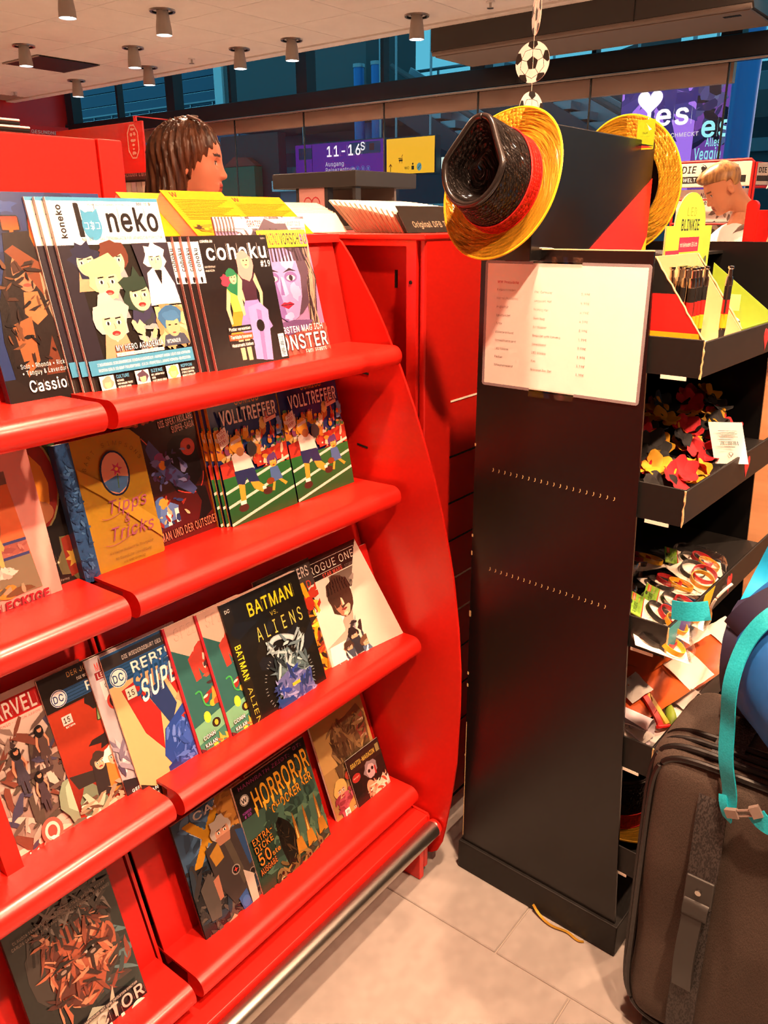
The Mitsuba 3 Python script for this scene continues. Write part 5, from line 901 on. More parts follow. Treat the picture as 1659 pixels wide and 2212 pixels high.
# wristband packs in the third tray
def band(o, r, w, m, tx, ty, parent, nm):
    nrm = np.cross(tx, ty); ph = np.linspace(0, 2 * np.pi, 37); P = np.stack([[o + r * (math.cos(a) * tx + math.sin(a) * ty) * k + nrm * h for a in ph] for k, h in ((1, 0), (1, w), (.93, w), (.93, 0), (1, 0))])
    v, f = grid_surf(P, 37, 5); put(nm, mikit.ply((v, f), m, smooth=False), parent)
def pack(i, a, b, z, yaw, label, tilt=.25, header=True):
    t = thing('wristband_pack', label, 'wristband pack', 'packs of silicone wristbands in the third tray'); u = np.array([math.cos(yaw), math.sin(yaw), 0]); v = np.array([-math.sin(yaw) * math.cos(tilt), math.cos(yaw) * math.cos(tilt), math.sin(tilt)]); n_ = np.cross(u, v)
    W3 = lambda q: SA * q[0] + SB * q[1] + SZ * q[2]; u, v, n_ = W3(u), W3(v), W3(n_); o = SP(a, b, z)
    M = lambda x, y, h=0: o + u * x + v * y + n_ * h
    put('backing_card', mikit.ply(frame(rbox((-.042, -.055, 0), (.042, .045, .0008), .0003, 4), o, u, v, n_), 'paper'), t)
    e = .35
    for (x, y, r, m, nm, h) in ((.004, .012, .031, 'silicone_black', 'black_band', .002), (.012, -.010, .029, 'silicone_red', 'red_band', .004), (-.012, -.022, .028, 'silicone_gold', 'gold_band', .006)): band(M(x, y, h), r, .011, m, u, v * .82 + n_ * .1, t, nm)
    tx = Art(50, 8, None); tx.t('DEUTSCHLAND', 25, 1, 5.6, '#241c18', True, align='c', w=46); put('lettering', {**print_ply(tx, 'print_matte'), 'to_world': Tm(M(.014, -.053, .0012), -u, -v, n_)}, t)
    if header:
        put('header_card', mikit.ply(frame(rbox((-.044, .040, -.001), (.044, .068, .0012), .0004, 4), o, u, v, n_), 'tag_green'), t)
        hd_ = Art(88, 28, '#7fae3a', 7); hd_.t('Armband', 5, 12, 8.5, '#1d2a14', True, w=44); hd_.t('3er Set Silikon', 6, 6, 3.4, '#3a4a1c', w=34); hd_.r(54, 17, 32, 7, '#d8542a'); hd_.t('Black Red Gold', 56, 18.6, 3.4, '#f6e6d0', w=28); hd_.p((0, 0), (88, 0), (88, 1), (30, 2), (0, 3), '#c8302a'); hd_.e(44, 24, 9, 2, '#2a3018')
        put('header_print', {**print_ply(hd_), 'to_world': Tm(M(-.044, .040, .0016), u, v, n_)}, t)
    pill = trimesh.creation.icosphere(3, 1); pill.vertices = np.sign(pill.vertices) * np.abs(pill.vertices) ** .6 * [.047, .058, .017]; pill.vertices += [0, -.004, .012]; pill.vertices[:, 2] += .002 * np.sin(pill.vertices[:, 0] * 260) * np.cos(pill.vertices[:, 1] * 190)
    put('bag', mikit.ply(frame(pill, o, u, v, n_), 'clear_film', smooth=True), t)
ps = [(.028, .412, .722, .5, 'wristband pack at the left front corner of the third tray', .3, False), (.085, .428, .742, .35, 'wristband pack with a green header, front and centre of the third tray', .42, True),
      (.165, .43, .732, .3, 'wristband pack with a green header just right of the front centre one', .35, True), (.075, .53, .748, .8, 'wristband pack behind the front left one, tilted against the stand side', .4, False), (.31, .45, .745, -.25, 'wristband pack with red and yellow bands at the right of the third tray', .3, False),
      (.235, .48, .738, .9, 'clear wristband pack lying loose right of the green headers', .1, False), (.12, .56, .752, -.6, 'wristband pack upside down at the back left of the third tray', .05, True), (.22, .60, .757, .2, 'wristband pack at the back of the third tray with its dark green header', .1, True), (.40, .48, .735, .4, 'rightmost wristband pack of the third tray', .2, True), (.30, .57, .745, 1.2, 'wristband pack at the back right of the third tray', .1, False)]
for i, q in enumerate(ps): pack(i, q[0], q[1], q[2], q[3], q[4], q[5], q[6])
# fans and paper in the fourth tray
def wavy(w, h, n, m, amp, seed):
    g = np.random.default_rng(seed).uniform(0, 6, 4); x, y = np.meshgrid(np.linspace(0, w, n), np.linspace(0, h, m)); z = amp * (np.sin(x / w * 5 + g[0]) * np.cos(y / h * 4 + g[1]) + .5 * np.sin(x / w * 13 + y / h * 7 + g[2])); return grid_surf(np.stack([x, y, z], -1), n, m)
def sheet3(name, label, cat_, o, u, v, w, h, m, amp, seed, part='sheet'):
    t = thing(name, label, cat_); u = np.array(u, float); u /= np.linalg.norm(u); v = np.array(v, float); v -= u * (u @ v); v /= np.linalg.norm(v); U, Vv = SA * u[0] + SB * u[1] + SZ * u[2], SA * v[0] + SB * v[1] + SZ * v[2]
    vv, ff = wavy(w, h, 15, 11, amp, seed); put(part, mikit.ply(frame(trimesh.Trimesh(vv, ff, process=False), SP(*o), U, Vv, np.cross(U, Vv)), m, smooth=True), t); return t, U, Vv
for k, (o, l) in enumerate((((.02, .46, .50), 'orange folded paper fan on the left of the fourth tray'), ((.10, .50, .55), 'orange folded paper fan behind the first one, under the third tray'), ((.20, .42, .505), 'orange paper fan sticking out to the right of the fourth tray'))):
    t, U, V_ = sheet3('paper_fan', l, 'fan', o, (.93, -.30, .18), (.2, .9, .35), .21, .10, 'orange_print', .003, k)
    vv, ff = wavy(.075, .10, 8, 8, .003, k + 9); put('white_end', mikit.ply(frame(trimesh.Trimesh(vv, ff, process=False), SP(*o) + U * .205 + [0, 0, .001], U, V_, np.cross(U, V_)), 'paper', smooth=True), t)
    vv, ff = wavy(.06, .05, 8, 8, .003, k + 19); put('white_corner', mikit.ply(frame(trimesh.Trimesh(vv, ff, process=False), SP(*o) - V_ * .035 + [0, 0, .002], U, V_, np.cross(U, V_)), 'paper_grey', smooth=True), t)
    put('film', mikit.ply(frame(trimesh.Trimesh(*wavy(.29, .15, 12, 12, .004, k + 29), process=False), SP(*o) - V_ * .02 + [0, 0, .009], U, V_, np.cross(U, V_)), 'clear_film', smooth=True), t)
rp = thing('rolled_paper', 'white paper rolled into a cone at the left corner of the fourth tray', 'paper')
ph = np.linspace(-2.2, 2.6, 30); P = np.stack([[SP(.040 + .012 * u + (.018 + .012 * u) * math.cos(a) * .7, .487 - .075 * u, .515 + .028 * (1 - u) + (.016 + .014 * u) * math.sin(a)) for a in ph] for u in np.linspace(0, 1, 10)])
put('cone', mikit.ply(grid_surf(P, 30, 10), 'paper_cool', smooth=True), rp)
mat('paper_cool', '#d8cbd2', .6)
tr = thing('toy_horn', 'small red, yellow and green plastic toy in the fourth tray', 'toy')
obj('red_bar', S(tube(bez((.10, .41, .505), (.115, .43, .525), (.135, .47, .545), n=8), .006, 8, flat=(.012, .006, (0, 0, 1)))), 'flag_red', tr); obj('yellow_bar', S(tube(bez((.118, .405, .505), (.128, .43, .524), (.146, .468, .545), n=8), .006, 8, flat=(.01, .006, (0, 0, 1)))), 'flag_gold', tr)
obj('green_grip', S(tube(bez((.122, .395, .497), (.14, .405, .508), (.17, .425, .517), n=10), [.004, .008, .010, .011, .011, .011, .010, .009, .007, .004], 10)), 'lime', tr); obj('red_cross', S(tube(bez((.086, .412, .512), (.1, .405, .508), (.118, .40, .503), n=8), .004, 8)), 'flag_red', tr)
wp = thing('white_carton', 'flat white carton along the front of the fourth tray beside the suitcase', 'carton'); obj('body', S(rbox((.06, .395, .456), (.36, .44, .494), .003)), 'white_plastic', wp); obj('film', S(frame(trimesh.Trimesh(*wavy(.3, .06, 16, 8, .003, 55), process=False), (.06, .392, .502), (1, 0, 0), (0, 1, .1), (0, -.1, 1))), 'clear_film', wp)
# ---------------------------------------------------------------- on top of the rack and the cabinet
mat('book_yellow', '#d08c0c', .4); mat('book_pages', proc(lambda p, n, uv: mix((.74, .62, .46), (.86, .75, .58), noise(p.x * 30, p.y * 30, p.z * 1400))), .85, .2); mat('pile_grey', '#b9aaa2', .5); mat('pile_edge', '#e0d2c0', .7)
def slab(name, label, category, group, o, yaw, tilt, w, d, t, body, cover, art=None, cov_t=.0012, flare=0):
    """A book lying back: o is the lower front left corner, the cover faces the viewer, d runs up and back."""
    k = thing(name, label, category, group); a, b = math.radians(yaw), math.radians(tilt); u = np.array([math.cos(a), math.sin(a), 0]); back = np.array([-math.sin(a), math.cos(a), 0]); v = back * math.sin(b) + np.array([0, 0, math.cos(b)]); n_ = np.cross(u, v)
    put('pages', mikit.ply(frame(rbox((.001, .001, -t + cov_t), (w - .002, d - .002, -cov_t), .001, 4), o, u, v, n_), body), k)
    put('front_cover', mikit.ply(frame(rbox((0, 0, -cov_t), (w, d, 0), .0005, 4), o, u, v, n_), cover), k)
    m = box((0, 0, -t), (w, d, -t + cov_t)).subdivide().subdivide(); m.vertices[:, 2] -= flare * np.clip(m.vertices[:, 1] / d - .3, 0, 1) ** 2; m.vertices[:, 1] *= 1 + flare * 2.
    put('rear_cover', mikit.ply(frame(m, o, u, v, n_), cover), k)
    if art: put('cover_print', {**print_ply(art), 'to_world': Tm(np.array(o) + n_ * .0003, u, v, n_)}, k)
A = Art(146, 118, None, 3); A.t('W', 10, 100, 12, '#c23a24', True, slant=.2)
for i in range(13): A.r(12, 92 - i * 4.2, 128 - (i % 5) * 9, 1.5, '#8d6a10')
A.blob(20, 20, 12, 7, '#3a2a1c', .4); A.blob(44, 22, 22, 6, '#b8751c', .3); A.shards(8, 8, 130, 20, 20, 4, ['#c8801c', '#a8641a', '#d8941c'])
for i, (x, y, z, yw, tl, l, fl) in enumerate([(.895, 1.192, 1.421, 3, 52, 'rear yellow paperback leaning at the far left on the rack top, its cover flaring up', .05), (.952, 1.150, 1.421, 2, 50, 'thick yellow paperback with a cream page block, left of the two in front', 0), (1.108, 1.165, 1.421, -2, 54, 'thick yellow paperback on the rack top, right one of the front two', 0), (1.075, 1.232, 1.421, 4, 55, 'yellow paperback behind the right one, only a corner of its cover showing', .045)]):
    slab('paperback', l, 'book', 'thick yellow paperbacks on the rack top', (x, y, z), yw, tl, .146, .118, .052, 'book_pages', 'book_yellow', A if i in (1, 2) else None, flare=fl)
CG = 'grey leaflets piled behind the purple face catalogue'
for i in range(8):
    A = None
    if i == 0: A = Art(150, 120, '#8a7a80', 9); A.shards(0, 0, 150, 120, 40, 14, ['#7a6a74', '#9c8a8c', '#6a5a68', '#b8a098'], .4, 1.6); A.r(0, 110, 150, 10, '#d8cabc')
    slab('leaflet', 'frontmost grey leaflet of the pile behind the purple face catalogue' if i == 0 else f'grey leaflet, {("second", "third", "fourth", "fifth", "sixth", "seventh", "last")[i - 1]} from the front of the pile behind the catalogue', 'leaflet', CG, (1.275 + .011 * i, 1.215 + .014 * i, 1.421 + .0012 * i), 2, 40 + 1.0 * i, .155, .054 + .004 * i, .003, 'pile_edge', 'pile_grey', None if not A else None)
    if i == 0: A2 = A
A = Art(250, 60, '#17130f', 9); A.t('Original DFB Team Cards', 24, 12, 13, '#8a7460', True, w=200)
for i in range(14):
    yy, zt = .985 + .0165 * i, .040 + .0038 * i
    k = slab('team_card_folder', 'frontmost black folder reading Original DFB Team Cards on the cabinet top' if i == 0 else ('second', 'third', 'fourth', 'fifth', 'sixth', 'seventh', 'eighth', 'ninth', 'tenth', 'eleventh', 'twelfth', 'thirteenth', 'rearmost')[i - 1] + ' pale folder in the fan behind the black Team Cards folder', 'folder', 'fan of card folders on the cabinet top', (1.335 + .0078 * i, yy, 1.421), -1, 34 + 1.2 * i, .262, zt * 1.18, .004, 'pile_edge', 'black_card' if i == 0 else 'pile_edge', A if i == 0 else None)
    obj('black_end', frame(box((.262, 0, -.004), (.2645, zt * 1.18, .0003)), (1.335 + .0078 * i, yy, 1.421), (math.cos(math.radians(-1)), math.sin(math.radians(-1)), 0), (0, math.sin(math.radians(34 + 1.2 * i)), math.cos(math.radians(34 + 1.2 * i))), (0, -math.cos(math.radians(34 + 1.2 * i)), math.sin(math.radians(34 + 1.2 * i)))), 'black_card', [q for q in labels if q.startswith('team_card_folder')][-1])
# ---------------------------------------------------------------- suitcase
su = thing('suitcase', 'brown fabric suitcase with a black strap standing in the right foreground', 'suitcase')
x0, x1, y0, y1, z0, z1 = 1.145, 1.405, -.125, .352, .035, .632
def suit(x, y, z):
    cx, cy, cz, r = (x0 + x1) / 2, (y0 + y1) / 2, (z0 + z1) / 2, .052
    dx, dy, dz = abs(x - cx) - (x1 - x0) / 2 + r, abs(y - cy) - (y1 - y0) / 2 + r, abs(z - cz) - (z1 - z0) / 2 + r
    d = np.sqrt(vmax(dx, 0) ** 2 + vmax(dy, 0) ** 2 + vmax(dz, 0) ** 2) + np.minimum(vmax(dx, dy, dz), 0) - r
    return d - .006 * np.sin(y * 9 + 1) * np.sin(z * 8) - .003 * np.sin(y * 23 + z * 17)
obj('body', level(suit, (x0 - .03, y0 - .03, z0 - .03), (x1 + .03, y1 + .03, z1 + .03), .011), 'fabric_brown', su, smooth=True)
mat('piping', '#151211', .4); mat('strap_black', proc(lambda p, n, uv: mix((.012, .010, .010), (.045, .038, .036), smoothstep(.35, .65, noise(p.y * 700, p.z * 330, p.x * 300)))), .65); mat('zip', '#0f0d0d', .5); mat('handle_grey', '#2c2a28', .5)
def loop(x, iy, iz, n=60):
    out = []
    for t in np.linspace(0, 2 * np.pi, n):
        c, s = math.cos(t), math.sin(t); e = .22; out.append((x, (y0 + y1) / 2 + (abs(c) ** e) * np.sign(c) * ((y1 - y0) / 2 - iy), (z0 + z1) / 2 + (abs(s) ** e) * np.sign(s) * ((z1 - z0) / 2 - iz)))
    return out
for nm, x, iy, r, m in (('zipper', x0 + .030, .0, .006, 'zip'), ('piping', x0 + .012, .010, .0055, 'piping'), ('piping', x0 + .075, -.004, .0055, 'piping'), ('zipper', x0 + .052, -.003, .005, 'zip')): obj(nm, tube(loop(x, iy, iy), r, 8), m, su)
def front(y, z): return np.array([x0 - .007, y, z])
sp = [(x0 + .30, .240, z1 + .003), (x0 + .12, .240, z1 + .006), (x0 + .03, .240, z1 - .012), (x0 - .004, .238, z1 - .07), (x0 - .010, .236, .50), (x0 - .012, .236, .40), (x0 - .010, .236, .25), (x0 - .008, .236, .10), (x0 + .004, .236, .045)]
obj('strap', tube(spline(sp, 50), 0, flat=(.046, .004, (-1, 0, .35))), 'strap_black', su)
obj('strap_end', rbox((x0 - .018, .213, .372), (x0 - .008, .259, .428), .003), 'handle_grey', su)
obj('rivet', cyl((x0 - .021, .236, .402), (x0 - .017, .236, .402), .005, 16), 'steel', su)
obj('loop', tube([(x0 - .013 - .012 * math.sin(t), .236, .365 - .018 * math.cos(t)) for t in np.linspace(0, 3.14, 10)], 0, flat=(.04, .003, (-1, 0, 0))), 'handle_grey', su)
obj('grab_handle', tube([(x0 - .016 - .014 * math.sin(t), .236 + .003, .350 - .155 * t / 3.14) for t in np.linspace(0, 3.14, 16)], 0, flat=(.032, .012, (-1, 0, 0))), 'handle_grey', su)
for k in range(2): obj('wheel', cyl((x0 + .03, (y0 + .06, y1 - .06)[k] - .012, .022), (x0 + .03, (y0 + .06, y1 - .06)[k] + .012, .022), .022, 20), 'black_card', su)
for k in range(2): obj('rear_wheel', cyl((x1 - .04, (y0 + .06, y1 - .06)[k] - .012, .022), (x1 - .04, (y0 + .06, y1 - .06)[k] + .012, .022), .022, 20), 'black_card', su)
# ---------------------------------------------------------------- backpack
mat('nylon_blue', proc(lambda p, n, uv: mix((.008, .075, .27), (.014, .12, .40), fbm(p.x * 22, p.y * 22, p.z * 22))), .55, .4, sheen=.4); mat('nylon_navy', '#25223a', .55); mat('webbing', proc(lambda p, n, uv: mix((.0, .27, .36), (.01, .40, .50), noise(p.x * 500, p.y * 500, p.z * 500))), .6); mat('cyan_panel', '#0e9bd0', .5); mat('buckle_grey', '#8a7a72', .35, metal=.3)
bp = thing('backpack', 'blue backpack with turquoise straps lying on top of the brown suitcase', 'backpack')
def pack_sdf(x, y, z):
    q = np.sqrt(((x - 1.30) / .19) ** 2 + ((y - .085) / .205) ** 2 + ((z - .785) / .162) ** 2)
    d = (q - 1) * .16
    e = np.sqrt(((x - 1.24) / .13) ** 2 + ((y - .05) / .155) ** 2 + ((z - .765) / .13) ** 2); d = smin([d, (e - 1) * .12], .04)
    d += .0045 * np.sin(11 * z + 9 * y + 3 * np.sin(12 * x)) + .003 * np.sin(31 * y - 24 * z + 20 * x)
    return vmax(d, .637 - z)
obj('body', level(pack_sdf, (1.02, -.17, .60), (1.56, .34, 1.0), .0085), 'nylon_blue', bp, smooth=True)
def on_pack(y, z, off=.004):
    x = 1.0
    while pack_sdf(x, y, z) > off and x < 1.5: x += .002
    return np.array([x, y, z])
def ribbon(yz, w, m, nm, off=.006, n=40, nrm=(-1, .2, .3)): obj(nm, tube(spline([on_pack(y, z, off) for y, z in yz], n), 0, flat=(w, .003, nrm)), m, bp)
ribbon([(.268, .86), (.262, .80), (.258, .74), (.25, .69), (.232, .648)], .034, 'nylon_navy', 'side_panel', .002)
ribbon([(.15, .925), (.20, .905), (.24, .87), (.262, .83)], .05, 'nylon_navy', 'top_panel', .003)
ribbon([(.272, .895), (.284, .85), (.28, .80)], .03, 'cyan_panel', 'cyan_panel', .004)
st_ = [on_pack(.13, .926, .008), on_pack(.175, .915, .012), on_pack(.215, .885, .016), on_pack(.236, .84, .012), on_pack(.240, .78, .022), on_pack(.236, .72, .03), np.array([1.130, .226, .655]), np.array([1.130, .216, .615]), np.array([1.127, .213, .585])]
obj('shoulder_strap', tube(spline(st_, 60), 0, flat=(.026, .0028, (-1, .5, .2))), 'webbing', bp)
obj('strap_tail', tube(spline([np.array([1.133, .224, .600]), np.array([1.126, .219, .585]), np.array([1.128, .212, .565]), np.array([1.133, .212, .558])], 14), 0, flat=(.014, .0028, (-1, .3, 0))), 'webbing', bp)
obj('loop_strap', tube(spline([np.array([1.20, .300, .868]), np.array([1.19, .325, .862]), np.array([1.195, .355, .855])], 12), 0, flat=(.030, .003, (-1, .1, .2))), 'webbing', bp)
obj('waist_strap', tube(spline([np.array([1.118, .172, .600]), np.array([1.118, .15, .587]), np.array([1.124, .12, .587]), np.array([1.13, .07, .60]), np.array([1.13, .0, .62])], 30), 0, flat=(.026, .003, (-1, 0, .2))), 'webbing', bp)
bu = [(1.116, .212, .583), (1.112, .195, .592), (1.113, .178, .602), (1.116, .166, .610)]
obj('buckle', cat(tube(spline(bu[:2], 6), 0, flat=(.014, .008, (-1, 0, 0))), tube(spline(bu[2:], 6), 0, flat=(.018, .008, (-1, 0, 0))), tube([(1.112, .197, .597), (1.1125, .176, .608)], .002, 6), tube([(1.112, .195, .588), (1.1125, .174, .599)], .002, 6)), 'buckle_grey', bp)
obj('pull_cord', tube(spline([np.array([1.18, .268, .93]), np.array([1.17, .285, .905]), np.array([1.175, .292, .885])], 12), .0022, 6), 'thread', bp)
# ---------------------------------------------------------------- thin things in the shop
ball_lab = ['upper football cut-out, turned nearly edge on', 'middle football cut-out, facing the room', 'lower football cut-out, half hidden by the left hat']
for (y, z, rx, ang), l in zip([(1.092, 1.915, .046, -48), (1.097, 1.811, .046, 2), (1.093, 1.700, .046, 78)], ball_lab):
    b = thing('football_cutout', l + ', white and black', 'football decoration', 'football cut-outs hanging on a thread'); A = Art(92, 92, None, 2, [(46 + 46 * math.cos(t), 46 + 46 * math.sin(t)) for t in np.linspace(0, 6.2832, 48, endpoint=False)])
    A.poly(A.box, '#e6dcd4'); pent = lambda cx, cy, r, ro: [(cx + r * math.cos(ro + k * 1.2566), cy + r * math.sin(ro + k * 1.2566)) for k in range(5)]
    A.poly(pent(46, 44, 16, math.pi / 2), '#1c1814')
    for k in range(5):
        q = math.pi / 2 + k * 1.2566; A.line([(46 + 16 * math.cos(q), 44 + 16 * math.sin(q)), (46 + 31 * math.cos(q), 44 + 31 * math.sin(q))], 1.2, '#4a423c'); A.poly(pent(46 + 43 * math.cos(q), 44 + 43 * math.sin(q), 14, q + math.pi), '#1c1814')
        w_ = q + .6283; A.line([(46 + 31 * math.cos(q), 44 + 31 * math.sin(q)), (46 + 34 * math.cos(w_), 44 + 34 * math.sin(w_)), (46 + 31 * math.cos(q + 1.2566), 44 + 31 * math.sin(q + 1.2566))], 1.2, '#4a423c')
    a = math.radians(ang); u = np.array([math.sin(a), -math.cos(a), 0]); n_ = np.array([-math.cos(a), -math.sin(a), 0]); o = np.array([2.0, y, z]) - u * .046 - np.array([0, 0, .046])
    put('card', mikit.ply(frame(extrude(aff.scale(A.box, .001, .001, origin=(0, 0)), .0012), o - n_ * .0012, u, (0, 0, 1), n_), 'paper', smooth=False), b); put('print', {**print_ply(A, 'print_matte'), 'to_world': Tm(o + n_ * .0001, u, (0, 0, 1), n_)}, b)
hs = thing('hanging_thread', 'thin thread from the ceiling that carries the football cut-outs', 'thread'); obj('strand', cyl((2.0, 1.095, 1.66), (2.0, 1.095, 2.8), .0006, 6), 'thread', hs)
# taller red gondola behind the rack
rg = thing('red_gondola', 'tall glossy red shelf panel behind the magazine rack, left of the woman', 'shelf')
obj('panel', rbox((-.9, 1.645, .05), (1.105, 1.66, 1.612), .003), 'red_paint', rg); obj('post', rbox((1.107, 1.64, 0), (1.167, 1.70, 1.613), .003), 'red_paint', rg); obj('base', box((-.9, 1.66, 0), (1.1, 2.0, .12)), 'red_board', rg)
for z in (.5, .9, 1.3): obj('shelf', box((-.9, 1.66, z), (1.1, 2.0, z + .02)), 'red_board', rg)
for i, (x, z, h_, l) in enumerate([(.945, 1.626, .012, 'upper black case with a pale lid on the red gondola'), (.965, 1.614, .012, 'lower black case with a pale lid on the red gondola')]):
    c = thing('black_case', l, 'case'); obj('case', rbox((x - .3, 1.655, z), (x, 1.80, z + h_ * .62), .002), 'black_board', c); obj('lid', rbox((x - .3, 1.654, z + h_ * .62), (x + .0005, 1.801, z + h_), .002), 'white_plastic', c)
# hanging red shop sign with an octagon
sg_ = thing('shop_sign', 'hanging red sign board with a pale octagon emblem left of the woman', 'sign')
obj('board', rbox((4.5, 6.03, 1.845), (4.52, 7.3, 2.235), .003), 'red_board', sg_)
A = Art(150, 260, None, 2); oc = [(45, 0), (105, 0), (150, 60), (150, 200), (105, 260), (45, 260), (0, 200), (0, 60)]; A.poly(sg.Polygon(oc).difference(aff.scale(sg.Polygon(oc), .84, .9)), '#e08a7a')
for q in ((46, 214, 60, 20), (34, 170, 36, 26), (84, 176, 34, 26), (40, 128, 70, 22), (56, 96, 38, 18), (48, 30, 54, 26), (62, 66, 26, 16)): A.blob(q[0] + q[2] / 2, q[1] + q[3] / 2, q[2] / 2, q[3] / 2, '#e08a7a', .25)
put('emblem', {**print_ply(A, 'print_matte'), 'to_world': Tm((4.4985, 6.24, 1.955), (0, -1, 0), (0, 0, 1), (-1, 0, 0))}, sg_)
obj('bracket', cat(box((4.495, 6.10, 2.235), (4.51, 6.13, 2.275)), box((4.495, 6.10, 2.268), (4.95, 6.115, 2.276)), box((4.93, 6.095, 2.24), (4.95, 6.12, 2.28))), 'red_paint', sg_)
el = thing('department_sign', 'red board with white letters EL & GESUNDHEIT high on the left wall', 'sign'); obj('board', rbox((4.9, 9.45, 2.40), (6.0, 9.5, 2.52), .003), 'red_board', el)
A = Art(700, 60, None, 2); A.t('SPIEL & GESUNDHEIT', 680, 12, 36, '#e8d0c4', True, align='r', w=640); put('lettering', {**print_ply(A, 'print_matte'), 'to_world': Tm((5.23, 9.449, 2.42), (1, 0, 0), (0, 0, 1), (0, -1, 0))}, el)
cr = thing('card_rack', 'grey header with white script above pale greeting cards, left of the woman', 'card rack'); obj('header', rbox((4.62, 6.0, 1.80), (4.68, 6.9, 1.90), .003), 'grey_frame', cr); obj('back', box((4.66, 6.0, .1), (4.70, 6.9, 1.80)), 'grey_unit', cr)
A = Art(600, 90, None, 2); A.t('Glückwunschbox Luft', 10, 24, 44, '#d8cfc6', False, w=580, slant=.1); put('lettering', {**print_ply(A, 'print_matte'), 'to_world': Tm((4.619, 6.80, 1.805), (0, -1, 0), (0, 0, 1), (-1, 0, 0))}, cr)
for i in range(10):
    c = thing('greeting_card', f'pale greeting card, {("first", "second", "third", "fourth", "fifth")[i % 5]} from the right in the {("upper", "lower")[i // 5]} row of the card rack', 'card', 'greeting cards beside the red sign'); obj('card', rbox((4.63, 6.22 + .075 * (i % 5), 1.66 - .15 * (i // 5)), (4.64, 6.285 + .075 * (i % 5), 1.785 - .15 * (i // 5)), .002), ('paper', 'paper_grey', 'paper_cool')[i % 3], c)
# grey kiosk with pink poster
kk = thing('grey_kiosk', 'dark grey display kiosk with a wide lid right of the woman', 'kiosk'); obj('lid', rbox((3.98, 3.33, 1.645), (4.6, 4.03, 1.735), .006), 'grey_frame', kk)
for y in (3.36, 3.585, 3.83): obj('post', box((4.0, y - .012, 0), (4.05, y + .012, 1.645)), 'grey_frame', kk)
obj('back', box((4.4, 3.36, 0), (4.42, 3.98, 1.645)), 'grey_unit', kk); obj('shelf', box((4.02, 3.36, 1.40), (4.4, 3.98, 1.42)), 'grey_unit', kk); obj('base', box((4.0, 3.36, 0), (4.4, 3.98, .5)), 'grey_frame', kk)
po = thing('pink_poster', 'pink card with a red drawn heart inside the grey kiosk', 'poster'); A = Art(215, 230, '#e0a49c', 2); hp = [(108 + x * 4.2, 120 + y * 4.6) for x, y in heart]; A.poly(sg.Polygon(hp).buffer(4).difference(sg.Polygon(hp).buffer(-4)), '#c83c44'); A.t('I love', 108, 120, 18, '#c83c44', True, align='c'); A.t('you', 108, 96, 18, '#c83c44', True, align='c')
obj('card', rbox((3.999, 3.60, 1.42), (4.004, 3.815, 1.645), .001), 'sp_pink', po); put('print', {**print_ply(A, 'print_matte'), 'to_world': Tm((3.9985, 3.815, 1.415), (0, -1, 0), (0, 0, 1), (-1, 0, 0))}, po)
# newspaper stand
nw = thing('newspaper_stand', 'red framed newspaper stand headed DIE WELT beside the man', 'newspaper stand'); mat('wall_board', '#d8cabc', .5)
obj('header_board', rbox((5.0, 1.36, 1.615), (5.015, 1.77, 1.745), .004), 'wall_board', nw); A = Art(410, 130, None, 2); A.t('DIE', 18, 76, 36, K, True, w=84, slant=.1); A.t('WELT', 190, 76, 36, K, True, w=140, slant=.1)
g_ = sg.Point(144, 92).buffer(26); A.poly(g_.difference(sg.Point(141, 92).buffer(24.5)), K); A.blob(150, 100, 15, 10, '#1c1a1a', .3); A.blob(146, 80, 8, 12, '#1c1a1a', .3); A.blob(160, 92, 8, 7, '#1c1a1a', .3)
A.r(14, 22, 370, 36, '#1c1816'); A.t('WELT', 36, 30, 20, W, True, w=74); A.t('AM SONNTAG', 122, 30, 20, W, w=170); put('header_print', {**print_ply(A, 'print_matte'), 'to_world': Tm((4.9995, 1.77, 1.615), (0, -1, 0), (0, 0, 1), (-1, 0, 0))}, nw)
obj('frame', tube([(5.005, y, z) for y, z in [(1.775, 1.0), (1.775, 1.735), (1.765, 1.75), (1.37, 1.752), (1.355, 1.74), (1.355, 1.0)]], .008, 8), 'red_paint', nw)
obj('side_board', frame(rbox((0, 0, 0), (.30, .115, .01), .003), (5.01, 1.345, 1.62), (.72, -.40, 0) / np.linalg.norm((.72, -.4, 0)), (0, 0, 1), (-.486, -.874, 0)), 'wall_board', nw)
A = Art(280, 110, None, 2); A.t('DIE', 10, 62, 26, K, True, w=60); A.t('WELT', 110, 62, 26, K, True, w=110); A.r(8, 18, 250, 28, '#3a3430'); uu = np.array((.72, -.40, 0)) / np.linalg.norm((.72, -.4, 0)); put('side_print', {**print_ply(A, 'print_matte'), 'to_world': Tm(np.array((5.01, 1.345, 1.622)) + np.array((-.486, -.874, 0)) * .0115, uu, (0, 0, 1), (-.486, -.874, 0))}, nw)
obj('side_frame', tube([np.array((5.01, 1.34, z)) + uu * s_ for s_, z in ((0, 1.0), (0, 1.735), (.30, 1.735), (.305, 1.615), (0, 1.61))], .007, 8), 'red_paint', nw)
for s_ in (.06, .20): obj('wire_hook', tube([np.array((5.01, 1.34, 1.60)) + uu * (s_ + .04 * math.sin(t)) + np.array([-.02, -.03, .09 * math.sin(t / 1.3)]) for t in np.linspace(0, 3, 12)], .004, 6), 'white_plastic', nw)
for z in (1.55, 1.42, 1.25): obj('rail', cyl((4.99, 1.36, z), (4.99, 1.77, z), .006), 'red_paint', nw)
for y_ in (1.36, 1.77): obj('leg', cyl((5.005, y_, 0), (5.005, y_, 1.0), .012), 'red_paint', nw)
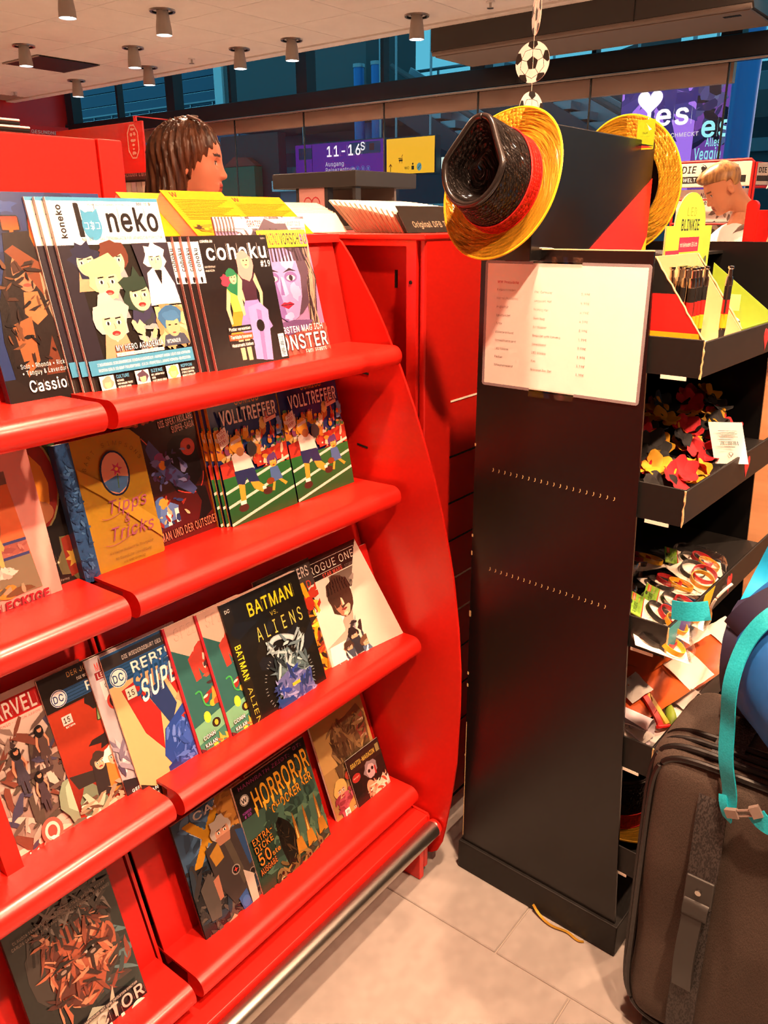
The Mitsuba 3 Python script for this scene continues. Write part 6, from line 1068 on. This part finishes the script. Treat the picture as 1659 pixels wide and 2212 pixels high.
for i, (z, l) in enumerate(((1.43, 'upper newspaper on the red stand, headline Nach WM-Desaster'), (1.26, 'lower newspaper on the red stand, dark picture on its front page'))):
    n_ = thing('newspaper', l, 'newspaper'); obj('paper', rbox((5.02, 1.37, z), (5.035, 1.76, z + .175), .002), 'paper_grey', n_); A = Art(390, 175, None, 3 + i)
    if i == 0: A.r(8, 120, 120, 18, '#8a6a5a'); A.t('Nach WM-', 130, 128, 26, '#3a302c', True, w=140); A.t('Desaster', 130, 92, 26, '#3a302c', True, w=130); A.blob(310, 110, 30, 34, '#4a3c38'); A.shards(8, 20, 370, 60, 40, 12, ['#8a7a70', '#a8988c', '#6a5a54'])
    else: A.r(10, 20, 370, 150, '#3a302c'); A.shards(10, 20, 370, 140, 40, 18, ['#5a4a44', '#2a2220', '#7a6a60', '#c8b0a0']); A.t('Europa', 130, 60, 40, '#d8cabc', True)
    put('print', {**print_ply(A, 'print_matte'), 'to_world': Tm((5.0195, 1.76, z), (0, -1, 0), (0, 0, 1), (-1, 0, 0))}, n_)
# red shelf end in front of the man
rs = thing('red_shelf', 'small red shelf with a rounded upright in front of the man', 'shelf'); obj('upright', cat(prism_x(sg.Polygon([(.885, 0), (.925, 0), (.925, 1.49), (.885, 1.49)]).union(sg.Point(.905, 1.49).buffer(.02)), 3.4, 3.43)), 'red_paint', rs); obj('panel', rbox((3.43, .50, .05), (3.45, .90, 1.475), .003), 'red_board', rs); obj('ledge', rbox((3.25, .50, 1.33), (3.43, .885, 1.35), .003), 'red_paint', rs)
# wooden counter seen past the stand
wc = thing('wooden_counter', 'warm wooden counter beyond the right side of the black stand', 'counter'); mat('wood_warm', proc(lambda p, n, uv: mix((.42, .20, .085), (.62, .33, .16), fbm(p.x * 3, p.y * 3, p.z * 26, octaves=4))), .45); obj('front', rbox((2.75, -.6, .08), (2.9, .62, 1.02), .004), 'wood_warm', wc); obj('top', rbox((2.70, -.65, 1.02), (3.2, .66, 1.05), .004), 'wood_warm', wc); obj('plinth', box((2.8, -.58, 0), (3.1, .6, .08)), 'black_card', wc)
# bits on the floor
dl = thing('gold_ribbon', 'curl of gold ribbon lying at the foot of the black stand', 'ribbon'); obj('curl', S(tube(spline([(-.012, .60, .02), (-.02, .57, .006), (-.022, .54, .004), (-.016, .51, .004), (-.02, .49, .003), (-.014, .475, .002)], 24), 0, flat=(.006, .0008, (0, .3, 1)))), 'sequin_gold_plain', dl); mat('sequin_gold_plain', '#d8a43a', .3, metal=.6)
# ---------------------------------------------------------------- people
def cap(px, a, b, ra, rb):
    ax, ay, az = a; dx, dy, dz = b[0] - ax, b[1] - ay, b[2] - az; L = dx * dx + dy * dy + dz * dz + 1e-12
    t = np.clip(((px[0] - ax) * dx + (px[1] - ay) * dy + (px[2] - az) * dz) / L, 0, 1)
    return np.sqrt((px[0] - ax - t * dx) ** 2 + (px[1] - ay - t * dy) ** 2 + (px[2] - az - t * dz) ** 2) - ra - (rb - ra) * t
def ell(p, c, r): return (np.sqrt(((p[0] - c[0]) / r[0]) ** 2 + ((p[1] - c[1]) / r[1]) ** 2 + ((p[2] - c[2]) / r[2]) ** 2) - 1) * min(r)
def head_sdf(x, y, z):                # x forward, z up, ears at the origin
    p = (x, abs(y), z)
    d = smin([ell(p, (-.008, 0, .045), (.098, .076, .092)), ell(p, (.035, 0, -.02), (.058, .06, .085)), ell(p, (.042, 0, -.066), (.046, .046, .036))], .035)
    d = smin([d, cap(p, (.082, 0, .028), (.106, 0, -.018), .008, .0095), ell(p, (.100, .008, -.022), (.012, .010, .008))], .012)
    d = smin([d, ell(p, (.080, 0, -.093), (.016, .02, .014)), ell(p, (.058, .036, -.018), (.024, .02, .026))], .022)
    d = smin([d, ell(p, (.0905, 0, -.050), (.010, .022, .0055)), ell(p, (.0885, 0, -.0625), (.010, .019, .0065))], .008)
    d = smin([d, cap(p, (.081, .012, .040), (.074, .045, .036), .007, .006)], .012)
    d = vmax(d, -(np.sqrt((p[0] - .098) ** 2 + (p[1] - .032) ** 2 + (p[2] - .018) ** 2) - .019))
    d = smin([d, ell(p, (.070, .031, .016), (.0125, .0135, .0125))], .004)
    d = smin([d, vmax(ell(p, (-.010, .079, -.002), (.018, .009, .032)), -ell(p, (-.004, .089, .002), (.010, .006, .020)))], .006)
    return smin([d, cap(p, (-.03, 0, -.04), (-.045, 0, -.18), .052, .056)], .03)
def head_color(v, skin, lip, brow):
    x, y, z = v[:, 0], np.abs(v[:, 1]), v[:, 2]; c = np.tile(lin(skin), (len(v), 1)); b = lambda m, col: c.__setitem__(m, lin(col))
    b((x > .078) & (y < .022) & (z < -.043) & (z > -.071), lip); b((x > .086) & (y < .018) & (np.abs(z + .0565) < .0022), '#5c2018')
    b((x > .06) & (np.hypot(y - .031, z - .016) < .0115) & (np.abs(z - .016) < .0062), '#cdbdb2'); b((x > .06) & (np.hypot(y - .031, z - .016) < .0058), '#1c1210'); b((x > .06) & (np.hypot(y - .031, z - .016) < .0135) & (z > .0205) & (z < .0245), '#241612')
    b((x > .05) & (y > .012) & (y < .048) & (np.abs(z - (.040 + .10 * (.03 - np.abs(y - .03)) - .0)) < .0042), brow); return c
mat('skin', VC, .5, .35); mat('skin_plain', '#c88a68', .5)
def person(name, label, o, yaw, eye, pitch, skin, lip, brow, parts, lean=0., scale=1.):
    t = thing(name, label, 'person'); cy, sy, cp, sp_ = math.cos(yaw), math.sin(yaw), math.cos(pitch), math.sin(pitch)
    Rz = np.array([[cy, -sy, 0], [sy, cy, 0], [0, 0, 1]]); Ry = np.array([[cp, 0, sp_], [0, 1, 0], [-sp_, 0, cp]]); O = np.array([o[0], o[1], 0.]); hc = np.array([lean, 0, eye - .016])
    def head_m(m): m = m.copy(); m.vertices = (m.vertices * .9 @ Ry.T + hc) @ Rz.T + O; return m
    def body_m(m): m = m.copy(); m.vertices = m.vertices @ Rz.T + O; return m
    hm = level(head_sdf, (-.13, -.10, -.19), (.14, .10, .15), .0042); col = head_color(hm.vertices, skin, lip, brow)
    s = eye - .12; sh = s - .14; nb = hc + Ry @ np.array([-.040, 0, -.145])
    J = lambda *q: np.array(q, float)
    def torso(x, y, z, g=0.):
        p = (x, abs(y), z); d = smin([cap(p, (lean * .5 - .03, .07, sh - .10), (-.02, .05, sh - .42), .10 + g, .095 + g), cap(p, (lean * .6 - .045, .145, sh - .03), (lean * .6 - .045, .03, sh + .02), .052 + g, .055 + g), cap(p, (-.02, .06, sh - .45), (-.02, .08, sh - .60), .105 + g, .10 + g)], .09)
        return d
    def legs(x, y, z, g=0.): p = (x, abs(y), z); return smin([cap(p, (-.02, .085, sh - .58), (.0, .09, .50), .085 + g, .06 + g), cap(p, (.0, .09, .50), (-.03, .095, .09), .058 + g, .042 + g)], .03)
    def arms(x, y, z, g=0.): p = (x, abs(y), z); return smin([cap(p, (lean * .6 - .045, .175, sh - .03), (-.03, .225, sh - .32), .048 + g, .038 + g), cap(p, (-.03, .225, sh - .32), (.06, .215, sh - .55), .036 + g, .026 + g)], .03)
    def hands(x, y, z):
        p = (x, abs(y), z); w = (.065, .215, sh - .57); d = cap(p, w, (.085, .212, sh - .64), .024, .026)
        for i, (dx, L) in enumerate(((-.022, .058), (-.007, .068), (.008, .064), (.022, .05))): d = smin([d, cap(p, (w[0] + .02 + dx, w[1] - .004, sh - .655), (w[0] + .024 + dx, w[1] - .018, sh - .655 - L), .0085, .007)], .006)
        return smin([d, cap(p, (w[0] + .03, w[1] - .02, sh - .60), (w[0] + .055, w[1] - .03, sh - .655), .010, .008)], .008)
    def foot(x, y, z, g=0.): p = (x, abs(y), z); return vmax(cap(p, (-.05, .095, .04), (.13, .105, .03), .042 + g, .032 + g), .002 - z)
    def skin_all(x, y, z): return smin([torso(x, y, z, -.01), legs(x, y, z, -.008), arms(x, y, z, -.006), hands(x, y, z), foot(x, y, z, -.006), cap((x, y, z), nb, (lean * .6 - .05, 0, sh + .0), .05, .06)], .02)
    bm = level(skin_all, (-.22, -.33, -.01), (.24, .33, sh + .12), .017)
    hw, bw = head_m(hm), body_m(bm); v = np.vstack([hw.vertices, bw.vertices]); f = np.vstack([hw.faces, bw.faces + len(hw.vertices)]); c = np.vstack([col, np.tile(lin(skin), (len(bw.vertices), 1))])
    put('body', mikit.ply((v, f), 'skin', smooth=True, color=c), t)
    top, trousers, shoes = parts['clothes']
    obj('shirt', body_m(level(lambda x, y, z: vmax(smin([torso(x, y, z, .012), arms(x, y, z, .012)], .03), sh - .62 - z, np.where(abs(y) > .19, sh - .50 - z, -1)), (-.24, -.33, sh - .68), (.24, .33, sh + .10), .016)), top, t, smooth=True)
    obj('trousers', body_m(level(lambda x, y, z: vmax(smin([legs(x, y, z, .012), cap((x, abs(y), z), (-.02, .05, sh - .52), (-.02, .08, sh - .62), .112, .108)], .04), z - sh + .50, .06 - z), (-.22, -.28, .0), (.22, .28, sh - .42), .018)), trousers, t, smooth=True)
    obj('shoes', body_m(level(lambda x, y, z: vmax(foot(x, y, z, .008), -z), (-.14, -.2, -.01), (.22, .2, .12), .012)), shoes, t, smooth=True)
    for nm, fn, lo, hi, e, m in parts['head']: obj(nm, head_m(level(fn, lo, hi, e)), m, t, smooth=True)
    for nm, mesh, m in parts.get('more', []): obj(nm, body_m(mesh), m, t, smooth=True)
    return t
def hairmat(name, a, b): mat(name, proc(lambda p, n, uv: mix(lin(a), lin(b), smoothstep(.3, .75, fbm(p.x * 70, p.y * 70, p.z * 5, octaves=4)))), .42, .5, sheen=.3)
hairmat('hair_brown', '#2a1a11', '#5a3a24'); hairmat('hair_short_blond', '#7a5230', '#c89858'); hairmat('hair_pale', '#c89a6a', '#ecc898')
for nm, c in (('cloth_grey', '#4a4448'), ('cloth_white', '#efe9e2'), ('cloth_dark', '#20222c'), ('strap_taupe', '#7d6a63'), ('cloth_cream', '#e6cdb8'), ('shoe_dark', '#1a1614')): mat(nm, c, .8)
def strands(x, y, z, k=.0035): a = np.arctan2(y, x + .02); return k * np.sin(a * 26 + 5 * np.sin(z * 14)) + k * .5 * np.sin(a * 61 + z * 30)
def long_hair(x, y, z):
    d = smin([ell((x, y, z), (-.020, 0, .055), (.108, .092, .096)), cap((x, y, z), (-.075, 0, .02), (-.115, 0, -.34), .075, .062), cap((x, abs(y), z), (-.035, .062, .03), (-.075, .085, -.30), .034, .034)], .05) + strands(x, y, z)
    face = vmax(ell((x, y, z), (.085, 0, -.05), (.085, .085, .128)), -.02 - x)      # opening for the face
    return vmax(d, -face)
person('person', 'woman with long brown hair half tied back, in profile behind the rack', (1.74, 2.10), math.atan2(-.80, .60), 1.62, .10, '#c98466', '#a8483c', '#2c1a12',
       {'clothes': ('cloth_grey', 'cloth_dark', 'shoe_dark'), 'head': [('hair', long_hair, (-.22, -.15, -.42), (.12, .15, .17), .0052, 'hair_brown'), ('hair_clip', lambda x, y, z: smin([cap((x, y, z), (-.01, -.035, .150), (.03, -.045, .140), .006, .005), cap((x, y, z), (-.01, .0, .155), (.02, -.03, .152), .004, .004)], .004), (-.03, -.07, .12), (.06, .02, .17), .003, 'chrome')]})
def short_hair(x, y, z):
    d = smin([ell((x, y, z), (-.016, 0, .056), (.101, .081, .092)) - .002 + .0022 * np.sin(60 * x + 40 * z) * np.sin(70 * y + 30 * z), ell((x, y, z), (.055, 0, .120), (.05, .05, .028))], .03)
    line = np.where(x > .0, .058 + .35 * x, np.where(x > -.03, .045, -.055))      # hairline: forehead, over the ear, nape
    return vmax(d, line - z)
rb = lambda pts, w, th, n: tube(spline(pts, 30), 0, flat=(w, th, n))
s_ = 1.62 - .12 - .14
more = [('backpack_strap', rb([(-.14, y, s_ - .20), (-.135, y * 1.05, s_ - .02), (-.05, y * 1.1, s_ + .055), (.05, y * 1.05, s_ - .01), (.085, y * .95, s_ - .16), (.03, y * 1.3, s_ - .36)], .055, .014, (0, 0, 1)), 'strap_taupe') for y in (-.10, .10)] + [('backpack', level(lambda x, y, z: ell((x, y, z), (-.22, 0, s_ - .26), (.11, .155, .25)) + .004 * np.sin(20 * z + 9 * y), (-.36, -.19, s_ - .54), (-.08, .19, s_ + .02), .016), 'strap_taupe')]
person('person', 'man with short fair hair in a white shirt bending over the newspaper stand', (4.55, 1.30), math.atan2(.80, -.60), 1.60, .62, '#cf8c66', '#a85c48', '#6a4426',
       {'clothes': ('cloth_white', 'cloth_dark', 'shoe_dark'), 'head': [('hair', short_hair, (-.15, -.11, -.10), (.14, .11, .17), .005, 'hair_short_blond')], 'more': more}, lean=.06)
person('person', 'person with pale loose hair at the right picture edge beyond the red shelf', (2.96, .60), math.atan2(-.2, 1.), 1.52, .15, '#d89a78', '#a85c48', '#8a6a44',
       {'clothes': ('cloth_cream', 'cloth_dark', 'shoe_dark'), 'head': [('hair', long_hair, (-.22, -.15, -.42), (.12, .15, .17), .0065, 'hair_pale')]})
# ---------------------------------------------------------------- station hall beyond the glass
mat('stone_floor', '#5a6468', .35); mat('hall_dark', '#3c4852', .6); mat('hall_mid', '#6c7c88', .6); mat('hall_pale', '#b8c4c8', .6); mat('hall_brown', '#4a3a36', .6); mat('hall_grey', '#585c60', .7); mat('col_blue', '#2f74c0', .3, .6); mat('rail_steel', '#9aa4ac', .3, metal=.7); mat('roof_pale', '#cfe0e4', .6); mat('siding', '#46627a', .6); mat('umbrella_red', '#b8402c', .6); mat('hall_green', '#3a6a4c', .6)
obj('hall_floor', box((6.38, -14, -.1), (40, 30, -.02)), 'stone_floor', kind='structure')
obj('hall_wall', box((24, -14, 0), (24.3, 34, 5.2)), 'hall_dark', kind='structure')
R = random.Random(9)
for i in range(26):                     # shop fronts and glazing bays of the hall wall
    y = -4 + i * 1.25; z = R.choice((0, 2.9)); h_ = R.uniform(1.6, 2.4); put('shop_bay', mikit.ply(rbox((23.9, y, z + .2), (24, y + R.uniform(.7, 1.1), z + .2 + h_), .02), R.choice(['hall_mid', 'hall_pale', 'siding', 'hall_brown', 'hall_grey'])), 'hall_wall')
mz = thing('mezzanine', 'grey blue gallery deck with a railing across the station hall', 'gallery'); obj('deck', box((15, -6, 3.02), (19, 26, 3.30)), 'hall_mid', mz); obj('fascia', box((14.95, -6, 2.98), (15, 26, 3.38)), 'hall_grey', mz)
for i in range(36): obj('railing_post', box((14.96, -5 + i * .85, 3.38), (14.99, -4.96 + i * .85, 4.3)), 'rail_steel', mz)
obj('handrail', cyl((14.97, -6, 4.32), (14.97, 26, 4.32), .03), 'rail_steel', mz)
for k, (y, z, l) in enumerate(((8.3, 1.3, 'left flight of the far escalator behind the yellow sign'), (6.4, 1.6, 'right flight of the far escalator behind the left hat'))):
    e = thing('escalator', l, 'escalator'); d = np.array([0, -3.2, -1.75]); d /= np.linalg.norm(d); o = np.array([13.6, y + 1.8, z + 2.2])
    for nm, w, th, off, m in (('truss', .9, .34, 0, 'hall_dark'), ('balustrade', .05, .5, .42, 'rail_steel')): obj(nm, tube([o + [0, 0, off], o + d * 4.6 + [0, 0, off]], 0, flat=(w, th, (0, .4, .9))), m, e)
    obj('handrail', tube([o + [-.45, 0, .62], o + d * 4.6 + [-.45, 0, .62]], .05, 8), 'hall_grey', e)
    for i in range(12): obj('step', box(*(lambda c: (c - [.38, .16, .02], c + [.38, .16, .1]))(o + d * (.3 + i * .36) + [0, 0, .2])), 'rail_steel', e)
for i, (x, y, r, z, l) in enumerate([(10.6, 3.08, .145, 4.5, 'wide blue column right of the purple posters'), (13, 10.75, .10, 4.2, 'left of two blue columns above the purple sign'), (13, 10.33, .10, 4.2, 'right of two blue columns above the purple sign'), (14.2, 11.4, .16, 4.2, 'blue column left behind the purple sign'), (12.4, 10.1, .11, 2.4, 'blue column under the purple sign beside the kiosk'), (11.5, 13.55, .05, 3.2, 'thin pale blue column beside the woman'), (11.5, 13.2, .10, 3.2, 'blue column just left of the woman')]):
    c = thing('blue_column', l, 'column'); obj('shaft', cyl((x, y, 0), (x, y, z), r, 32), 'col_blue', c); obj('collar', cyl((x, y, z - .06), (x, y, z), r * 1.15, 32), 'rail_steel', c)
def board(name, label, y0, y1, z0, z1, color, power, art, X=12.):
    t = thing(name, label, 'sign'); obj('housing', box((X + .02, y0 - .02, z0 - .02), (X + .14, y1 + .02, z1 + .02)), 'hall_dark', t)
    for y in (y0 + .15, y1 - .15): obj('hanger', cyl((X + .08, y, z1), (X + .08, y, 6.0), .02), 'rail_steel', t)
    q = frame(trimesh.Trimesh([[0, 0, 0], [1, 0, 0], [1, 1, 0], [0, 1, 0]], [[0, 1, 2], [0, 2, 3]]), (X, y1, z0), (0, y0 - y1, 0), (0, 0, z1 - z0), (-1, 0, 0)); put('lit_face', emit(q, color, power), t)
    if art:
        v, f, c = art.mesh(); f = np.asarray(f)
        for nm, em in (('lettering', True),):
            d = mikit.ply((v, f), 'print_matte', color=c); d['face_normals'] = True; d['to_world'] = Tm((X - .004, y1, z0), (0, -1, 0), (0, 0, 1), (-1, 0, 0)); put(nm, d, t)
    return t
def glow(parent, name, text, x, y, h, color, power, X, y1, z0, w=None, bold=True):
    v, f = glyphs(text, bold); v = v * h; 
    if w: v[:, 0] *= w / np.ptp(v[:, 0])
    v = np.c_[v[:, 0] + x, v[:, 1] + y, np.zeros(len(v))]; m = frame(trimesh.Trimesh(v, f, process=False), (X - .012, y1, z0), (0, -1, 0), (0, 0, 1), (-1, 0, 0)); put(name, emit(m, color, power), parent)
A = Art(1020, 560, None, 2); A.line([(90, 40), (90, 160)], 12, '#6a4a10'); A.line([(60, 120), (90, 160), (120, 120)], 12, '#6a4a10'); A.r(260, 240, 90, 12, '#6a4a10'); A.r(270, 200, 80, 30, '#6a4a10'); A.r(280, 170, 10, 30, '#6a4a10'); A.r(330, 170, 10, 30, '#6a4a10'); A.line([(330, 270), (352, 300)], 10, '#6a4a10'); A.r(540, 60, 50, 60, '#6a4a10'); A.e(565, 150, 16, 16, '#6a4a10'); A.t('WC', 380, 70, 40, '#8a6410', True); A.e(700, 100, 50, 62, '#f6f0e0'); A.line([(672, 70), (728, 130)], 10, '#8a6410')
board('yellow_sign', 'glowing yellow station sign with small black symbols', 8.32, 9.33, 2.22, 2.78, (1., .50, .012), .95, A)
A = Art(2150, 560, None, 2); A.r(1340, 330, 700, 190, '#6a5a78'); A.r(1790, 380, 110, 110, '#a8443c'); A.r(90, 300, 330, 190, '#6a5a78'); A.t('Tickets', 100, 20, 30, '#b8a8d8'); A.r(420, 10, 10, 540, '#20103c')
for i in range(4): A.ring(1400 + i * 120, 90, 48, 8, '#c8b8e8'); A.r(1380 + i * 120, 64, 40, 50, '#c8b8e8')
ps_ = board('purple_sign', 'glowing purple station sign reading 11-16 Ausgang', 9.37, 11.5, 2.25, 2.80, (.075, .012, .22), 1., A)
glow(ps_, 'number', '11-16', .74, .32, .17, (1, .95, 1), 1., 12., 11.5, 2.25); glow(ps_, 'letter', 'S', 1.56, .39, .13, (1, .95, 1), .9, 12., 11.5, 2.25)
glow(ps_, 'word', 'Ausgang', .74, .16, .07, (.8, .75, .95), .6, 12., 11.5, 2.25); glow(ps_, 'word', 'Reisezentrum', .74, .06, .07, (.8, .75, .95), .5, 12., 11.5, 2.25)
A = Art(1080, 1700, None, 4); A.shards(0, 900, 1080, 700, 26, 130, ['#8d66d0', '#a884dc', '#7a58c0', '#6a48b4'], .4, 2.); A.r(0, 0, 1080, 40, '#7a4ab0')
p1 = board('purple_poster', 'large bright purple poster with a heart and the letters ies', 4.08, 5.13, 1.75, 3.4, (.36, .16, .80), 1.1, A)
hm = extrude(heart * .011, .001); put('heart', emit(frame(hm, (12 - .012, 4.72, 2.98), (0, -1, 0), (0, 0, 1), (-1, 0, 0)), (1, 1, 1), 1.3), p1); glow(p1, 'letters', 'ies', .30, .92, .26, (1, 1, 1), 1.3, 12., 5.13, 1.75, .62); glow(p1, 'small_text', 'SO SCHMECKT', .55, .76, .05, (1, .9, 1), .8, 12., 5.13, 1.75)
A = Art(560, 1700, None, 5); A.shards(0, 700, 560, 900, 40, 80, ['#3a2a5a', '#5a4488', '#2a2038', '#8a6aa8', '#a884c8', '#c0a8d8'], .5, 1.4)
p2 = board('veggie_poster', 'dark purple poster with cyan letters es and Alles Veggie', 3.52, 4.075, 1.75, 3.4, (.15, .045, .34), 1., A)
glow(p2, 'letters', 'es', .03, .74, .25, (.35, .95, 1), 1., 12., 4.075, 1.75, .42); glow(p2, 'script', 'Alles', .16, .62, .10, (.35, .95, 1), .9, 12., 4.075, 1.75, .20); glow(p2, 'script', 'Veggie', .02, .46, .14, (.35, .95, 1), .9, 12., 4.075, 1.75, .36)
A = Art(1900, 1700, None, 6); 
for i in range(5): A.p((40 + i * 60, 700 + i * 40), (200 + i * 40, 820), (90 + i * 60, 900), '#c83aa8')
A.shards(0, 400, 600, 700, 14, 60, ['#d84ab8', '#e88ad0', '#b02a90'], .6, 2)
p3 = board('white_poster', 'blazing white poster with pink splashes at the right edge', 1.2, 3.1, 1.75, 3.4, (1., .92, .98), 1.6, A, X=12.4)
# small lit things
for y, z, l in ((6.05, 2.62, 'left'), (5.95, 2.62, 'middle'), (5.75, 2.64, 'right')):
    t = thing('light_strip', f'{l} of three upright cyan light strips left of the purple poster', 'light', 'upright light strips in the hall'); put('tube', emit(box((13, y, z - .28), (13.03, y + .03, z + .14)), (.35, .9, 1.), 1.6), t); obj('mount', box((13.03, y - .01, z - .3), (13.06, y + .04, z + .16)), 'hall_dark', t)
t = thing('exit_sign', 'small green and white emergency exit sign right of the yellow sign', 'sign'); put('green_half', emit(box((12.2, 8.05, 2.28), (12.22, 8.18, 2.46)), (.02, .7, .22), .9), t); put('white_half', emit(box((12.2, 8.19, 2.28), (12.22, 8.32, 2.46)), (.8, 1., .9), .9), t); obj('case', box((12.22, 8.03, 2.26), (12.3, 8.34, 2.48)), 'hall_dark', t)
bs = thing('brown_shop', 'dark brown shop front with a red awning behind the woman', 'shop front'); obj('wall', box((11.5, 11.45, 0), (11.7, 13.0, 3.0)), 'hall_brown', bs); obj('awning', prism_x([(11.9, 2.45), (12.15, 2.6), (12.5, 2.62), (12.8, 2.45)], 11.35, 11.5), 'umbrella_red', bs, smooth=False); obj('counter', box((11.3, 11.9, 1.9), (11.5, 12.85, 2.44)), 'hall_green', bs)
ks = thing('ticket_booth', 'pale blue ticket booth roof behind the grey kiosk', 'booth'); obj('roof', box((10.6, 9.6, 1.95), (11.4, 10.75, 2.12)), 'roof_pale', ks); obj('body', box((10.7, 9.7, 0), (11.3, 10.65, 1.95)), 'hall_mid', ks)
# roof and upper facades seen through the clerestory
uf = thing('upper_facade', 'blue grey slatted upper facade left of the dark block', 'facade'); 
for i in range(14): obj('slat', box((15.0, 15.2, 3.3 + i * .32), (15.12, 26, 3.59 + i * .32)), 'siding', uf)
db = thing('dark_block', 'dark grey upper block behind the middle clerestory windows', 'facade'); obj('block', box((13.4, 10.9, 3.35), (15, 14.9, 7)), 'hall_grey', db); obj('ledge', box((13.2, 8.9, 3.35), (15, 10.9, 3.72)), 'hall_grey', db); obj('cyan_slot', box((13.35, 14.92, 3.35), (13.6, 15.18, 6)), 'roof_pale', db)
rf = thing('hall_roof', 'pale roof plates with a grey wedge beam above the station hall', 'roof')
obj('plate', frame(box((0, 0, 0), (6, 9, .1)), (12, .5, 6.2), (.94, 0, .34), (0, 1, 0), (-.34, 0, .94)), 'roof_pale', rf); obj('wedge_beam', prism_x([(9.8, 3.42), (5.4, 4.35), (5.4, 4.02)], 14.6, 14.8), 'hall_grey', rf, smooth=False); obj('thin_beam', prism_x([(12.6, 3.9), (11.6, 4.4), (11.55, 4.34), (12.55, 3.84)], 14.5, 14.6), 'hall_grey', rf, smooth=False)
for i in range(4): obj('cross_beam', box((11.0, 2.2 + i * 1.1, 3.62), (11.1, 2.75 + i * 1.1, 3.9)), 'hall_dark', rf)
# bright ceiling panel past the air curtain
cp = thing('bright_panel', 'bright square ceiling light at the top right corner', 'ceiling light'); q = frame(trimesh.Trimesh([[0, 0, 0], [1, 0, 0], [1, 1, 0], [0, 1, 0]], [[0, 1, 2], [0, 2, 3]]), (5.0, .7, 2.785), (0, .85, 0), (.6, 0, 0), (0, 0, -1)); put('diffuser', emit(q, LAMP_COLOR, 9.), cp); obj('frame', box((4.98, .68, 2.788), (5.62, 1.57, 2.80)), 'white_plastic', cp)
